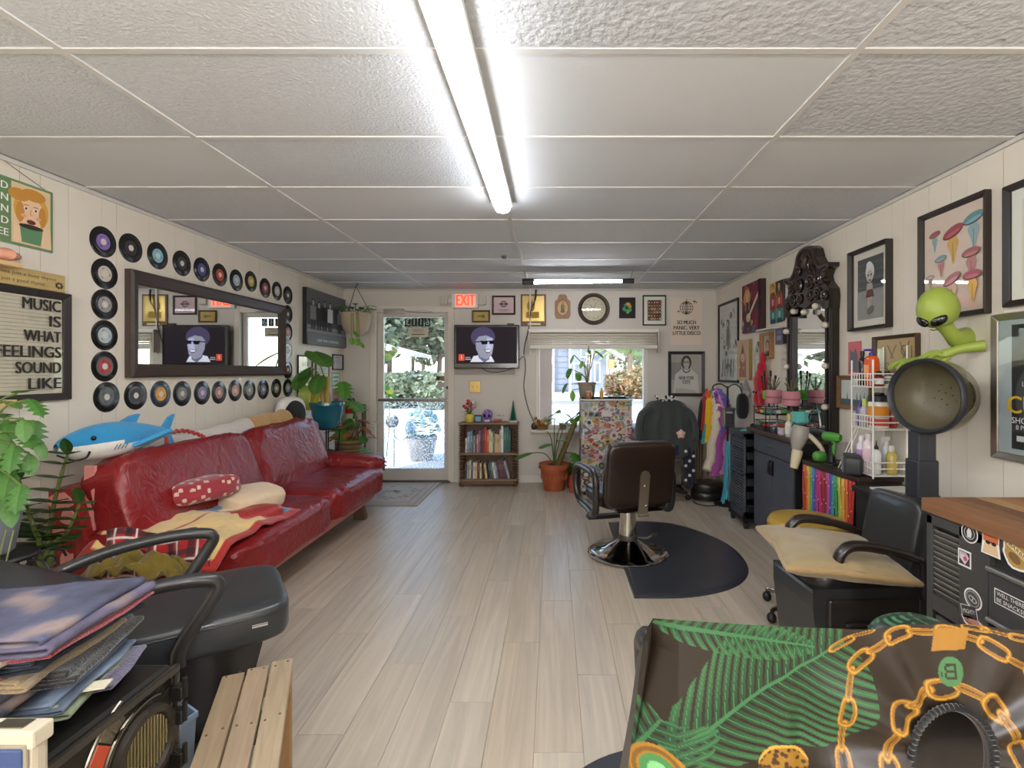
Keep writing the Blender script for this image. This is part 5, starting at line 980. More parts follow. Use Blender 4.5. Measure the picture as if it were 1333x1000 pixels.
P(t, 'body', B(0xd85a1c).sph((0, 0, .085), (.03, .042, .088), 24, 14, e=.5), gloss); P(t, 'label', B(0xe8a070).box(-.0312, -.025, .05, -.03, .025, .12), paper); P(t, 'pump_head', B(0x4a2a8a).cyl((0, 0, .165), (0, 0, .19), .014).cyl((0, 0, .19), (0, 0, .2), .006, n=8).bc((-.012, .008, .205), (.045, .02, .012)), satin)
for k, (x, y, c, n) in enumerate([(1.84, 2.885, 0x8a2c28, 'dark red'), (1.90, 2.905, 0xe4e0d8, 'white'), (1.93, 2.95, 0xd8d4cc, 'cream'), (1.92, 3.01, 0x2a2624, 'black')]):
    bottle('product_jar', f'small {n} jar on the rack top tier', x, y, T3, .026, .06, c, 0x1c1a1a if k != 3 else 0xc8c4bc, .02, lab=0xe8e4dc if k in (0, 3) else 0x7a7470, cat='jar')
bottle('purple_bottle', 'purple bottle at the left of the rack middle tier', 1.83, 3.05, T2, .02, .12, 0x5a4f9a, 0x4a3f88, .02)
bottle('spray_can', 'grey spray can with a lime green cap on the rack middle tier', 1.83, 3.0, T2, .025, .12, 0xb4b0b4, 0xb4c45a, .04)
t = T('product_tub', 'big white tub with orange label and black lid on the rack middle tier', 'tub', (1.86, 2.92, T2), 0)
P(t, 'body', B(0xe6e0d6).lathe([(.05, 0), (.053, .01), (.053, .14), (.05, .15)], 26), gloss); P(t, 'label', B(0xe0902a).lathe([(.0535, .06), (.0535, .125)], 26, cap=False), paper); P(t, 'stripe', B(0xc84a3a).lathe([(.0537, .015), (.0537, .055)], 26, cap=False), paper); P(t, 'lid', B(0x17171a).lathe([(.054, .15), (.054, .18), (.05, .185), (.03, .19), (.028, .2), (0, .2)], 26), satin)
bottle('product_bottle', 'clear bottle behind the lime green capped spray can', 1.93, 3.03, T2, .02, .15, 0xc8ccd0, 0x6a6a70, .03)
bottle('product_bottle', 'red bottle behind the big white tub', 1.945, 2.93, T2, .025, .12, 0xa83a3c, 0xa83a3c, .02)
bottle('shampoo_bottle', 'white bottle with purple lettering at the left of the rack bottom tier', 1.83, 3.03, T1, .03, .17, 0xd8d2dc, 0xe0dce0, .03, lab=0xa888b8)
bottle('shampoo_bottle', 'tall pinkish white bottle in the middle of the rack bottom tier', 1.83, 2.965, T1, .032, .19, 0xe0d0d0, 0xd8cccc, .03, lab=0xd8bcc4)
bottle('spray_bottle', 'white spray bottle with a black nozzle on the rack bottom tier', 1.835, 2.90, T1, .026, .14, 0xe4e2de, 0x17161a, .05, 'nozzle')
bottle('oil_bottle', 'yellow oil bottle at the right of the rack bottom tier', 1.915, 2.89, T1, .028, .13, 0xc4b05a, 0xd8d4c8, .03)
bottle('spray_bottle', 'pale spray bottle at the back of the rack bottom tier', 1.93, 2.96, T1, .026, .16, 0xd0d4d8, 0xe4e0dc, .03, 'spray')
# ---- clutter on the dark counter ----
ho = T('hair_dryer', 'pale grey and beige hair dryer hanging in a holder at the counter corner', 'hair dryer', (1.735, 3.60, .82), 0)
b = B(0x9a948a); b.m = M4.Translation(V((0, 0, .10))) @ M4.Rotation(rad(12), 4, 'Y'); b.lathe([(.05, .07), (.056, .055), (.06, 0), (.048, -.05), (.036, -.085), (.034, -.1)], 22); P(ho, 'barrel', b, satin)
b = B(0xd4c4a0); b.m = M4.Translation(V((-.015, 0, -.02))) @ M4.Rotation(rad(12), 4, 'Y'); b.lathe([(.034, .02), (.037, .0), (.03, -.08), (.026, -.11)], 18); P(ho, 'nozzle', b, satin)
P(ho, 'handle', B(0xcfc2a8).tube(spline([(.04, -.01, .12), (.085, -.04, .075), (.12, -.07, .02), (.13, -.08, -.03)], 4), [.018]*4+[.017]*4+[.014]*4+[.011], 10), satin)
P(ho, 'power_cord', B(0xcfc8ba).tube(spline([(.13, -.08, -.03), (.11, -.08, -.1), (.05, -.09, -.16), (.02, -.08, -.3), (.0, -.07, -.45), (-.02, -.04, -.62), (-.0, 0, -.74)], 6), .006, 6), satin)
pr = T('product_rack', 'two tier black wire rack packed with colourful tubes on the dark counter', 'rack', (1.84, 4.30, CZ)); b = B(0x1c1a1a)
for z in (.02, .13):
    b.tube([(-.1, -.12, z), (.1, -.12, z), (.1, .12, z), (-.1, .12, z)], .004, 5, closed=True); b.tube([(-.1, -.12, z+.05), (.1, -.12, z+.05), (.1, .12, z+.05), (-.1, .12, z+.05)], .004, 5, closed=True)
    for k in range(6): b.tube([(-.1, -.12+k*.048, z), (.1, -.12+k*.048, z)], .003, 5)
for x in (-.1, .1):
    for y in (-.12, .12): b.cyl((x, y, 0), (x, y, .2), .005, n=6)
P(pr, 'frame', b, satin)
r3 = random.Random(21); names = ['red', 'yellow', 'teal', 'pink', 'black', 'white', 'orange', 'grey', 'green', 'brown']; cols = [0xb02838, 0xd0b040, 0x3a8a84, 0xd08898, 0x201e22, 0xdcd8d0, 0xc8682c, 0x8a8a8a, 0x4a9a48, 0x6a4430]
for z, w_ in ((.026, 'lower'), (.136, 'upper')):
    for k in range(10):
        c = (k*3+(2 if z > .1 else 0)) % 10; r = .016; x = 1.78+.06*(k % 3); y = 4.21+.062*(k//3)
        t = T('product_tube', f'{names[c]} tube lying in the {w_} tier of the black wire rack', 'tube', (x, y, CZ+z+r), rad(r3.uniform(-25, 25)))
        P(t, 'body', B(cols[c]).tube([(-.045, 0, 0), (.03, 0, 0)], [r*.9, r], 10), satin); P(t, 'cap', B(cols[(c+5) % 10]).cyl((.03, 0, 0), (.048, 0, 0), r*.7, n=10), satin)
bottle('gold_cap_bottle', 'clear bottle with a gold cap at the front of the dark counter', 1.755, 3.80, CZ, .028, .12, 0xc4c8c0, 0xc0a858, .05, lab=0xdcd8cc)
bh = T('brush_holder', 'lime green holder of black makeup brushes left of the pink pots', 'holder', (1.83, 4.33, CZ+.19)); P(bh, 'cup', B(0x5ac83a).lathe([(.04, .06), (.05, .07), (.05, .13), (.045, .135), (.042, .07)], 16), satin)
P(bh, 'stand', B(0x2a2828).cyl((0, 0, 0), (0, 0, .07), .008, n=8), satin)
for k in range(7): q = k*.9; p = V((.03*cos(q), .03*sin(q), .08)); e_ = p+V((.025*cos(q), .03*sin(q), .15+.02*(k % 3))); br = P(bh, 'brush', B(0x1c1a1c).tube([p, e_], .005, 6), satin); P(br, 'bristles', B(0x2a2422).lathe([(.005, 0), (.011, .012), (.009, .03), (0, .036)], 8, tuple(e_)), fabric)
for k, (y, n, x) in enumerate(((4.17, 'left', 1.80), (3.86, 'right', 1.80))):
    fp = T('pink_pot', f'small pink pot of sprigs on a wire stand, {n} one before the vanity mirror', 'pot', (x, y, CZ))
    P(fp, 'pot', B(0xb87880).lathe([(.045, .225), (.06, .23), (.066, .33), (.062, .335), (.058, .3)], 16), clay); P(fp, 'band', B(0x8a5a5e).lathe([(.063, .27), (.064, .282)], 16, cap=False), clay)
    P(fp, 'wire_stand', B(0x9a9890).tube(spline([(-.05, 0, 0), (-.03, 0, .12), (0, 0, .225)], 5), .0045, 6).tube(spline([(.05, .03, 0), (.03, .02, .12), (0, 0, .225)], 5), .0045, 6).tube(spline([(.0, -.07, 0), (0, -.05, .12), (0, 0, .225)], 5), .0045, 6), metal)
    for j in range(6): q = j*1.05; P(fp, 'sprig', B(0x6a6a4a).tube([(0, 0, .32), (.05*cos(q), .05*sin(q), .40+.02*(j % 3))], .004, 5), leafm)
tq = B(0x58b0a8); tq.lathe([(.03, 0), (.055, .02), (.05, .06), (.058, .09), (.03, .08), (.02, .03)], 18, fn=lambda q, z: 1+.14*sin(q*7)); TM('scrunchie_heap', tq, fabric, 'turquoise ruffled scrunchie standing before the vanity mirror', 'scrunchie', (1.80, 3.73, CZ+.10))
b = B(0x2a2422); b.lathe([(.05, 0), (.055, .09), (.05, .1), (.045, .02)], 18); TM('dark_jar', b, gloss, 'dark glass jar under the turquoise scrunchie on the counter', 'jar', (1.80, 3.73, CZ))
bottle('amber_bottle', 'squat amber bottle on the counter behind the hair dryer', 1.79, 3.665, CZ, .035, .07, 0x8a4a1c, 0x201c1a, .02, lab=0xb0743a)
b = B(0x141214); b.sph((0, 0, .035), (.06, .09, .036), 18, 10, fn=lambda x, y, z: 1+.1*nz(x*4, y*4, z*4)); TM('black_pouch', b, fabric, 'black soft pouch on the counter right of the amber bottle', 'pouch', (1.90, 3.68, CZ))
for k, (x, y, c, n) in enumerate([(1.76, 3.92, 0xc8b8c4, 'lilac'), (1.78, 3.98, 0xd4ccc8, 'off white'), (1.75, 4.05, 0x3a3a40, 'charcoal'), (1.78, 4.12, 0xb89aa0, 'dusty pink'), (1.86, 3.98, 0x707478, 'grey'), (1.88, 4.05, 0xa8a0a0, 'silver')]):
    t = T('powder_pot', f'{n} round powder pot among the clutter on the dark counter', 'pot', (x, y, CZ)); P(t, 'base', B(c).lathe([(.026, 0), (.03, .006), (.03, .03)], 18), satin); P(t, 'lid', B(tuple(q*.8 for q in hx(c))).lathe([(.031, .03), (.031, .045), (.028, .05), (0, .05)], 18), gloss)
# ---- butcher block counter and black drawer unit near the right edge ----
bc_ = T('butcher_block_counter', 'thick striped wooden butcher block counter at the right edge', 'counter', (1.61, .95, .914))
r3 = random.Random(6); yy = 1.70; k = 0
xx = 1.225
while xx < 1.995:
    wd = min([.07, .045, .06, .05, .08][k % 5], 1.997-xx); b = BL(bc_, [0x80583a, 0x694630, 0x8f6a48, 0x745034, 0x9a7852][k*3 % 5]); b.box(xx, .55, .914, xx+wd-.0006, 1.70, .956); P(bc_, 'stave', b, woody, bev=.0015); xx += wd; k += 1
du = T('drawer_unit', 'black drawer unit plastered with stickers under the wooden counter', 'drawer unit', (1.6, 1.2, 0)); FX = 1.235; BK = 0x343332
def py(px): return FX*F/(px-VX)
def fz(px, p): return CH-(p-VY)*py(px)/F
b = BL(du, BK); b.box(FX+.02, .56, .05, 1.985, 1.692, .912); P(du, 'body', b, satin, bev=.003)
for a0, a1, z0, z1 in ((1.69, 1.665, .05, .905), (1.555, 1.45, .05, .905), (.56, 1.69, .875, .91), (.56, 1.69, .05, .09), (1.555, 1.665, .60, .65)):
    b = BL(du, 0x3e3d3b); b.box(FX, min(a0, a1), z0, FX+.02, max(a0, a1), z1); P(du, 'face_frame', b, satin, bev=.002)
slt = B(0x6a665e); slt.bc((0, 0, 0), (.005, .108, .018), M4.Rotation(rad(-32), 3, 'Y').to_3x3()); sme2 = slt.mesh('louvre_slat', gloss)
for k in range(12): put('louvre_slat', sme2, du, loc=(FX+.01-1.6, 1.61-1.2, .66+k*.0175))
b = BL(du, 0x3e3d3b); b.box(FX, 1.57, .1, FX+.012, 1.65, .59); P(du, 'lower_panel', b, satin, bev=.003)
for z0, z1 in ((.675, .825), (.30, .5)):
    b = BL(du, 0x3a3a3b); b.box(FX-.004, .7, z0, FX+.019, 1.445, z1); d = P(du, 'drawer', b, satin, bev=.003)
    for z in (z1-.006, z0): b = BL(du, 0xa8a8a6); b.cyl((FX-.006, .7, z), (FX-.006, 1.445, z), .008, n=10); P(d, 'rail', b, metal)
b = BL(du, 0x1c1b1b); b.box(1.13, 1.0, .565, FX, 1.445, .598); P(du, 'open_tray', b, satin, bev=.003)
def stick(px, p, w, h, outline, art, label='sticker', rot=0):
    w *= 1.3; h *= 1.2
    o = onx(px, p, FX); y = -.0008
    a = Art(y); a.m = M4.Translation(V((FX-1.6, o.y-1.2, o.z))) @ M4.Rotation(RW, 4, 'Z') @ M4.Rotation(rot, 4, 'Y')
    if outline == 'disc': a.disc(0, 0, w/2, 0xe4e0da, h/2, 24)
    elif outline == 'rect': a.rect(-w/2, -h/2, w/2, h/2, 0xe4e0da)
    else: a.poly([(x*w, z*h) for x, z in outline], 0xe4e0da)
    art(a, w/2, h/2); return P(du, 'sticker', a, paper)
def s_round(a, w, h): a.disc(0, 0, w*.88, 0x2a2a2c, h*.88, 24); a.ring(0, 0, w*.62, .0015, 0xd8d4cc, rz=h*.62); a.poly([(-.25*w, -.45*h), (.2*w, -.45*h), (.3*w, 0), (.15*w, .4*h), (-.1*w, .5*h), (-.3*w, .1*h)], 0xd8d4cc); a.disc(.05*w, .25*h, .18*w, 0xd8d4cc)
stick(1262.5, 694, .047, .05, 'disc', s_round)
CATO = [(-.5, -.5), (.5, -.5), (.42, .1), (.45, .5), (.25, .38), (-.25, .38), (-.45, .5), (-.42, .1)]
stick(1290, 708, .05, .056, CATO, lambda a, w, h: (a.poly([(-.8*w, .9*h), (-.5*w, .68*h), (.5*w, .68*h), (.8*w, .9*h), (.76*w, .1*h), (-.76*w, .1*h)], 0xc8683c), a.poly([(-.8*w, -.9*h), (.8*w, -.9*h), (.6*w, .1*h), (-.6*w, .1*h)], 0xd8b890), a.disc(-.25*w, .05*h, .25*w, 0x1a1818, .16*h), a.disc(.35*w, .05*h, .25*w, 0x1a1818, .16*h), a.line([(-.5*w, .12*h), (.6*w, .12*h)], .003, 0x1a1818)))
BLOB = [(.5*cos(q)*(1+.12*sin(5*q)), .5*sin(q)*(1+.12*cos(4*q))) for q in [k*PI/9 for k in range(18)]]
stick(1325, 722, .075, .07, BLOB, lambda a, w, h: (a.poly([(x*1.72*w, z*1.72*h) for x, z in BLOB], 0xb08a48), a.rect(-.75*w, .0, .75*w, .38*h, 0xe0cfa0), a.txt('BARBER', 0, .19*h, .011, 0x6a4a20, .01, wid=1.3*w), a.disc(0, -.35*h, .4*w, 0x7a5a30, .3*h)), rot=.5)
stick(1256, 727, .038, .042, 'rect', lambda a, w, h: (a.rect(-.8*w, -.8*h, .8*w, .8*h, 0x3a3434), a.poly([(-.7*w, .7*h), (.3*w, .7*h), (.7*w, .2*h), (.1*w, -.7*h), (-.7*w, -.1*h)], 0xd8c8cc), a.disc(.15*w, 0, .3*w, 0xc0506a), a.txt('STYLE', -.05*w, .5*h, .006, 0x6a5a5a)))
stick(1267, 780, .05, .05, 'disc', lambda a, w, h: (a.disc(0, 0, .85*w, 0x4a4a48, .85*h), a.disc(0, -.05*h, .5*w, 0xa8a49c, .3*h), a.disc(-.2*w, -.05*h, .14*w, 0x3a3a38), a.disc(.2*w, -.05*h, .14*w, 0x3a3a38), a.ring(0, 0, .72*w, .0015, 0xc8c4bc, rz=.72*h)), rot=.3)
stick(1262, 797, .045, .032, 'rect', lambda a, w, h: (a.rect(-.92*w, -.9*h, .92*w, .9*h, 0x3c3a3a), a.txt('MIGHTY', 0, .05*h, .012, 0xd8d4cc, .012, wid=1.5*w)), rot=-.25)
stick(1266, 810, .06, .034, BLOB, lambda a, w, h: (a.disc(0, 0, .8*w, 0xb0786c, .7*h), a.poly([(.6*w, 0), (1.0*w, .6*h), (1.0*w, -.6*h)], 0xb0786c), a.disc(-.4*w, .15*h, .08*w, 0x2a2020), a.line([(-.6*w, -.3*h), (.3*w, -.35*h)], .003, 0x6a403a)))
o = onx(1318, 762, FX); a = Art(-.0008); a.m = M4.Translation(V((FX-.0045-1.6, o.y-1.2+.0, .752))) @ M4.Rotation(RW, 4, 'Z'); a.rect(-.05, -.021, .05, .021, 0xe4e0da); a.rect(-.047, -.018, .047, .018, 0x3c3a3a); a.txt('WELL THERE', 0, .008, .011, 0xe4e0da, .015, wid=.082); a.txt('BE SNACKS!', 0, -.009, .011, 0xe4e0da, .015, wid=.082); P(du, 'sticker', a, paper)
# things on and in it
b = B(0x221f1e); b.m = M4.Rotation(rad(-30), 4, 'X') if False else M4(); b.prism([(-.10, 0), (.09, 0), (.09, .05), (.0, .095)], -.003, .003, 'y'); t = T('folded_flyer', 'black folded flyer with white lettering leaning on the wall behind the counter', 'flyer', (1.80, 2.0-.42, .957), RW-.25); P(t, 'sheet', b, paper)
a = Art(-.0035); a.txt('DONATION', .045, .055, .014, 0xd8d4cc, .01, rot=-.5); a.line([(-.05, .012), (.06, .03)], .014, 0xd8d4cc); a.line([(-.02, .03), (.03, .04)], .01, 0xb8b4ac); P(t, 'print', a, paper)
t = T('patterned_box', 'small box with red and blue pattern on the wooden counter by the right edge', 'box', (1.52, 1.33, .957), RW+.5)
b = B(0xd8a860); b.box(-.07, -.045, 0, .07, .045, .095); P(t, 'carton', b, paper, bev=.002)
a = Art(-.0455); a.rect(-.066, .004, .066, .09, 0xe0c890)
for i in range(7):
    for j in range(2): a.disc(-.054+i*.018, .078-j*.012, .005, [0x6f98b8, 0xe8e0d0][(i+j) % 2], n=6)
for i in range(5): a.disc(-.05+i*.025, .035+.012*(i % 2), .014, 0xb84a40); a.disc(-.05+i*.025, .02, .008, 0xe0a090)
a.disc(.045, .03, .016, 0x7fb0c8); P(t, 'print', a, paper)
t = T('purple_carton', 'purple carton lying in the opening at the bottom right of the drawer unit', 'box', (1.215, 1.31, .60), RW+.15)
b = B(0x8a3f9a); b.box(-.07, -.03, 0, .09, .03, .03); P(t, 'carton', b, paper, bev=.003); a = Art(-.0305); a.rect(-.06, .004, -.02, .026, 0xd8b8d8); a.rect(0, .006, .06, .022, 0x5a2a6a); P(t, 'print', a, paper)
# ================= middle of the floor =================
# D-shaped mat
t = T('salon_mat', 'black D shaped anti fatigue mat under the hydraulic styling chair', 'mat', (.95, 3.85, 0))
op = spline([V((.50, 4.62, 0)), V((.80, 4.66, 0)), V((1.10, 4.55, 0)), V((1.33, 4.2, 0)), V((1.40, 3.85, 0)), V((1.34, 3.5, 0)), V((1.15, 3.24, 0)), V((.84, 3.10, 0)), V((.49, 3.085, 0))], 6)
b = BL(t, 0x33363d); n = len(op); c = V((.85, 3.85, 0)); vs = []
for f, z in ((1, .001), (.985, .012), (.93, .017), (.90, .0155), (.0, .0155)): vs += [tuple(c+(p-c)*f+V((0, 0, z))) for p in op]
b.add(vs, [(k*n+i, k*n+(i+1) % n, (k+1)*n+(i+1) % n, (k+1)*n+i) for k in range(4) for i in range(n)], True); P(t, 'pad', b, mat('mat_rubber', .33, bump=(70, .4, .002), var=(3, .65, 1.4)))
# styling chair
sc_ = T('styling_chair', 'brown black hydraulic styling chair with round chrome base seen from behind', 'chair', (.56, 3.83, .017), rad(15))
BR = 0x23160f
P(sc_, 'base_plate', B(0xc8c8c8).lathe([(.297, 0), (.3, .006), (.29, .014), (.25, .022), (.17, .045), (.1, .085), (.075, .1), (.07, .105)], 56), chrome)
P(sc_, 'column', B(0xc9c4ba).lathe([(.068, .1), (.066, .16), (.06, .3), (.062, .36)], 28), chrome)
P(sc_, 'column_collar', B(0x4a4440).lathe([(.073, .1), (.075, .12), (.07, .14)], 28), dmetal)
P(sc_, 'pump_pedal', B(0x8a8884).tube(spline([(.06, -.03, .12), (.11, -.1, .13), (.13, -.15, .17)], 5), .008, 8).bc((.135, -.16, .175), (.05, .02, .014)), metal)
P(sc_, 'seat_plate', B(0x2a2826).box(-.16, -.2, .355, .16, .2, .375).cyl((-.1, -.16, .35), (.2, -.16, .35), .01, n=8), metal, bev=.004)
P(sc_, 'seat', B(BR).sph((0, .05, .425), (.265, .265, .062), 44, 20, e=.42, fn=lambda x, y, z: 1+.01*nz(x*3, y*3, z)), leather)
b = B(BR); b.m = M4.Translation(V((-.02, -.245, .635))) @ M4.Rotation(rad(9), 4, 'X'); b.sph((0, 0, 0), (.255, .05, .232), 60, 30, e=.28); bk = P(sc_, 'backrest', b, leather)
b = B(0x4a3428); b.m = M4.Translation(V((-.02, -.25, .635))) @ M4.Rotation(rad(9), 4, 'X')
b.tube([V((.252*math.copysign(abs(cos(q))**.3, cos(q)), -.012, .23*math.copysign(abs(sin(q))**.3, sin(q)))) for q in [2*PI*k/64 for k in range(64)]], .006, 6, closed=True); P(bk, 'piping', b, leather)
b = B(0xb9ae9c); b.m = M4.Translation(V((-.0, -.295, .635))) @ M4.Rotation(rad(9), 4, 'X')
b.prism([(-.035, -.30), (.035, -.30), (.035, .0), (.025, .025), (0, .035), (-.025, .025), (-.035, .0)], -.014, .0, 'y'); br_ = P(sc_, 'back_bracket', b, metal, bev=.003)
for z in (.43, .56, .60): P(br_, 'bolt', B(0xd8d0c0).sph((0, -.318+.16*(z-.43)-.0, z), (.009, .006, .009), 10, 6), chrome)
b = B(0xb8b2a8); b.box(-.03, -.3, .35, .03, -.05, .365); P(sc_, 'bracket_foot', b, metal, bev=.003)
for s in (-1, 1):
    lp = spline([V((s*.295, -.10, .34)), V((s*.30, -.13, .55)), V((s*.30, -.09, .615)), V((s*.30, .05, .63)), V((s*.30, .25, .625)), V((s*.30, .335, .585)), V((s*.30, .34, .45)), V((s*.29, .28, .35)), V((s*.285, .1, .33))], 6, closed=True)
    P(sc_, 'armrest', B(0x2a2522).tube(lp, .026, 10, closed=True), leather)
    P(sc_, 'arm_bracket', B(0x9a968e).bc((s*.275, .08, .36), (.03, .2, .03)), metal)
fr_ = P(sc_, 'footrest', B(0x8a867e).tube(spline([(-.14, .15, .36), (-.15, .34, .25), (-.16, .43, .15), (.16, .43, .15), (.15, .34, .25), (.14, .15, .36)], 4), .012, 8), metal); P(fr_, 'foot_bar', B(0x24221f).box(-.17, .40, .14, .17, .47, .17), rubber, bev=.006)
# salon dryer chair on the right
dc = T('dryer_chair', 'black leather salon chair with boxy seat and curved arms in front of the hood dryer', 'chair', (1.36, 2.37, 0), rad(3))
BLK = 0x303030
def dl(x, y, z): return (x-1.36, y-2.37, z)
b = B(BLK); b.m = M4.Translation(V((-1.36, -2.37, 0))); b.prism([(1.10, .44), (1.10, .36), (1.13, .105), (1.60, .105), (1.60, .44)], 2.195, 2.545, 'y'); P(dc, 'seat_box', b, leather, bev=.018)
b = B(0x26221f); b.m = M4.Translation(V((-1.36, -2.37, 0))); b.box(1.16, 2.178, .17, 1.57, 2.2, .40); sp_ = P(dc, 'side_panel', b, leather, bev=.012)
b = B(0x1a1613); b.m = M4.Translation(V((-1.36, -2.37, 0))); b.tube(spline([(1.24, 2.175, .285), (1.26, 2.17, .30), (1.56, 2.17, .285)], 6), .011, 8); lv = P(sp_, 'recline_lever', b, satin); b = B(0xb09a70); b.m = M4.Translation(V((-1.36, -2.37, 0))); b.sph((1.32, 2.158, .297), .006, 8, 6); P(lv, 'screw', b, metal)
b = B(0x1c1b1b); b.m = M4.Translation(V((-.0, 0, .455))); b.sph((.0, 0, 0), (.25, .175, .045), 40, 16, e=.35); P(dc, 'seat_cushion', b, leather)
b = B(BLK); b.m = M4.Translation(V((.235, .0, .635))) @ M4.Rotation(rad(11), 4, 'Y'); b.sph((0, 0, .0), (.045, .172, .17), 36, 26, e=.33); P(dc, 'backrest', b, leather)
b = B(BLK); b.m = M4.Translation(V((.205, .0, .47))) @ M4.Rotation(rad(11), 4, 'Y'); b.sph((0, 0, 0), (.045, .168, .09), 30, 18, e=.35); P(dc, 'lumbar_pad', b, leather)
for y, nm in ((-.2, 'near'), (.205, 'far')):
    pp = spline([(.2, y, .565), (.1, y, .60), (-.02, y, .628), (-.11, y, .632), (-.155, y, .60), (-.165, y, .565)], 5)
    P(dc, 'armrest', B(0x241a16).tube(pp, [.02]*3+[.024]*5+[.028]*10+[.027]*7+[.022], 12, flat=.8), leather)
    P(dc, 'arm_strut', B(0x1a1a1a).tube([(.21, y, .57), (.22, y, .40)], .014, 8), satin)
for x, y in ((-.2, -.14), (-.2, .14), (.2, -.14), (.2, .14)): P(dc, 'foot', B(0x18181a).cyl((x, y, 0), (x, y, .11), .02, n=10), satin)
t = T('tan_seat_cushion', 'flat tan seat cushion lying askew on the black dryer chair', 'cushion', (1.275, 2.37, .535), rad(-10))
b = B(0x9c8862); b.m = M4.Rotation(rad(3), 4, 'Y'); n_ = 36
def cuf(s):
    def f(u, v):
        x, y = 2*u-1, 2*v-1; e = (1-abs(x)**3)*(1-abs(y)**3); k = 1-.1*(1-abs(x))*(abs(y)**2); k2 = 1-.1*(1-abs(y))*(abs(x)**2)
        return V((.25*x*k2, .285*y*k, s*(.012+.045*max(0, e)**.45)+.006*nz(x*3, y*3, s)))
    return f
b.surf(cuf(1), n_, n_); b.surf(cuf(-1), n_, n_); P(t, 'cover', b, fabric)
b = B(0xa78a5e); edge = [V(cuf(1)(a, c))*1.0 for a, c in [(k/12, 0) for k in range(12)]+[(1, k/12) for k in range(12)]+[(1-k/12, 1) for k in range(12)]+[(0, 1-k/12) for k in range(12)]]
b.m = M4.Rotation(rad(3), 4, 'Y'); b.tube([V((p.x, p.y, 0)) for p in edge], .013, 8, closed=True); P(t, 'piping', b, fabric)
# yellow stool
t = T('yellow_stool', 'round mustard yellow padded stool on a chrome castor base behind the dryer chair', 'stool', (1.42, 2.86, 0))
P(t, 'seat', B(0xb3913a).lathe([(.16, .445), (.195, .46), (.207, .49), (.205, .525), (.19, .55), (.14, .56), (0, .562)], 44), leather); P(t, 'seat_band', B(0x8f702a).lathe([(.2085, .494), (.2095, .5), (.2085, .506)], 44, cap=False), leather)
P(t, 'gas_column', B(0xb8b8b8).lathe([(.03, .1), (.03, .3), (.02, .3), (.02, .445)], 16), chrome)
for k in range(5):
    q = k*2*PI/5+2.2; lg = P(t, 'leg', B(0xb0aeaa).tube([(0, 0, .11), (.235*cos(q), .235*sin(q), .07)], [.02, .013], 8), chrome); P(lg, 'castor', B(0x1c1a1a).sph((.24*cos(q), .24*sin(q), .03), (.026, .026, .03), 12, 8).cyl((.24*cos(q), .24*sin(q), .05), (.24*cos(q), .24*sin(q), .075), .008, n=8), rubber)
# ---- stickered mini fridge by the window ----
fg = T('stickered_fridge', 'old two door white fridge covered in colourful stickers in front of the window', 'fridge', (.60, 5.85, 0))
fx0, fx1, fy0, fy1, fzt = .31, .87, 5.62, 6.12, 1.065
b = BL(fg, 0xb4b0aa); b.box(fx0, fy0+.05, .03, fx1, fy1, fzt); P(fg, 'body', b, satin, bev=.012)
for z0, z1, n in ((.05, .745, 'lower'), (.755, 1.045, 'upper')):
    b = BL(fg, 0xb4b0aa); b.box(fx0, fy0, z0, fx1, fy0+.048, z1); d = P(fg, 'door', b, satin, bev=.012)
    b = BL(fg, 0xc8c4be); zz = .80 if n == 'upper' else .62; b.box(fx0+.015, fy0-.03, zz, fx0+.035, fy0, zz+.12); P(d, 'handle', b, satin, bev=.005)
for x in (fx0+.05, fx1-.05): b = BL(fg, 0x222222); b.cyl((x, fy0+.08, 0), (x, fy0+.08, .03), .02, n=10); b.cyl((x, fy1-.06, 0), (x, fy1-.06, .03), .02, n=10); P(fg, 'foot', b, rubber)
b = BL(fg, 0xcfc8c0); b.box(fx0-.006, fy0-.01, fzt-.018, fx1+.006, fy1, fzt); P(fg, 'top_panel', b, satin, bev=.006)
r3 = random.Random(33); SC_ = [0xa0444a, 0xb89a4c, 0x5a7a62, 0x8aa4b4, 0x3a3a40, 0xc8c4be, 0xb0785a, 0x6a5a7a, 0xc09aa2, 0x98a06a, 0x8a8a8e, 0xc4b49c, 0x5f7284, 0xa85a6c, 0x5a4840]
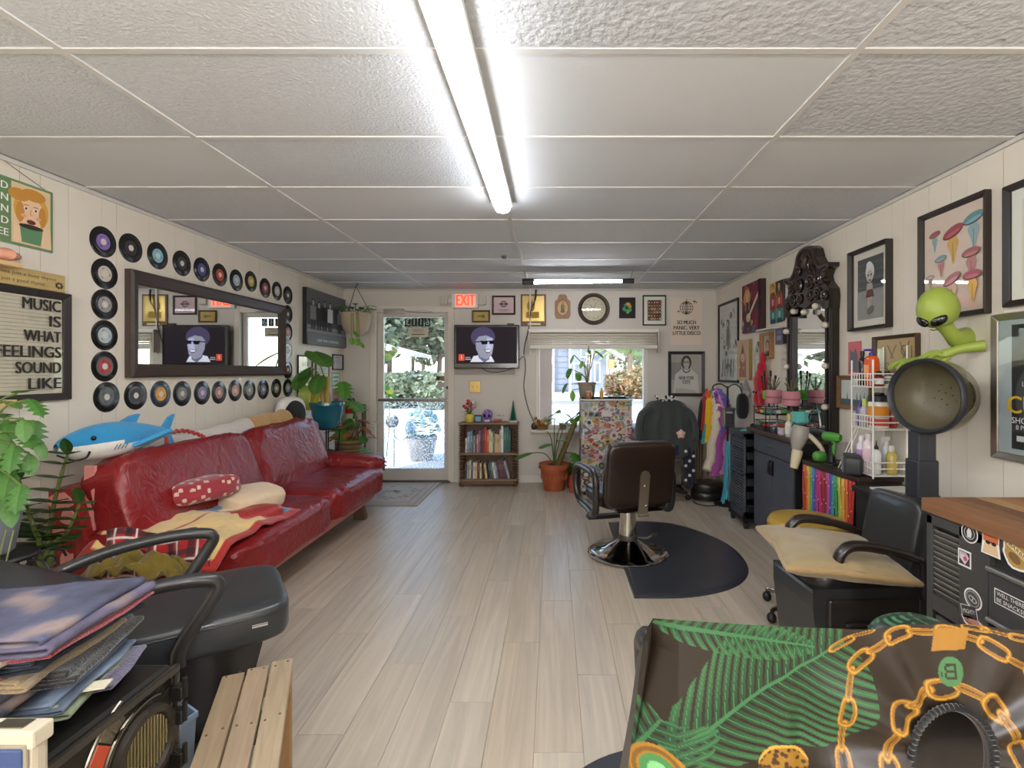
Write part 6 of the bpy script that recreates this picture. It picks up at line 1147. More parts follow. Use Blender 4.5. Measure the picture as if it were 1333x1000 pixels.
def stickers(parent, m0, x0, z0, x1, z1, nx, nz_, sz):
    for i in range(nx):
        for j in range(nz_):
            x = x0+(x1-x0)*(i+.5+r3.uniform(-.3, .3))/nx; z = z0+(z1-z0)*(j+.5+r3.uniform(-.3, .3))/nz_; w = sz*r3.uniform(.75, 1.3); h = sz*r3.uniform(.65, 1.2)
            a = Art(-.0006-.0002*((i*5+j*3) % 7)); a.m = m0 @ M4.Translation(V((x, 0, z))) @ M4.Rotation(r3.uniform(-.5, .5), 4, 'Y'); kd = r3.randrange(4); c = SC_[r3.randrange(15)]; c2 = SC_[r3.randrange(15)]; c3 = SC_[r3.randrange(15)]
            if kd == 0: a.disc(0, 0, w*.55, 0xc4c0b8, h*.55, 14); a.disc(0, 0, w*.48, c, h*.48, 14); a.disc(0, 0, w*.25, c2, h*.22, 9)
            elif kd == 1: a.rect(-w*.55, -h*.42, w*.55, h*.42, 0xc4c0b8); a.rect(-w*.5, -h*.37, w*.5, h*.37, c); a.rect(-w*.38, -h*.1, w*.38, h*.1, c2); a.disc(w*.2, h*.2, h*.12, c3, n=8)
            elif kd == 2: a.poly([(xx*w*1.15, zz*h*1.15) for xx, zz in BLOB], c); a.disc(0, h*.12, w*.25, c2, h*.25, 9); a.rect(-w*.3, -h*.35, w*.3, -h*.2, c3)
            else: a.poly([(w*.55*cos(k*PI/5)*(1 if k % 2 else .55), h*.55*sin(k*PI/5)*(1 if k % 2 else .55)) for k in range(10)], c); a.disc(0, 0, w*.22, c2, n=8)
            P(parent, 'sticker', a, paper)
loc_ = M4.Translation(V((0, fy0-5.85, 0)))
stickers(fg, loc_, fx0-.60+.02, .07, fx1-.60-.01, .74, 9, 12, .082); stickers(fg, loc_, fx0-.60+.02, .765, fx1-.60-.02, 1.035, 9, 5, .08)
ms = M4.Translation(V((fx0-.60, 0, 0))) @ M4.Rotation(RW, 4, 'Z') @ M4.Rotation(PI, 4, 'Z') if False else M4.Translation(V((fx0-.60, 0, 0))) @ M4.Rotation(-PI/2, 4, 'Z')
stickers(fg, ms, -.24, .1, .22, 1.03, 4, 9, .09)
# lower white cabinet at its right
lw = T('small_white_cabinet', 'low white topped cabinet with stickers right of the fridge', 'cabinet', (1.0, 5.85, 0))
b = BL(lw, 0xd6d2ce); b.box(.885, 5.66, .02, 1.07, 6.1, .735); P(lw, 'body', b, satin, bev=.008); b = BL(lw, 0xe2e2e6); b.box(.88, 5.64, .735, 1.08, 6.1, .755); P(lw, 'top', b, satin, bev=.005)
stickers(lw, M4.Translation(V((0, 5.66-5.85, 0))), -.11, .05, .07, .73, 2, 7, .095)
# pots and oddments on and round the fridge
def FZ(px, p, Y): return at(px, p, Y)
tp = T('window_plant', 'leggy potted plant with drooping leaves on top of the stickered fridge', 'potted plant', (FZ(764, 519, 5.95).x, 5.95, fzt+.001)); k_ = 5.95/F
P(tp, 'pot', B(0x9a8a78).lathe([(.075, 0), (.085, .01), (.1, .15), (.108, .155), (.108, .18), (.095, .175), (.09, .15)], 24), clay); P(tp, 'soil', B(0x4a3a2c).lathe([(.094, .158), (0, .165)], 20), matte)
P(tp, 'pot_band', B(0xb06a4a).lathe([(.0845, .02), (.0925, .08)], 12, cap=False), clay)
heart = leafmesh('heart', 0x4f7a2e, 0x5a8836); monst = leafmesh('monstera', 0x3f7a28, 0x4a8a30); lance = leafmesh('lance', 0x3a5a22, 0x44682a); oval = leafmesh('oval', 0x3d6a26, 0x487a2e); yell = leafmesh('heart', 0xb0a83a, 0x9aa83a); pale = leafmesh('oval', 0x6f9a3c, 0x7fa848)
def pw(px, p, dy=0): v = FZ(px, p, 5.95+dy)-tp.location; return v
for (px, p, s, d, m_) in ((775, 457, .13, (.6, -.3, -.35), heart), (747, 462, .12, (-.5, -.3, -.8), pale), (742, 480, .12, (-.4, -.3, -.9), heart), (758, 470, .10, (-.3, -.5, -.7), pale), (737, 500, .12, (-.5, -.2, -.8), heart), (745, 508, .13, (.1, -.3, -1), pale), (752, 486, .1, (.2, -.5, -.8), heart), (768, 462, .08, (-.2, -.4, .8), pale)):
    e = pw(px, p); P(tp, 'stem', B(0x8a7a52).tube(spline([(.0, 0, .16), ((e.x)*.35+.02, e.y*.3, .16+(e.z-.16)*.6), e], 6), .0055, 6), matte); leaf(tp, m_, e, d, s)
for x1, z1 in ((-.03, .42), (.05, .5), (.02, .6)): P(tp, 'stem', B(0x9a8a62).tube(spline([(.01, .02, .16), (x1*.5, .0, z1*.6), (x1, 0, z1)], 5), .007, 6), matte)
t = T('yellow_bottle', 'small yellow bottle beside the plant pot on the fridge', 'bottle', (.55, 5.80, fzt+.001)); P(t, 'body', B(0xc8a04a).lathe([(.022, 0), (.024, .07), (.012, .09), (.012, .1)], 14), gloss); P(t, 'cap', B(0xd8c8a0).lathe([(.013, .1), (.013, .115), (0, .115)], 12), satin)
t = T('orange_jar', 'small orange brown jar before the plant pot on the fridge', 'jar', (.40, 5.76, fzt+.001)); P(t, 'body', B(0xa86a48).lathe([(.035, 0), (.04, .02), (.04, .06), (.034, .07)], 16), gloss); P(t, 'lid', B(0xb8a890).lathe([(.036, .07), (.036, .085), (0, .085)], 16), satin)
t = T('serving_dish', 'flat pale green dish on the right of the fridge top', 'dish', (.72, 5.80, fzt+.001)); P(t, 'dish', B(0x8a9282).lathe([(.05, 0), (.085, .012), (.095, .025), (.088, .025), (.05, .012), (0, .01)], 24, sx=1.1), gloss); P(t, 'contents', B(0xa8b090).lathe([(.06, .018), (.03, .03), (0, .032)], 14), matte)
# terracotta pot and its plants
tp2 = T('terracotta_plant', 'big terracotta pot with heart leaved plant and a leaning spiky stalk by the window', 'potted plant', (.012, 5.93, 0))
P(tp2, 'pot', B(0xa85632).lathe([(.115, 0), (.12, .01), (.155, .22), (.158, .25), (.178, .255), (.178, .305), (.165, .31), (.158, .29)], 36), clay); P(tp2, 'soil', B(0x3a2c22).lathe([(.157, .285), (0, .295)], 24), matte)
for k in range(9):
    q = PI+PI*k/8*.9+.15; b = B(0xb5623c); rr = .147; b.tube(spline([(rr*cos(q-.1), rr*sin(q-.1), .13), (rr*1.03*cos(q), rr*1.03*sin(q), .19), (rr*cos(q+.1), rr*sin(q+.1), .13)], 4), .006, 6); P(tp2, 'relief', b, clay)
P(tp2, 'stalk', B(0x6f6238).tube([V((.04+.20*u, -.04, .28+.50*u)) for u in [k/14 for k in range(15)]], [.03+.006*(k % 2) for k in range(15)], 9), clay)
for k in range(16): u = k/16; b0 = V((.04+.2*u, -.05, .28+.5*u)); leaf(tp2, lance, b0, ((-.6 if k % 2 else .5), -.5, .5), .09, wide=.6)
leaf(tp2, pale, (.245, -.04, .77), (.3, -.4, 1), .14, wide=1.4); leaf(tp2, pale, (.24, -.04, .74), (-.3, -.4, .9), .12, wide=1.4)
def q2(px, p, Y=5.93): return FZ(px, p, Y)-tp2.location
for (px, p, s, d, m_, Y) in ((722, 545, .17, (-.9, -.5, .15), heart, 5.95), (733, 552, .16, (.9, -.3, .1), heart, 6.0), (716, 578, .15, (-.9, -.6, -.1), heart, 5.85), (690, 590, .19, (-1, -.4, -.15), heart, 5.8), (746, 590, .22, (.5, -.7, -.7), monst, 5.80), (752, 540, .14, (.4, -.5, .5), monst, 6.0), (712, 562, .13, (-.9, -.3, .3), pale, 5.9), (728, 572, .13, (.6, -.7, .1), heart, 5.86)):
    e = q2(px, p, Y); P(tp2, 'stem', B(0x5a7238).tube(spline([(.0, 0, .28), (e.x*.4, e.y*.4, .28+(e.z-.28)*.7+.03), e], 6), .006, 6), leafm); leaf(tp2, m_, e, d, s)
TM('plant_bottle', B(0x9a4a32).lathe([(.05, 0), (.055, .05), (.05, .16), (.02, .22), (.02, .28)], 16), gloss, 'red brown bottle on the floor between terracotta pot and fridge', 'bottle', (.235, 5.80, 0))
t = T('red_flower_pot', 'small red pot behind the terracotta pot', 'pot', (.23, 6.05, 0)); P(t, 'pot', B(0xa83a2a).lathe([(.06, 0), (.08, .13), (.085, .15), (.075, .14)], 18), clay)
for k in range(7): q = k*.9; leaf(t, oval, (0, 0, .13), (cos(q)*.6, sin(q)*.6, .9), .2); 
# window sill things
t = T('dried_flower_basket', 'basket of dried orange and brown flowers at the left of the window sill', 'basket', (-.13, 6.245, WZ0+.001)); P(t, 'basket', B(0x8a6038).lathe([(.05, 0), (.055, .05), (.06, .055), (.05, .04)], 16, sx=1.3), woody)
r3 = random.Random(8)
for k in range(22): q = r3.uniform(0, 6.28); rr = r3.uniform(.01, .1); P(t, 'dried_flower', B([0xb07a48, 0xc89a6a, 0x8a4a30, 0xd8c0a0, 0x9a8a58][k % 5]).sph((rr*cos(q)*1.3, rr*sin(q)*.5, .055+r3.uniform(0, .09)), r3.uniform(.014, .026), 8, 6, fn=lambda x, y, z: 1+.25*sin(9*x)*sin(8*y)), matte)
TM('dark_bulb_vase', B(0x3a2e28).sph((0, 0, .04), (.035, .035, .042), 14, 9), gloss, 'small dark round vase at the left end of the window sill', 'vase', (-.235, 6.235, WZ0-.0))
t = T('sill_plant', 'small dark leaved plant in a pot behind the terracotta plant on the sill', 'potted plant', (.12, 6.245, WZ0+.001)); P(t, 'pot', B(0x8a5a48).lathe([(.035, 0), (.045, .06), (.048, .07)], 16), clay)
for k in range(10): q = k*.63; e = V((.11*cos(q)*1.2, .04*sin(q), .09+.05*(k % 4))); P(t, 'stem', B(0x5a6a3a).tube([(0, 0, .06), e], .004, 5), leafm); leaf(t, oval, e, (cos(q), sin(q)*.5-.3, -.2), .09, wide=1.3)
# ================= back right corner =================
oc = T('office_chair', 'office chair on castors hidden under dark robes in front of the window edge', 'chair', (1.20, 5.62, 0), rad(160))
for k in range(5):
    q = k*2*PI/5+.3; lg = P(oc, 'leg', B(0x1e1c1c).tube([(0, 0, .11), (.29*cos(q), .29*sin(q), .075)], [.028, .018], 8), satin); P(lg, 'castor', B(0x161616).sph((.3*cos(q), .3*sin(q), .03), (.03, .03, .03), 12, 8), rubber)
P(oc, 'gas_column', B(0x2a2a2c).lathe([(.035, .1), (.035, .26), (.025, .26), (.025, .42)], 14), metal)
P(oc, 'seat', B(0x6a645c).sph((0, 0, .46), (.25, .24, .05), 30, 14, e=.5), fabric)
P(oc, 'backrest', B(0x4a4644).sph((0, -.2, .80), (.23, .05, .24), 28, 16, e=.45), fabric)
for s in (-1, 1): P(oc, 'armrest', B(0x6f6860).sph((s*.29, 0, .655), (.055, .15, .05), 18, 10, e=.6), leather); P(oc, 'arm_post', B(0x1c1c1c).tube([(s*.24, 0, .44), (s*.29, 0, .62)], .016, 8), satin)
rb = T('dark_robe', 'dark grey green salon robe draped over the office chair back', 'robe', (1.21, 5.36, 0))
def robe(x0, x1, zt, zb, y, amp, seed, fl=.0):
    def f(u, v):
        x = x0+(x1-x0)*u; sh = abs(2*u-1); top = zt-.16*sh**3.2; z = top-(top-zb-.10*sin(u*PI*1.4+seed))*v
        return V((x*(1)+fl*(2*u-1)*v+.012*nz(u*4, v*3, seed), y-.05*math.sqrt(max(0, 1-sh**2))-.035*v-amp*sin(u*26+seed*3+1.5*v)*v**.7-.02*nz(u*6, v*4, seed+2)+.10*max(0, .12-v)*6*.5, z+.05*max(0, .1-v)))
    return f
b = BL(rb, 0x3b403f); b.surf(robe(.93, 1.47, 1.07, .56, 5.40, .014, 2, .04), 70, 36); P(rb, 'cloth', b, fabric, sol=.008)
for s, x in ((-1, .925), (1, 1.455)):
    b = BL(rb, 0x3b403f); b.tube(spline([(x-s*.09, 5.38, 1.0), (x, 5.36, .92), (x+s*.035, 5.34, .78), (x+s*.03, 5.33, .66)], 5), [.04, .043, .045, .047, .048, .05, .05, .05, .05, .05, .05, .05, .05, .05, .05, .05], 14, flat=.6); P(rb, 'sleeve', b, fabric)
b = BL(rb, 0xd8b0a4); b.m = b.m @ M4.Translation(V((1.33, 5.31, .72))) @ M4.Rotation(PI/2, 4, 'X'); b.lathe([(.045, 0), (.04, .006), (.02, .01), (0, .011)], 15, fn=lambda q, z: 1+.2*sin(5*q)); P(rb, 'flower_patch', b, fabric)
nv = T('navy_robe', 'navy blue robe hanging under the dark grey one down to the castors', 'robe', (1.25, 5.40, 0)); b = BL(nv, 0x1b2038); b.surf(robe(.95, 1.48, .92, .40, 5.42, .016, 5, .02), 60, 30); P(nv, 'cloth', b, fabric, sol=.008)
b = BL(nv, 0x222433); b.surf(lambda u, v: V((1.36+.13*u, 5.36-.012*sin(u*14)*v-.03*v, .62-.44*v+.03*sin(u*8))), 24, 20); P(nv, 'hanging_panel', b, fabric, sol=.006)
for k in range(7): b = BL(nv, 0xd8d4d0); b.m = b.m @ M4.Translation(V((1.40+.04*(k % 3-.5), 5.31, .24+.05*k))) @ M4.Rotation(PI/2, 4, 'X'); b.lathe([(.017, 0), (0, .006)], 8); P(nv, 'spot', b, fabric)
t = T('bead_garland', 'black and white beads curled over the top of the dark robe', 'beads', (1.17, 5.33, 1.06))
for k in range(26): q = k*.48; P(t, 'bead', B(0xe0dcd4 if k % 3 else 0x1c1a1a).sph((-.10+.008*k+.02*cos(q*2), .02*sin(q), .03+.022*sin(q*1.3)), .013, 8, 6), gloss)
# oil radiator
rd = T('oil_radiator', 'beige oil filled radiator with upright ribs standing at the back wall', 'radiator', (1.66, 6.08, 0))
for k in range(8): P(rd, 'rib', B(0xb09f80).sph((-.105+.03*k, 0, .375), (.011, .08, .285), 12, 14, e=.4), satin)
P(rd, 'connector', B(0xa49374).cyl((-.12, 0, .13), (.12, 0, .13), .03).cyl((-.12, 0, .62), (.12, 0, .62), .025), satin); P(rd, 'control_box', B(0xc4b596).box(.115, -.07, .12, .16, .07, .62), satin, bev=.006)
for s in (-1, 1): P(rd, 'foot', B(0x6a6050).box(s*.09-.015, -.12, 0, s*.09+.015, .12, .10), satin, bev=.005)
# round black case
cs = T('round_case', 'round black case in two tiers on the floor under the scarves', 'case', (1.66, 5.50, 0))
for z, n in ((0, 'lower_shell'), (.095, 'lid')): P(cs, n, B(0x1c1917).lathe([(.155, z), (.175, z+.012), (.178, z+.045), (.175, z+.08), (.16, z+.092), (0, z+.095)], 36, sx=1, sy=.8), leather)
P(cs, 'zip_band', B(0x0e0d0d).lathe([(.176, .088), (.18, .094), (.176, .1)], 36, sy=.8, cap=False), satin)
TM('floor_cable', B(0x26241f).tube(spline([(1.50, 5.42, .006), (1.47, 5.30, .006), (1.56, 5.19, .006), (1.70, 5.22, .006), (1.85, 5.30, .006)], 8), .005, 6), satin, 'thin dark cable on the floor before the round black case', 'cable')
# scarf stand
st = T('scarf_stand', 'slim black stand with round foot holding the colourful scarves', 'stand', (1.80, 5.27, 0))
P(st, 'foot', B(0x2a2622).lathe([(.135, 0), (.135, .012), (.05, .025), (.02, .04)], 28), dmetal); P(st, 'pole', B(0x2a2826).cyl((0, 0, .03), (0, 0, 1.22), .012, n=10), dmetal)
P(st, 'hook', B(0x2a2826).tube(spline([(0, 0, 1.2), (-.04, .1, 1.24), (-.08, .2, 1.22), (-.08, .24, 1.18)], 5), .007, 8).tube(spline([(0, 0, 1.2), (.05, -.05, 1.24), (.1, -.09, 1.2), (.11, -.1, 1.13)], 5), .006, 8), dmetal)
b = B(0x8d8d8c); b.box(-.055, -.06, .80, .055, .02, .98); b.box(-.06, -.065, .97, .06, .025, 1.0); hb = P(st, 'steel_head', b, metal, bev=.006); a = Art(-.061); a.rect(-.04, .83, .04, .94, 0x3a3a3c); a.rect(-.03, .945, .03, .96, 0xb8b8b8); P(hb, 'front_panel', a, satin)
HK = at(926, 506, 5.48)
for k, (c, n, x1, y1, wd, m_) in enumerate([(0x1f1a1c, 'black', 910, 572, .03, fabric), (0x9a2c2c, 'dark red', 913, 560, .035, fabric), (0xc8602a, 'orange', 917, 552, .035, fabric), (0xd9ae1c, 'golden yellow', 921, 576, .055, fabric), (0x3f9a94, 'teal', 915, 578, .025, fabric), (0x2f7ab0, 'blue', 929, 584, .03, fabric), (0x5a3a8a, 'purple', 934, 560, .05, fabric), (0xd8cbb4, 'cream', 921, 612, .05, terry), (0xa04a94, 'magenta', 931, 620, .06, terry), (0xc88ab8, 'pink', 939, 618, .05, terry), (0x6a5aa8, 'violet', 939, 572, .045, terry)]):
    e = at(x1, y1, 5.42-.008*k); s0 = HK+V((.012*(k-5)*.8, -.01*k, .0)); md = s0.lerp(e, .45)+V((-.03+.01*k, -.02, .03))
    pts = spline([s0, s0.lerp(md, .5)+V((0, -.012, .02)), md, e], 7); N = len(pts)
    if m_ is terry: pts = [p+V((.012*sin(i*1.7+k), .012*cos(i*1.9), 0)) for i, p in enumerate(pts)]
    TM('boa' if m_ is terry else 'scarf', B(c).tube(pts, [wd*(.35+.65*min(1, i/N*2.2)) for i in range(N)], 10, flat=.45 if m_ is fabric else .8), m_, f'{n} {"fluffy boa" if m_ is terry else "scarf"} hanging on the stand in the back corner', 'scarf', group='scarves on the corner stand')
rf = T('turquoise_fringe', 'turquoise raffia fringe hanging down the scarf stand to its foot', 'fringe', (1.78, 5.22, .0))
r3 = random.Random(4)
for k in range(14): x = r3.uniform(-.035, .03); P(rf, 'strand', B([0x4ab4cc, 0x3aa0c0, 0x62c4d4][k % 3]).tube(spline([(x*.3, -.0, .66), (x, -.02, .45), (x*1.2+.01*sin(k), -.03, .2), (x*2.6, -.05, .035+.02*(k % 3))], 5), .006, 5), fabric)
TM('black_bag', B(0x17171a).sph((0, 0, 0), (.06, .05, .13), 16, 12, e=.7, fn=lambda x, y, z: 1+.06*nz(x*3, y*3, z*3)), fabric, 'black soft bag hanging from the right hook of the scarf stand', 'bag', (1.915, 5.17, 1.02))
# ================= plants on the left =================
# hanging planter by the door
hp = T('hanging_planter', 'beige bowl planter hanging on wires from the ceiling left of the door', 'planter', (-2.26, 5.85, 1.80))
P(hp, 'bowl', B(0xb9a78e).lathe([(.0, 0), (.09, .005), (.135, .05), (.16, .13), (.165, .225), (.172, .235), (.165, .24), (.15, .22)], 32), clay); P(hp, 'soil', B(0x4a3a28).lathe([(.152, .215), (0, .225)], 20), matte)
for k in range(3): q = k*2*PI/3+.4; P(hp, 'hanging_wire', B(0x3a3630).tube([(.165*cos(q), .165*sin(q), .235), (0, 0, .55)], .004, 5), satin)
P(hp, 'hook', B(0x2e2a26).tube(spline([(0, 0, .55), (.02, 0, .565), (.01, 0, .583)], 4), .005, 6), satin)
for k in range(16): q = k*.81; e = V((.15*cos(q), .15*sin(q), .27+.06*(k % 3)*.5)); P(hp, 'stem', B(0x4f7a30).tube([(.05*cos(q), .05*sin(q), .22), e], .004, 5), leafm); leaf(hp, pale if k % 2 else oval, e, (cos(q), sin(q), .35-.2*(k % 3)), .10, wide=1.2)
for k, (x, y, z) in enumerate(((.04, -.16, .02), (.08, -.17, -.06), (.1, -.15, -.10), (.02, -.17, -.05))): P(hp, 'trailing_stem', B(0x6f9a3c).tube(spline([(x*.5, -.1, .22), (x, -.18, .2), (x, y, z)], 5), .004, 5), leafm); leaf(hp, pale, (x, y, z), (.6-.4*(k % 2), -.4, -.5), .10, wide=1.2)
# teal pot on a stand
tp = T('teal_pot_plant', 'glazed teal pot with elephant ear leaves on a stand behind the sofa end', 'potted plant', (-2.29, 5.18, .80))
def tl(px, p, Y): return at(px, p, Y)-tp.location
P(tp, 'pot', B(0x1d5f70).lathe([(.0, 0), (.09, .0), (.105, .02), (.145, .13), (.158, .22), (.172, .232), (.17, .262), (.155, .26), (.15, .2)], 36), gloss); P(tp, 'soil', B(0x3a2c20).lathe([(.151, .235), (0, .245)], 20), matte)
for (x, y) in ((-.03, 0), (.02, -.03), (.0, .03)): P(tp, 'trunk', B(0xa8924a).tube(spline([(x, y, .24), (x*1.2-.01, y, .36), (x*.7, y, .52)], 4), [.03]*4+[.022]*4+[.014], 9), clay)
leaf(tp, yell, tl(402, 503, 5.12), (.15, -.25, -1), .24, wide=1.0); leaf(tp, yell, tl(406, 500, 5.15), (-.2, -.3, -1), .22, wide=1.0)
for (px, p, d, s, Y, m_) in ((408, 458, (.75, -.5, -.35), .28, 5.15, heart), (404, 478, (-.35, -.7, -.5), .2, 5.1, oval), (398, 484, (-.25, -.7, -.7), .22, 5.1, heart), (416, 490, (-.05, -.6, -.8), .19, 5.1, heart), (412, 500, (.3, -.5, .8), .15, 5.2, pale)):
    e = tl(px, p, Y); P(tp, 'stem', B(0x8a9a4a).tube(spline([(0, 0, .40), (e.x*.6, e.y*.5, e.z*.75+.1), e], 6), .007, 6), leafm); leaf(tp, m_, e, d, s, wide=1.15)
ps = T('plant_stand', 'tall black wire plant stand carrying the teal pot', 'plant stand', (-2.29, 5.18, 0))
b = B(0x1c1a1a); b.tube([(.12*cos(k*PI/9), .12*sin(k*PI/9), .793) for k in range(18)], .006, 6, closed=True); P(ps, 'top_ring', b, satin); P(ps, 'cross_bar', B(0x1c1a1a).cyl((-.12, 0, .79), (.12, 0, .79), .005, n=6).cyl((0, -.12, .79), (0, .12, .79), .005, n=6), satin)
for k in range(4): q = k*PI/2+.5; P(ps, 'leg', B(0x1c1a1a).tube(spline([(.12*cos(q), .12*sin(q), .79), (.1*cos(q), .1*sin(q), .5), (.12*cos(q), .12*sin(q), .2), (.17*cos(q), .17*sin(q), .006)], 5), .007, 6), satin)
for z in (.32, .55): b = B(0x1c1a1a); b.tube([(.1*cos(k*PI/9), .1*sin(k*PI/9), z) for k in range(18)], .004, 6, closed=True); P(ps, 'ring', b, satin)
# basket plant with rusty leaves
bp = T('basket_plant', 'woven basket pot with rusty orange and green leaves behind the far sofa arm', 'potted plant', (-2.18, 5.48, .0))
b = B(0x2a2624)
for k in range(3): q = k*2*PI/3; b.tube([(.12*cos(q), .12*sin(q), .50), (.15*cos(q), .15*sin(q), 0)], .008, 6)
P(bp, 'stand', b, satin)
for z in range(7): P(bp, 'basket_coil', B([0x8a7450, 0x6d5a3c][z % 2]).lathe([(.105+.006*z, .48+.022*z), (.122+.006*z, .488+.022*z), (.108+.006*z, .502+.022*z)], 28), woodz)
P(bp, 'soil', B(0x3a2c20).lathe([(.13, .62), (0, .63)], 18), matte)
rust = leafmesh('oval', 0xa85a2a, 0xb0682e); rust2 = leafmesh('lance', 0x9a3f20, 0x8a4a24); r3 = random.Random(3)
for k in range(22): q = k*2.4; rr = r3.uniform(.06, .2); e = V((rr*cos(q)+.06, rr*sin(q)*.8-.03, .66+r3.uniform(.0, .2))); P(bp, 'stem', B(0x7a5a3a).tube([(.03*cos(q), .03*sin(q), .62), e], .004, 5), leafm); leaf(bp, [rust, rust2, oval, rust][k % 4], e, (cos(q), sin(q)-.4, -.3+.4*(k % 3)*.5), r3.uniform(.10, .16), wide=1.2)
# monstera behind the arm
mo = T('monstera_plant', 'monstera with big bright split leaves between the sofa arm and the door', 'potted plant', (-2.10, 5.62, 0))
P(mo, 'pot', B(0x6a5a4a).lathe([(.11, 0), (.12, .01), (.15, .26), (.155, .28), (.14, .27)], 28), clay); P(mo, 'soil', B(0x3a2c20).lathe([(.142, .25), (0, .26)], 18), matte)
mbig = leafmesh('monstera', 0x4f8a2a, 0x5f9a34); mdk = leafmesh('monstera', 0x2f6a28, 0x3a7430)
def ml(px, p, Y): return at(px, p, Y)-mo.location
for (px, p, d, s, Y, m_, wd) in ((446, 497, (.35, -.5, -.8), .21, 5.65, mbig, 1.2), (452, 522, (.9, -.5, -.25), .27, 5.6, mbig, 1.25), (440, 555, (.7, -.6, -.6), .27, 5.5, mbig, 1.0), (462, 582, (.9, -.45, -.25), .25, 5.5, mbig, 1.15), (490, 592, (.35, -.5, -.9), .20, 5.45, mdk, 1.2), (448, 577, (.5, -.6, -.7), .22, 5.5, mdk, 1.0), (442, 592, (.2, -.8, -.5), .2, 5.45, mdk, 1.1), (428, 585, (-.5, -.8, -.4), .2, 5.5, mdk, 1.0), (455, 545, (.1, -.7, -.6), .15, 5.6, mdk, 1), (470, 600, (.8, -.5, -.4), .18, 5.4, mbig, 1)):
    e = ml(px, p, Y); P(mo, 'stem', B(0x5a7a3a).tube(spline([(0, 0, .25), (e.x*.4, e.y*.3, .25+(e.z-.25)*.7), e], 6), .008, 6), leafm); leaf(mo, m_, e, d, s, wide=wd)
P(mo, 'moss_pole', B(0x5a4a3a).cyl((0, .05, .25), (0, .05, 1.0), .025, n=10), matte)
# fire extinguisher in the corner
fe = T('fire_extinguisher', 'red fire extinguisher on the wall in the corner behind the monstera', 'fire extinguisher', (-2.47, 6.22, .66))
P(fe, 'cylinder', B(0xb01c20).lathe([(.05, 0), (.056, .015), (.056, .26), (.045, .30), (.02, .325), (.02, .34)], 24), gloss); P(fe, 'label', B(0xe0d8b0).lathe([(.0568, .1), (.0568, .2)], 24, cap=False), paper)
P(fe, 'valve', B(0x1a1a1a).box(-.015, -.06, .335, .015, .04, .355).box(-.012, -.07, .365, .012, .03, .38).cyl((0, 0, .33), (0, 0, .37), .012, n=8), satin); P(fe, 'hose', B(0x141414).tube(spline([(.0, -.02, .35), (.06, -.05, .38), (.075, -.06, .28), (.06, -.05, .14)], 6), .009, 8), rubber); P(fe, 'bracket', B(0x8a8a8a).box(-.06, .05, .12, .06, .085, .15), metal)
t = T('striped_canister', 'tall striped canister beside the fire extinguisher', 'canister', (-2.50, 5.90, .0))
P(t, 'post', B(0x2a2624).cyl((0, 0, 0), (0, 0, .72), .018, n=10).lathe([(.11, 0), (.11, .015), (.02, .03)], 20), satin)
for k in range(6): P(t, 'stripe_band', B([0x7a6a58, 0x3a3434, 0xa89a84][k % 3]).lathe([(.05, .72+.035*k), (.05, .755+.035*k)], 20), satin)
# swiss cheese plant on curly wire stand, near left
sp_ = T('swiss_cheese_plant', 'trailing swiss cheese plant with holed leaves at the left photo edge', 'potted plant', (-2.34, 2.10, .62))
P(sp_, 'pot', B(0x8a8f98).lathe([(.08, 0), (.09, .01), (.115, .17), (.12, .18), (.11, .175)], 28), clay); P(sp_, 'soil', B(0x3a2c20).lathe([(.112, .165), (0, .172)], 18), matte)
ado = leafmesh('monstera', 0x4a7a34, 0x568a3c); adp = leafmesh('oval', 0x5f8a44, 0x6a9650); r3 = random.Random(15)
def sl_(px, p, Y): return at(px, p, Y)-sp_.location
LS = [(8, 522, .13, (.9, -.3, -.1)), (22, 512, .12, (.8, -.3, .3)), (38, 520, .13, (.8, -.2, -.5)), (30, 545, .13, (.5, -.4, -.8)), (45, 548, .14, (.3, -.3, -.95)), (12, 548, .15, (.3, -.5, -.8)), (2, 560, .15, (.4, -.5, -.7)), (20, 580, .14, (.2, -.5, -.85)), (5, 595, .15, (.5, -.4, -.75)), (38, 590, .13, (.5, -.4, -.7)), (15, 615, .15, (.1, -.5, -.9)), (28, 632, .14, (.2, -.5, -.85)), (48, 572, .12, (.6, -.2, -.75)), (2, 632, .15, (.3, -.5, -.8)), (32, 565, .13, (.7, -.4, -.3)), (10, 655, .14, (.6, -.4, -.6)), (-8, 540, .15, (.7, -.4, .1)), (24, 600, .13, (.8, -.4, -.2))]
for k, (px, p, s, d) in enumerate(LS):
    e = sl_(px, p, 2.18-.03*(k % 4)); P(sp_, 'stem', B(0x6f8a44).tube(spline([(.0, 0, .17), (e.x*.4-.02, e.y*.4, max(.2, e.z*.6+.18)), e], 6), .0045, 6), leafm); leaf(sp_, ado if k % 3 else adp, e, d, s*.8, wide=.9)
for k in range(2): e = sl_(8+10*k, 690, 2.05); P(sp_, 'aerial_root', B(0x8f9050).tube(spline([(0, -.02, .17), (e.x*.6, -.10, .2), (e.x, -.12, -.1), e], 6), .003, 6), leafm)
cw = T('curly_wire_stand', 'black curly wire plant stand under the swiss cheese plant', 'plant stand', (-2.28, 2.10, 0))
for k in range(4): q = k*PI/2+.3; P(cw, 'leg', B(0x1a1818).tube(spline([(.1*cos(q), .1*sin(q), .60), (.13*cos(q), .13*sin(q), .35), (.17*cos(q), .17*sin(q), .006)], 5), .009, 7), satin)
P(cw, 'top_plate', B(0x1a1818).lathe([(.12, .6), (.125, .61), (.12, .619)], 24), satin)
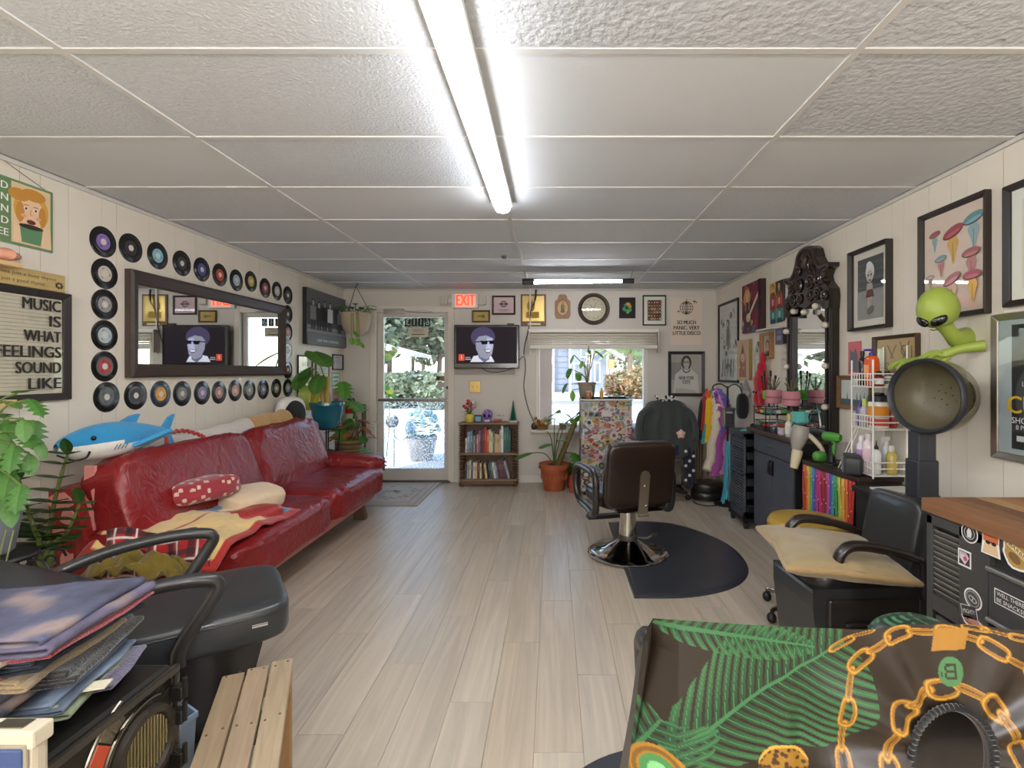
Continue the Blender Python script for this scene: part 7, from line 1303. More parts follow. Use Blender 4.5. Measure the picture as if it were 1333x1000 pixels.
for k in range(6):
    q = k*PI/3; c0 = V((.15*cos(q), .15*sin(q), .55)); P(cw, 'scroll', B(0x1a1818).tube([c0+V((cos(q)*.06*(1-j/22)*cos(j*.5), sin(q)*.06*(1-j/22)*cos(j*.5), .06*(1-j/22)*sin(j*.5))) for j in range(20)], .005, 6), satin)
# zz plant
zz = T('zz_plant', 'zz plant with glossy paired leaflets beside the near sofa end', 'potted plant', (-2.36, 2.36, 0))
P(zz, 'pot', B(0x4a4440).lathe([(.10, 0), (.11, .01), (.135, .26), (.14, .28), (.125, .27)], 28), clay); P(zz, 'soil', B(0x33281e).lathe([(.127, .255), (0, .262)], 18), matte)
zl = leafmesh('oval', 0x2c4a1e, 0x385a26)
def zp(px, p, Y): return at(px, p, Y)-zz.location
for si, (pts, n) in enumerate((([(62, 712, 2.36), (66, 680, 2.40), (74, 640, 2.42), (88, 592, 2.42)], 10), ([(52, 712, 2.34), (45, 690, 2.3), (35, 660, 2.3), (25, 625, 2.3)], 8), ([(70, 714, 2.36), (84, 698, 2.4), (96, 676, 2.4), (104, 655, 2.4)], 7))):
    pp = spline([(0, 0, .25)]+[zp(*q) for q in pts], 6); P(zz, 'stem', B(0x7a8a4a).tube(pp, [.013-.0003*i for i in range(len(pp))], 8), leafm)
    for i in range(n):
        q = pp[6+int((len(pp)-7)*i/(n-1))]
        for sg in (-1, 1): leaf(zz, zl, q, (sg*.9, -.35, .45 if si < 2 else .3), .12-.003*i, wide=1.15)
    leaf(zz, zl, pp[-1], (.1, -.2, 1), .09)
# ================= foreground left =================
sd_ = V((.82, .57, 0)).normalized()
sh = T('shampoo_chair', 'black reclining salon chair with looped arms in the left foreground', 'chair', (-1.145, 2.15, 0), math.atan2(.57, .82))
GB = 0x343637
b = B(GB); b.sph((-.29, 0, .435), (.30, .265, .075), 60, 26, e=.3, fn=lambda x, y, z: 1+.012*nz(x*3, y*3, z*2)); se = P(sh, 'seat', b, leather)
def sq(a, s): return math.copysign(abs(a)**.3, a)*s
P(se, 'piping', B(0x161616).tube([V((-.29+sq(cos(q), .296), sq(sin(q), .262), .472)) for q in [2*PI*k/72 for k in range(72)]], .0045, 6, closed=True), leather)
b = B(0xb8b4a8); b.bc((-.10, -.266, .44), (.05, .002, .006)); b.bc((-.10, -.266, .447), (.05, .002, .002)); P(se, 'seam_tag', b, paper)
b = B(GB); b.m = M4.Translation(V((-.82, 0, .60))) @ M4.Rotation(rad(-64), 4, 'Y'); b.sph((0, 0, 0), (.07, .265, .33), 50, 34, e=.38, fn=lambda x, y, z: 1+.012*nz(x*3, y*3, z*2)); bk = P(sh, 'backrest', b, leather)
b = B(0x161616); b.m = M4.Translation(V((-.82, 0, .60))) @ M4.Rotation(rad(-64), 4, 'Y'); b.tube([V((.045, sq(cos(q), .258), sq(sin(q), .318))) for q in [2*PI*k/64 for k in range(64)]], .0045, 6, closed=True); P(bk, 'piping', b, leather)
for s in (-1, 1):
    lp = spline([(-.34, s*.29, .385), (-.335, s*.30, .45), (-.26, s*.305, .575), (-.232, s*.305, .635), (-.27, s*.305, .662), (-.40, s*.305, .668), (-.60, s*.305, .64), (-.78, s*.30, .57), (-.86, s*.29, .49)], 7)
    P(sh, 'armrest', B(0x302e2c).tube(lp, .024, 12), leather)
b = B(0x191413); b.prism([(-.55, .37), (-.08, .37), (-.16, .05), (-.50, .05)], -.2, .2, 'y'); P(sh, 'pedestal', b, leather, bev=.015); P(sh, 'base_plate', B(0x141212).box(-.6, -.26, 0, -.08, .26, .05), satin, bev=.012)
# black appliance with a round ribbed door
ap = T('black_appliance', 'black metal appliance lying open with a round ribbed window and orange strip', 'appliance', (-.98, 1.14, 0), LW)
KM = 0x24211d; AX0, AX1 = -.20, .186
b = B(KM); b.box(AX0, 0, .04, AX1, .62, .62); P(ap, 'body', b, dmetal, bev=.016)
b = B(0x2c2823)
for x0, x1, z0, z1 in ((AX0, AX1, .598, .618), (AX0, AX1, .06, .08), (AX0, AX0+.014, .08, .598), (AX1-.014, AX1, .08, .598)): b.box(x0, -.012, z0, x1, .0, z1)
P(ap, 'rim', b, gloss, bev=.003)
cxp, czp = .085, .47
def ringb(col, r0, r1, y, a0=0, a1=2*PI, n=48):
    b = B(col); vs = []
    for i in range(n+1):
        q = a0+(a1-a0)*i/n
        for r, d in ((r0, 0), (r0+.004, -y), (r1-.004, -y), (r1, 0)): vs.append((cxp+r*cos(q), d, czp+r*sin(q)))
    return b.add(vs, [(4*i+k, 4*i+4+k, 4*i+5+k, 4*i+1+k) for i in range(n) for k in range(3)], True)
P(ap, 'door_ring', ringb(0x3a342c, .071, .094, .014), dmetal); P(ap, 'outer_arc', ringb(0x8f8878, .17, .174, .006, 1.98, 3.3), metal)
P(ap, 'tan_segment', ringb(0x6d6450, .122, .168, .004, 2.05, 2.44), dmetal); P(ap, 'orange_segment', ringb(0xb8482a, .122, .168, .005, 2.47, 3.0), satin, label='orange strip'); P(ap, 'inner_arc', ringb(0x8f8878, .112, .116, .008, 1.2, 4.2), metal)
P(ap, 'round_window', B(0x5a523c).prism([(cxp+.072*cos(q), czp+.072*sin(q)) for q in [2*PI*k/40 for k in range(40)]], -.003, 0, 'y'), dmetal)
for k in range(14): x = -.063+.0097*k; h = math.sqrt(.07**2-x*x); P(ap, 'window_rib', B(0x8a8262).cyl((cxp+x, -.005, czp-h), (cxp+x, -.005, czp+h), .0025, n=6), metal)
for z in (.53, .47, .36): b = B(0x17140f); b.box(AX1-.02, -.03, z, AX1+.004, 0, z+.035); b.cyl((AX1-.008, -.03, z+.005), (AX1-.008, -.03, z+.055), .006, n=8); P(ap, 'hinge', b, satin, bev=.002)
P(ap, 'top_vent', B(0x12100e).tube(spline([(.08, .07, .622), (.1, .1, .623), (.14, .1, .622)], 4), .006, 6), satin)
for k, (x, z) in enumerate(((.14, .56), (.0, .55), (-.12, .5), (.12, .585))): P(ap, 'embossed_mark', B(0x4a443a).tube(spline([(x, -.001, z), (x+.02, -.003, z+.012), (x+.035, -.001, z+.002)], 4), .003, 6), metal)
# folded towels
def towel(label, cx, cy, z, w, d, t, col, rz, m=denim, col2=None, seed=1, fold=2, lift=.0, tilt=0):
    tt = T('folded_towel', label, 'towel', (cx, cy, z), rz, 'folded towels on the black appliance')
    for L in range(fold):
        h = t/fold; z0 = L*h; b = B(col if L == 0 or col2 is None else col2)
        def f(u, v):
            y = (u-.5)*d*(1-.04*L); s = v*2.25
            if s < 1: x, zz_ = -w/2+w*s, 0
            elif s < 1.25: q = (s-1)/.25*PI; x, zz_ = w/2+h*.42*sin(q), h*.42*(1-cos(q))
            else: x, zz_ = w/2-w*(s-1.25), h*.84
            x -= .02*L; n_ = .008*nz(x*7, y*7, seed+L)+.004*nz(x*19, y*19, seed)
            return V((x+.008*nz(y*9, seed, L), y+.006*nz(x*9, seed, 3), z0+h*.08+zz_+n_+lift*max(0, x/w+.1)**2+tilt*x))
        b.surf(f, 26, 44); base = V(b.col); b.vc = []
        for p_ in b.v:
            k1 = nz(p_[0]*9+seed, p_[1]*9, L*3+seed); k2 = nz(p_[0]*31, p_[1]*31, seed); g_ = (1+.55*k1+.25*k2) if m is denim else 1+.18*k1
            q_ = base*max(.3, g_); q_ = q_.lerp(V(hx(0xa08878)), max(0, min(.6, (k1-.22)*2.2))) if m is denim and t > .025 else q_; b.vc.append(tuple(q_))
        P(tt, 'fold', b, m, sol=min(.007, h*.35))
    return tt
Z = .624; ST = [  # from the bottom up
 ('bright blue towel corner at the very bottom of the folded pile', -1.16, 1.10, .30, .26, .022, 0x3a5ea0, .15, denim, None),
 ('lilac dotted towel near the bottom of the folded pile', -1.13, 1.21, .33, .18, .022, 0x5f5872, .32, terry, None),
 ('pale green towel with a cream label low in the folded pile', -1.135, 1.13, .34, .26, .026, 0x8a9478, .30, denim, 0x98a080),
 ('pale blue denim cloth in the lower half of the folded pile', -1.14, 1.14, .35, .28, .018, 0x6a7688, .25, denim, None),
 ('tan knitted cloth in the lower half of the folded pile', -1.20, 1.08, .32, .30, .02, 0x9a8050, .05, terry, None),
 ('charcoal denim cloth in the middle of the folded pile', -1.18, 1.10, .34, .30, .03, 0x3c3a40, .1, denim, 0x4a4650),
 ('coarse black towel in the middle of the folded pile', -1.14, 1.15, .37, .28, .028, 0x1f1c1c, .28, terry, None),
 ('khaki towel with a loose edge in the middle of the folded pile', -1.17, 1.12, .38, .28, .024, 0x98805a, .12, terry, None),
 ('thin salmon towel in the upper half of the folded pile', -1.20, 1.10, .34, .29, .01, 0xb0685a, .08, terry, None),
 ('mustard towel in the upper half of the folded pile', -1.20, 1.10, .34, .29, .018, 0x8f7a24, .06, terry, None),
 ('dark navy denim cloth in the upper half of the folded pile', -1.155, 1.13, .40, .29, .022, 0x20242e, .1, denim, 0x2e3440),
 ('cream towel just under the red one in the folded pile', -1.19, 1.10, .36, .30, .016, 0xbfa688, .05, terry, None),
 ('thin dark red towel just under the topmost one of the folded pile', -1.14, 1.135, .42, .29, .016, 0x93303a, .1, terry, None),
 ('mauve and navy washed cloth on top of the folded pile', -1.15, 1.13, .44, .31, .04, 0x5a5468, .1, denim, 0x4a4c60)]
for k, (lb, cx, cy, w_, d_, t_, c, rz, m_, c2) in enumerate(ST):
    w_ *= .86; cx -= .045; t_ *= .84; towel(lb, cx, cy, Z, w_, d_, t_, c, rz, m_, c2, k*1.7, 2 if t_ > .012 else 1, tilt=.05); Z += t_*.82
o = [x for x in bpy.data.objects if x.get('label', '').startswith('mauve')][0]
for k in range(3): P(o, 'stripe', B(0xb59aa4).tube([(-.15+.02*k, -.14, .05-.003*k), (-.05+.02*k, .10, .045)], .003, 5, flat=.4), denim)
o = [x for x in bpy.data.objects if x.get('label', '').startswith('pale green')][0]; P(o, 'care_label', B(0xd8cfb0).bc((.16, -.05, .026), (.05, .035, .003)), paper, label='cream care label')
# beige unit
t = T('beige_panel', 'beige framed standing panel with a blue front in the bottom left corner', 'panel', (-.99, .865, 0))
b = B(0xb9ae98); b.box(-.2, -.014, .02, .122, .018, .77); P(t, 'body', b, satin, bev=.01); P(t, 'top_cap', B(0xc4b9a2).box(.03, -.017, .745, .126, .021, .776), satin, bev=.004)
P(t, 'latch', B(0x8a887e).box(.05, -.008, .776, .1, .014, .778), metal); P(t, 'foot', B(0x8f8672).box(-.2, -.06, 0, .12, .06, .022), satin, bev=.004); b = B(0x2f4674); b.box(-.19, -.022, .3, .112, -.014, .75); P(t, 'blue_panel', b, gloss, bev=.006); b = B(0x8f8672); b.box(-.195, -.019, .29, .117, -.012, .756); P(t, 'panel_surround', b, satin, bev=.008)
# wooden slatted bench
sb = T('slatted_bench', 'low weathered wooden slatted bench on the floor in the left foreground', 'bench', (-.93, 1.566, 0), math.atan2(.452, -.196)-PI/2)
for k in range(3):
    b = B([0x9c866a, 0xa28c72, 0xa89478][k]); b.box(-.107+.0725*k, -.45, .328+.002*k, -.107+.0725*k+.066, .235-.012*(2-k), .35+.002*k); s_ = P(sb, 'slat', b, woody, bev=.003)
    for y in (.2, -.1):
        for x in (.02, .075): P(s_, 'nail', B(0x5a4430).lathe([(.004, 0), (.003, .0015), (0, .0015)], 8, (-.107+.0725*k+x*.68, y+.01*((k+x*100) % 2), .35+.002*k)), satin)
for y in (.16, -.38): b = B(0xa07c54); b.box(-.105, y-.03, .29, .105, y+.03, .328); P(sb, 'cross_bar', b, wood, bev=.003)
for x in (-.085, .085):
    for y in (.16, -.38): b = B(0x9a764e); b.box(x-.02, y-.02, 0, x+.02, y+.02, .29); P(sb, 'leg', b, woodz, bev=.003)
t = T('plastic_bin', 'pale blue grey plastic bin between the appliance and the slatted bench', 'bin', (-1.16, 1.47, -.0), rad(20))
P(t, 'body', B(0x7c8ea6).lathe([(.0, 0), (.12, .0), (.128, .02), (.15, .35), (.158, .355), (.158, .37), (.147, .37), (.14, .33), (.12, .03), (0, .03)], 4, sx=.75, sy=.95), satin)
# ================= foreground right: caped chair =================
cc = T('caped_chair', 'black salon styling chair under a printed cape in the right foreground', 'chair', (.57, .80, 0))
def cl(v): return (v[0]-.57, v[1]-.80, v[2])
b = B(0x0f0c0a); b.sph((0, .035, .765), (.36, .055, .155), 50, 24, e=.28); P(cc, 'backrest', b, leather)
b = B(0x1c1512); b.sph((0, .30, .56), (.28, .28, .07), 40, 18, e=.35); P(cc, 'seat', b, leather)
P(cc, 'column', B(0xb8b4ac).lathe([(.06, .1), (.055, .45), (.06, .5)], 20, (0, .25, 0)), chrome); P(cc, 'base_plate', B(0x2a2a2a).lathe([(.30, .0), (.3, .012), (.2, .04), (.08, .08), (.06, .1)], 40, (0, .25, .004)), dmetal)
for s in (-1, 1): P(cc, 'armrest', B(0x1c1816).tube(spline([(s*.33, .05, .62), (s*.34, .2, .72), (s*.34, .45, .72), (s*.33, .5, .6)], 6), .03, 10), leather)
t = T('foreground_mat', 'dark mat edge on the floor at the bottom of the photo', 'mat', (.38, 1.42, 0)); P(t, 'pad', B(0x33363c).lathe([(.44, .0), (.44, .008), (.42, .014), (0, .014)], 60), rubber)
cp = T('printed_cape', 'shiny black salon cape printed with green palm leaves and gold chains', 'cape', (.55, .72, .6))
# cloth coordinates: s across (0..1), t down from the ridge in units of the cape's own height
SX0, SX1 = 850., 1420.; PXM = 923.6
def ridge(px):
    x = (px-850)/480; r = 805+17*sin(min(1, max(0, x))*PI*.62)**1.0
    if px < 868: r += 0
    return r-10*math.exp(-((px-1225)/75.)**2)
NU, NV = 520, 250
hole = (1225., 975., 52., 66.)
b = BL(cp, 0x2c221c); vs = []; uvp = []
for i in range(NU+1):
    for j in range(-24, NV+1):
        u = i/NU; px = SX0+(SX1-SX0)*u; py0 = ridge(px)
        if j < 0:   # over the ridge to the back
            v = -j/24; py = py0; q = v; x = (px-VX)/PXM; z = 1.376-(py-VY)/PXM; y = .72+.045*min(1, q*3)+.03*q; zz_ = z-.045*q*3 if q < .3 else z-.0405-.5*(q-.3)
            vs.append((x*(y/.72)**.0, y, zz_)); uvp.append((px, py0-60*v))
        else:
            v = j/NV; py = py0+(1065-py0)*v; k = (px-SX0)/(SX1-SX0); spread = 1+.0*v
            px2 = px-42*max(0, (1-k*9))*v*1.0
            x = (px2-VX)/PXM; z = 1.376-(py-VY)/PXM
            dx = px-1225; y = .72-.012*v*6*min(1, v*3)*.2
            rad_ = math.hypot(dx/1.1, (py-975)); ang = math.atan2(py-975, dx); f = math.exp(-((rad_-110)/70.)**2)*(1-math.exp(-((px-1233)/30.)**2)*(1 if py < 975 else 0))
            y += -.007*f*sin(ang*11+.5*sin(ang*3))-.011*max(0, 1-abs(px-1040)/60)*v*sin((px-1000)/9.)-.02*sin((px-SX0)/43.+.8)*v*(1 if px < 1085 else .25)-.02*v
            y += .04*max(0, 1-k*16)*min(1, v*6)
            vs.append((x, y, z)); uvp.append((px, py))
W_ = NV+25; fs = []
for i in range(NU):
    for j in range(W_-1):
        a_ = i*W_+j; px = (uvp[a_][0]+uvp[a_+W_][0])/2; py = (uvp[a_][1]+uvp[a_+1][1])/2
        if ((px-hole[0])/hole[2])**2+((py-hole[1])/hole[3])**2 > 1: fs.append((a_, a_+W_, a_+W_+1, a_+1))
b.add(vs, fs, True)
UV = np.array(uvp); X, Yp = UV[:, 0], UV[:, 1]; colr = np.tile(np.array(hx(0x221911)), (len(UV), 1))
def paint(mask, c): colr[mask] = hx(c)
def palm(p0, p1, outer, seed, inner):
    ax_ = np.array(p1)-np.array(p0); L_ = np.hypot(*ax_); ax_ = ax_/L_; nx_ = np.array((ax_[1], -ax_[0]))
    s = ((X-p0[0])*ax_[0]+(Yp-p0[1])*ax_[1]); d = (X-p0[0])*nx_[0]+(Yp-p0[1])*nx_[1]
    for sg, wmax, lean in ((1, outer, .55), (-1, inner, .55)):
        dd = d*sg; root = s-dd*lean-(dd**2)/(wmax*3.2)   # where this leaflet leaves the rib
        u = root/L_; wl_ = wmax*np.clip(np.sin(np.clip(u*.93+.07, 0, 1)*PI), 0, 1)**.55
        ph = (root/13.5) % 1; wid = .74-.14*np.clip(dd/np.maximum(wl_, 1), 0, 1)
        m = (dd > 0) & (dd < wl_) & (u > 0) & (u < 1) & (ph < wid)
        sh_ = np.clip(dd/np.maximum(wl_, 1), 0, 1)
        g = np.array(hx(0x17331f))[None]*(1-sh_[:, None])+np.array(hx(0x2d5633))[None]*sh_[:, None]; hl = (ph > .26) & (ph < .34); g[hl] = np.array(hx(0x3a6a3f))
        colr[m] = g[m]
    m = (np.abs(d) < 3.2-2*s/L_) & (s > -6) & (s < L_); paint(m, 0x32603a)
palm((876, 958), (1098, 835), 92, 1, 100); palm((858, 812), (1060, 842), 20, 2, 26); palm((838, 1010), (872, 930), 40, 4, 60)
def link(cx_, cy_, ang, a_, b_, t_):
    c_, s_ = cos(ang), sin(ang); x = (X-cx_)*c_+(Yp-cy_)*s_; y = -(X-cx_)*s_+(Yp-cy_)*c_
    r = (np.abs(x/a_)**3+np.abs(y/b_)**3)**(1/3.); ri = (np.abs(x/(a_-t_))**3+np.abs(y/max(.6, b_-t_))**3)**(1/3.)
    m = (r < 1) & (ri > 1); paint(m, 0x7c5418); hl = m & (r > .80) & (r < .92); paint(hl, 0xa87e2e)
def chain(pts, a_, b_, t_):
    d = [V((p[0], p[1], 0)) for p in pts]; pp = spline(d, 12); acc = 0; nxt = 0; k = 0
    for p, q in zip(pp, pp[1:]):
        l = (q-p).length; acc += l
        if acc >= nxt:
            an = math.atan2(q.y-p.y, q.x-p.x); link(p.x, p.y, an, a_, b_ if k % 2 == 0 else b_*.42, t_); nxt += a_*1.5; k += 1
chain([(1085, 1040), (1086, 985), (1092, 930), (1102, 885), (1128, 848), (1165, 828), (1215, 822), (1270, 833), (1310, 855), (1350, 885), (1365, 950), (1368, 1030)], 21, 10.5, 5.8)
chain([(1136, 1055), (1138, 1005), (1148, 955), (1172, 914), (1208, 893), (1248, 892), (1286, 914), (1310, 955), (1319, 1005), (1321, 1055)], 23, 14, 6.5)
chain([(1095, 838), (1120, 824), (1150, 820)], 20, 5, 3.5); chain([(1270, 818), (1310, 826), (1340, 832)], 20, 5, 3.5)
paint((np.abs(X-1236+.25*(Yp-830)) < 24) & (Yp > 818) & (Yp < 845), 0x8f6526)
m = np.hypot(X-1233, Yp-871) < 18; paint(m, 0x3c683e)
lx, ly_ = X-1233, Yp-871
paint(m & (((np.abs(lx-6) < 2) & (np.abs(ly_) < 9)) | ((np.abs(np.abs(ly_)-8) < 1.7) & (lx > -7) & (lx < 8)) | ((np.abs(ly_) < 1.7) & (lx > -6) & (lx < 8)) | ((np.abs(lx+7) < 1.8) & (np.abs(ly_) < 7) & (np.abs(ly_) > 1.5)) | ((np.abs(lx+13) < 1.2) & (np.abs(ly_-2) < 3))), 0x2a241c)
m = (((X-1015)/33)**2+((Yp-985)/22)**2 < 1) | ((X > 982) & (X < 1046) & (Yp > 985) & (Yp < 1010)); paint(m, 0x86601e)
r3 = random.Random(5)
for k in range(46): qx, qy = r3.uniform(984, 1046), r3.uniform(965, 998); paint(m & (np.hypot((X-qx)/1.3, Yp-qy) < 2.3), 0x3a2614)
paint(np.hypot((X-1016)/1.4, Yp-999) < 6, 0x6a9a68); paint(m & (np.abs(Yp-964-((X-1015)/33.)**2*18) < 2), 0xb08a38)
for (cx_, cy_, r) in ((872, 988, 24), (838, 1003, 16)):
    rr = np.hypot(X-cx_, (Yp-cy_)/1.15); paint(rr < r, 0x8f6420); paint((rr < r*.86) & (rr > r*.7), 0x6a4a1c); paint(rr < r*.62, 0x3f7440); paint(rr < r*.35, 0x6fa870)
b.vc = [tuple(c) for c in colr]
P(cp, 'cloth', b, mat('cape_cloth', .36, bump=(300, .12, .0005), spec=.35))
pts = [((hole[0]+(hole[2]+1+1.2*(k % 2))*cos(q)-VX)/PXM, .70-.004*(k % 2), 1.376-(hole[1]+(hole[3]+1+1.2*(k % 2))*sin(q)-VY)/PXM) for k, q in enumerate([2*PI*k/120 for k in range(120)])]
P(cp, 'gathered_collar', BL(cp, 0x0e0b09).tube(pts, .0048, 8, closed=True), fabric)
pts = [((hole[0]+(hole[2]-4)*cos(q)-VX)/PXM, .705, 1.376-(hole[1]+(hole[3]-4)*sin(q)-VY)/PXM) for q in [2*PI*k/60 for k in range(60)]]
P(cp, 'collar_edge', BL(cp, 0x2e2620).tube(pts, .0035, 6, closed=True), fabric)
b = BL(cp, 0x120e0b); b.surf(lambda u, v: V((((850-44*v*v**.3)-VX)/PXM+.004*u, .725+.16*u, 1.376-(812+14*u+(1060-806)*v-VY)/PXM-.125*u)), 10, 30)
P(cp, 'side_fall', b, MATS['cape_cloth'])

b = BL(cp, 0x1c2822); hc_ = V((.565, .80, .957)); b.sph(tuple(hc_), (.066, .05, .034), 60, 30)
b.c = [hx(0x3a6a4a) if (math.hypot((V(b.v[f[0]])-hc_).x+.06, (V(b.v[f[0]])-hc_).z*1.6+.03)*150) % 1.6 < .45 else hx(0x1c2822) for f in b.f]
P(cp, 'top_bulge', b, MATS['cape_cloth'])
# ================= outside =================
b = B(0xd8d4cc); b.box(-14, YB+.12, -.25, 20, 60, -.04); S('ground', b, pebble)
b = B(0xd0cbc4); b.box(-4, YB+.12, -.04, 5, 8.6, -.015); TM('front_walk', b, pebble, 'pale concrete walk outside the glass door and window', 'pavement')
b = B(0x8f8d8a); b.box(-30, 21.4, -.04, 40, 24.4, -.03); TM('street', b, pebble, 'grey street beyond the bright forecourt', 'street')
b = B(0xcfcac4); b.box(XL-.3, YB+.12, 2.5, XR+.5, YB+1.6, 2.62); b.box(XL-.3, YB+1.5, 2.42, XR+.5, YB+1.6, 2.5); S('roof', b, satin)  # unseen eave added to keep direct sun out of the room
TM('brick_post', (lambda b: b.box(-.09, -.09, 0, .09, .09, 2.45))(B(0xb09a90)), clay, 'pinkish brick post just outside the left of the window', 'post', (-.105, 7.2, 0))
# grey blue house
hs = T('neighbour_house', 'grey blue clapboard house with white trim across the street', 'house', (-.6, 34, 0)); HC = 0x737d90
def hp_(px, p, Y): return at(px, p, Y)-V((-.6, 34, 0))
def hbox(name, px0, py0, px1, py1, Y, d, col, m=satin, par=None): p, q = hp_(px0, py1, Y), hp_(px1, py0, Y); b = B(col); b.box(p.x, p.y-d, p.z, q.x, p.y, q.z); return P(par or hs, name, b, m)
hbox('wall', 640, 400, 794, 512, 34.2, .1, HC); hbox('wall', 742, 440, 794, 512, 33.6, .1, 0x7a8496)
for k in range(15): z = 400+k*7.2; hbox('siding_board', 640, z, 742, z+6.6, 34.08, .05, 0x778296)
for px in (720, 742, 791): hbox('corner_trim', px-1.5, 440, px+1.5, 512, 33.5, .05, 0xe6e6e6)
for (x0, y0, x1, y1) in ((709, 474, 719, 497), (709, 452, 719, 464), (775, 473, 780, 497), (757, 452, 770, 464), (748, 474, 768, 496), (660, 470, 690, 498)):
    w_ = hbox('window', x0-1.5, y0-1.5, x1+1.5, y1+1.5, 33.45, .06, 0xe8e8e8); hbox('pane', x0, y0, x1, y1, 33.38, .03, 0x5f6b78, gloss, w_)
p = hp_(772, 455, 33); b = B(0xdcd8d4); b.prism([(p.x-2.4, p.z+2.2), (p.x+2.0, p.z-.5), (p.x+2.0, p.z-.75), (p.x-2.4, p.z+1.9)], p.y-.5, p.y, 'y'); P(hs, 'gable_trim', b, satin)
b = B(0x7a7470); b.prism([(p.x-9, p.z+2.4), (p.x-2.4, p.z+2.4), (p.x+2.1, p.z-.45), (p.x+2.0, p.z-.55), (p.x-2.4, p.z+2.2), (p.x-9, p.z+2.2)], p.y-.3, p.y+2.5, 'y'); P(hs, 'roof', b, clay); hbox('eave_box', 791, 468, 798, 480, 33, .6, 0xc88a58)
# trees
def crown(name, label, loc, trunk_h, r, cols, n, seed, lw=.3, cat='tree', trunk=.14, squash=.8):
    t = T(name, label, cat, loc, 0, 'trees outside' if cat == 'tree' else 'shrubs outside'); rr = random.Random(seed); b = B()
    for k in range(n):
        d = V((rr.gauss(0, 1), rr.gauss(0, 1), rr.gauss(0, 1))).normalized(); q = d*r*rr.uniform(.35, 1)**.6; lump = 1+.25*noise.noise(d*2.2+V((seed, 0, 0))); c = V((q.x*lump, q.y*lump, trunk_h+q.z*squash*lump))
        a_ = V((rr.gauss(0, 1), rr.gauss(0, 1), rr.gauss(0, .6))).normalized()*lw; p_ = a_.cross(V((rr.gauss(0, 1), rr.gauss(0, 1), 1))).normalized()*lw*.45
        b.add([c-a_, c+p_, c+a_, c-p_], [(0, 1, 2, 3)], col=cols[rr.randrange(len(cols))])
    P(t, 'crown', b, leafm, kind='stuff')
    if trunk: P(t, 'trunk', B(0x6a5a4c).tube(spline([(0, 0, 0), (.1, 0, trunk_h*.5), (0, 0, trunk_h)], 5), [trunk-.004*i for i in range(11)], 8), matte)
    return t
GR = [0x76806a, 0x8c967c, 0x626e58, 0x9aa288]; GR2 = [0x848f74, 0xa4ad90, 0x707c62]
for k, (px, Y, h, r, g, lb) in enumerate([(505, 26, 4.6, 3.0, GR2, 'pale leafy tree seen through the left of the door glass'), (535, 30, 5.0, 3.6, GR, 'large dark leafy tree seen through the middle of the door glass'), (570, 27, 4.4, 3.0, GR, 'bushy tree seen through the right of the door glass'), (550, 38, 7.5, 4.5, GR2, 'tall hazy tree far beyond the door glass'), (812, 40, 4.5, 4.2, GR, 'dark tree behind the palm beyond the window'), (850, 43, 4.6, 3.6, GR2, 'pale tree at the right of the window view'), (715, 46, 7.0, 4.5, GR, 'tree rising behind the grey blue house'), (470, 24, 4.0, 2.8, GR, 'tree left of the door view')]):
    crown('leafy_tree', lb, ((px-VX)*Y/F, Y, -.05), h, r, g, 3000, k+1, .26)
for k, (px, Y, r, g, lb) in enumerate([(515, 19.6, .9, GR2, 'low hedge shrub in the left of the door view'), (545, 20, 1.0, GR, 'low hedge shrub in the middle of the door view'), (572, 19, .9, GR2, 'low hedge shrub in the right of the door view'), (808, 27, .95, [0x94604a, 0x727c58, 0x88704f], 'rusty leaved shrub under the palm beyond the window'), (836, 26, 1.15, [0xa87a50, 0xb09468, 0x7c7c58], 'orange flowering shrub at the right of the window view')]):
    crown('shrub', lb, ((px-VX)*Y/F, Y, -.05), r*.7, r, g, 1600, 30+k, .13, 'shrub', 0, .8)
pm_ = T('palm_tree', 'palm tree with pale green fronds beyond the right half of the window', 'tree', ((820-VX)*29/F, 29, -.05)); P(pm_, 'trunk', B(0x7a6652).tube([(0, 0, .3*i) for i in range(9)], [.17-.004*i+.012*(i % 2) for i in range(9)], 10), clay)
fm = B(0x9ab070)
for i in range(22):
    u = i/21; x = u*1.9; z = .35*sin(u*2.2)-1.0*u*u
    for sg in (-1, 1): fm.add([(x, 0, z), (x+.06, 0, z), (x+.22, sg*(.55*sin(PI*(u*.85+.1))), z-.25)], [(0, 1, 2)])
fme = fm.mesh('frond', leafm)
for k in range(22): put('frond', fme, pm_, loc=(0, 0, 2.45+.02*(k % 5)), rot=(0, rad(-55+70*((k*.618) % 1)), k*2.4))
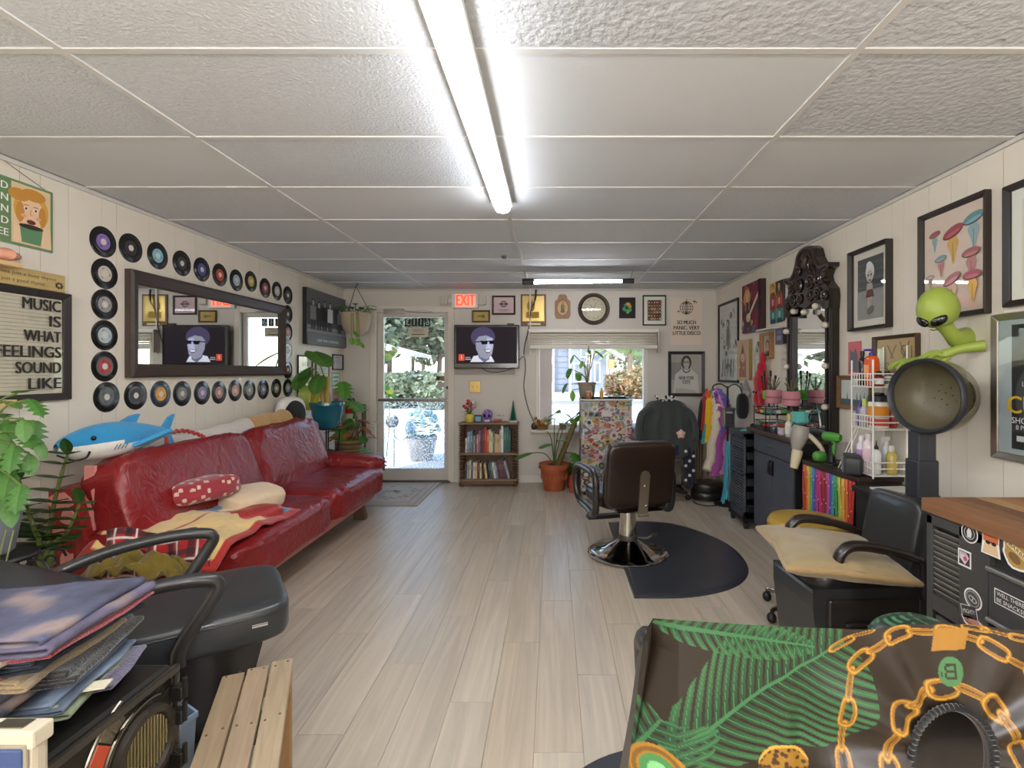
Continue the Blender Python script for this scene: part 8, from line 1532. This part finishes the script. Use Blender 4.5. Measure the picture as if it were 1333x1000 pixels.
# things near the door
cpp = T('carport', 'white posted carport with a low roof seen through the door', 'carport', ((520-VX)*20/F, 20, -.05)); b = B(0xe8e4de)
for x in (-1.6, .32): P(cpp, 'post', B(0xe8e4de).box(x-.12, -.12, 0, x+.12, .12, 2.0), satin)
b = B(0xd8d4ce); b.prism([(-3.5, 3.2), (-3.5, 3.05), (.62, 1.98), (.68, 2.1)], -1, 2.5, 'y'); P(cpp, 'roof', b, satin)
fn = T('rear_fence', 'grey brown wooden fence far behind the forecourt', 'fence', (-4.6, 25.2, -.05))
fb = B(0x8f8680); fb.box(-.14, -.02, 0, .14, .02, 1.35); fbm = fb.mesh('fence_board', matte)
for k in range(28): put('fence_board', fbm, fn, loc=(-4+k*.3, 0, 0))
pl = T('patio_planter', 'speckled planter of turquoise and white flowers outside the door', 'planter', ((549-VX)*8.0/F, 8.0, -.015)); P(pl, 'pot', B(0x9a9690).lathe([(.15, 0), (.17, .02), (.23, .3), (.25, .36), (.22, .35)], 24), clay); r3 = random.Random(6)
for k in range(70): q, e, rr = r3.uniform(0, 6.28), r3.uniform(-.1, 1.3), r3.uniform(.15, .34); leaf(pl, [pale, heart][k % 2], (rr*cos(q)*cos(e)*.5, rr*sin(q)*cos(e)*.5, .38+rr*sin(e)), (cos(q), sin(q), .3), .13, wide=1.2)
for k in range(34): q, e, rr = r3.uniform(0, 6.28), r3.uniform(.1, 1.4), .36; P(pl, 'flower', B([0x6fb4c4, 0xd8dcc8, 0x8ac4c8][k % 3]).sph((rr*cos(q)*cos(e)*.8, rr*sin(q)*cos(e)*.8, .42+rr*sin(e)), .04, 8, 5), fabric)
gl_ = T('garden_ornament', 'round metal garden ornament on a stake outside the door', 'ornament', ((513-VX)*7.4/F, 7.4, -.015)); P(gl_, 'stake', B(0x5a5854).cyl((0, 0, 0), (0, 0, .62), .008, n=8).tube([(0, 0, .45), (.1, 0, .36), (.2, 0, .45)], .008, 6), metal)
b = B(0x6a6864); b.m = M4.Translation(V((-.03, 0, .66))) @ M4.Rotation(PI/2, 4, 'X'); b.lathe([(.09, -.01), (.1, 0), (.09, .01), (.03, .02), (0, .02)], 20); P(gl_, 'disc', b, metal); b = B(0x7fa0b0); b.sph((.22, .05, .56), (.08, .08, .11), 14, 9); P(gl_, 'glass_ball', b, gloss)
vn = T('porch_vine', 'bright green vine hanging at the left outside the door', 'vine', ((503-VX)*8.2/F, 8.2, 0)); P(vn, 'stem', B(0x6a7a3a).tube(spline([(0, 0, 0), (.05, 0, .7), (-.04, 0, 1.4), (0, 0, 1.9)], 5), .01, 6), leafm)
for k in range(60): q = k*2.4; leaf(vn, [pale, yell, heart][k % 3], (.10*cos(q), .1*sin(q), .95+.95*((k*.618) % 1)), (cos(q), sin(q)-.3, -.4), .13)
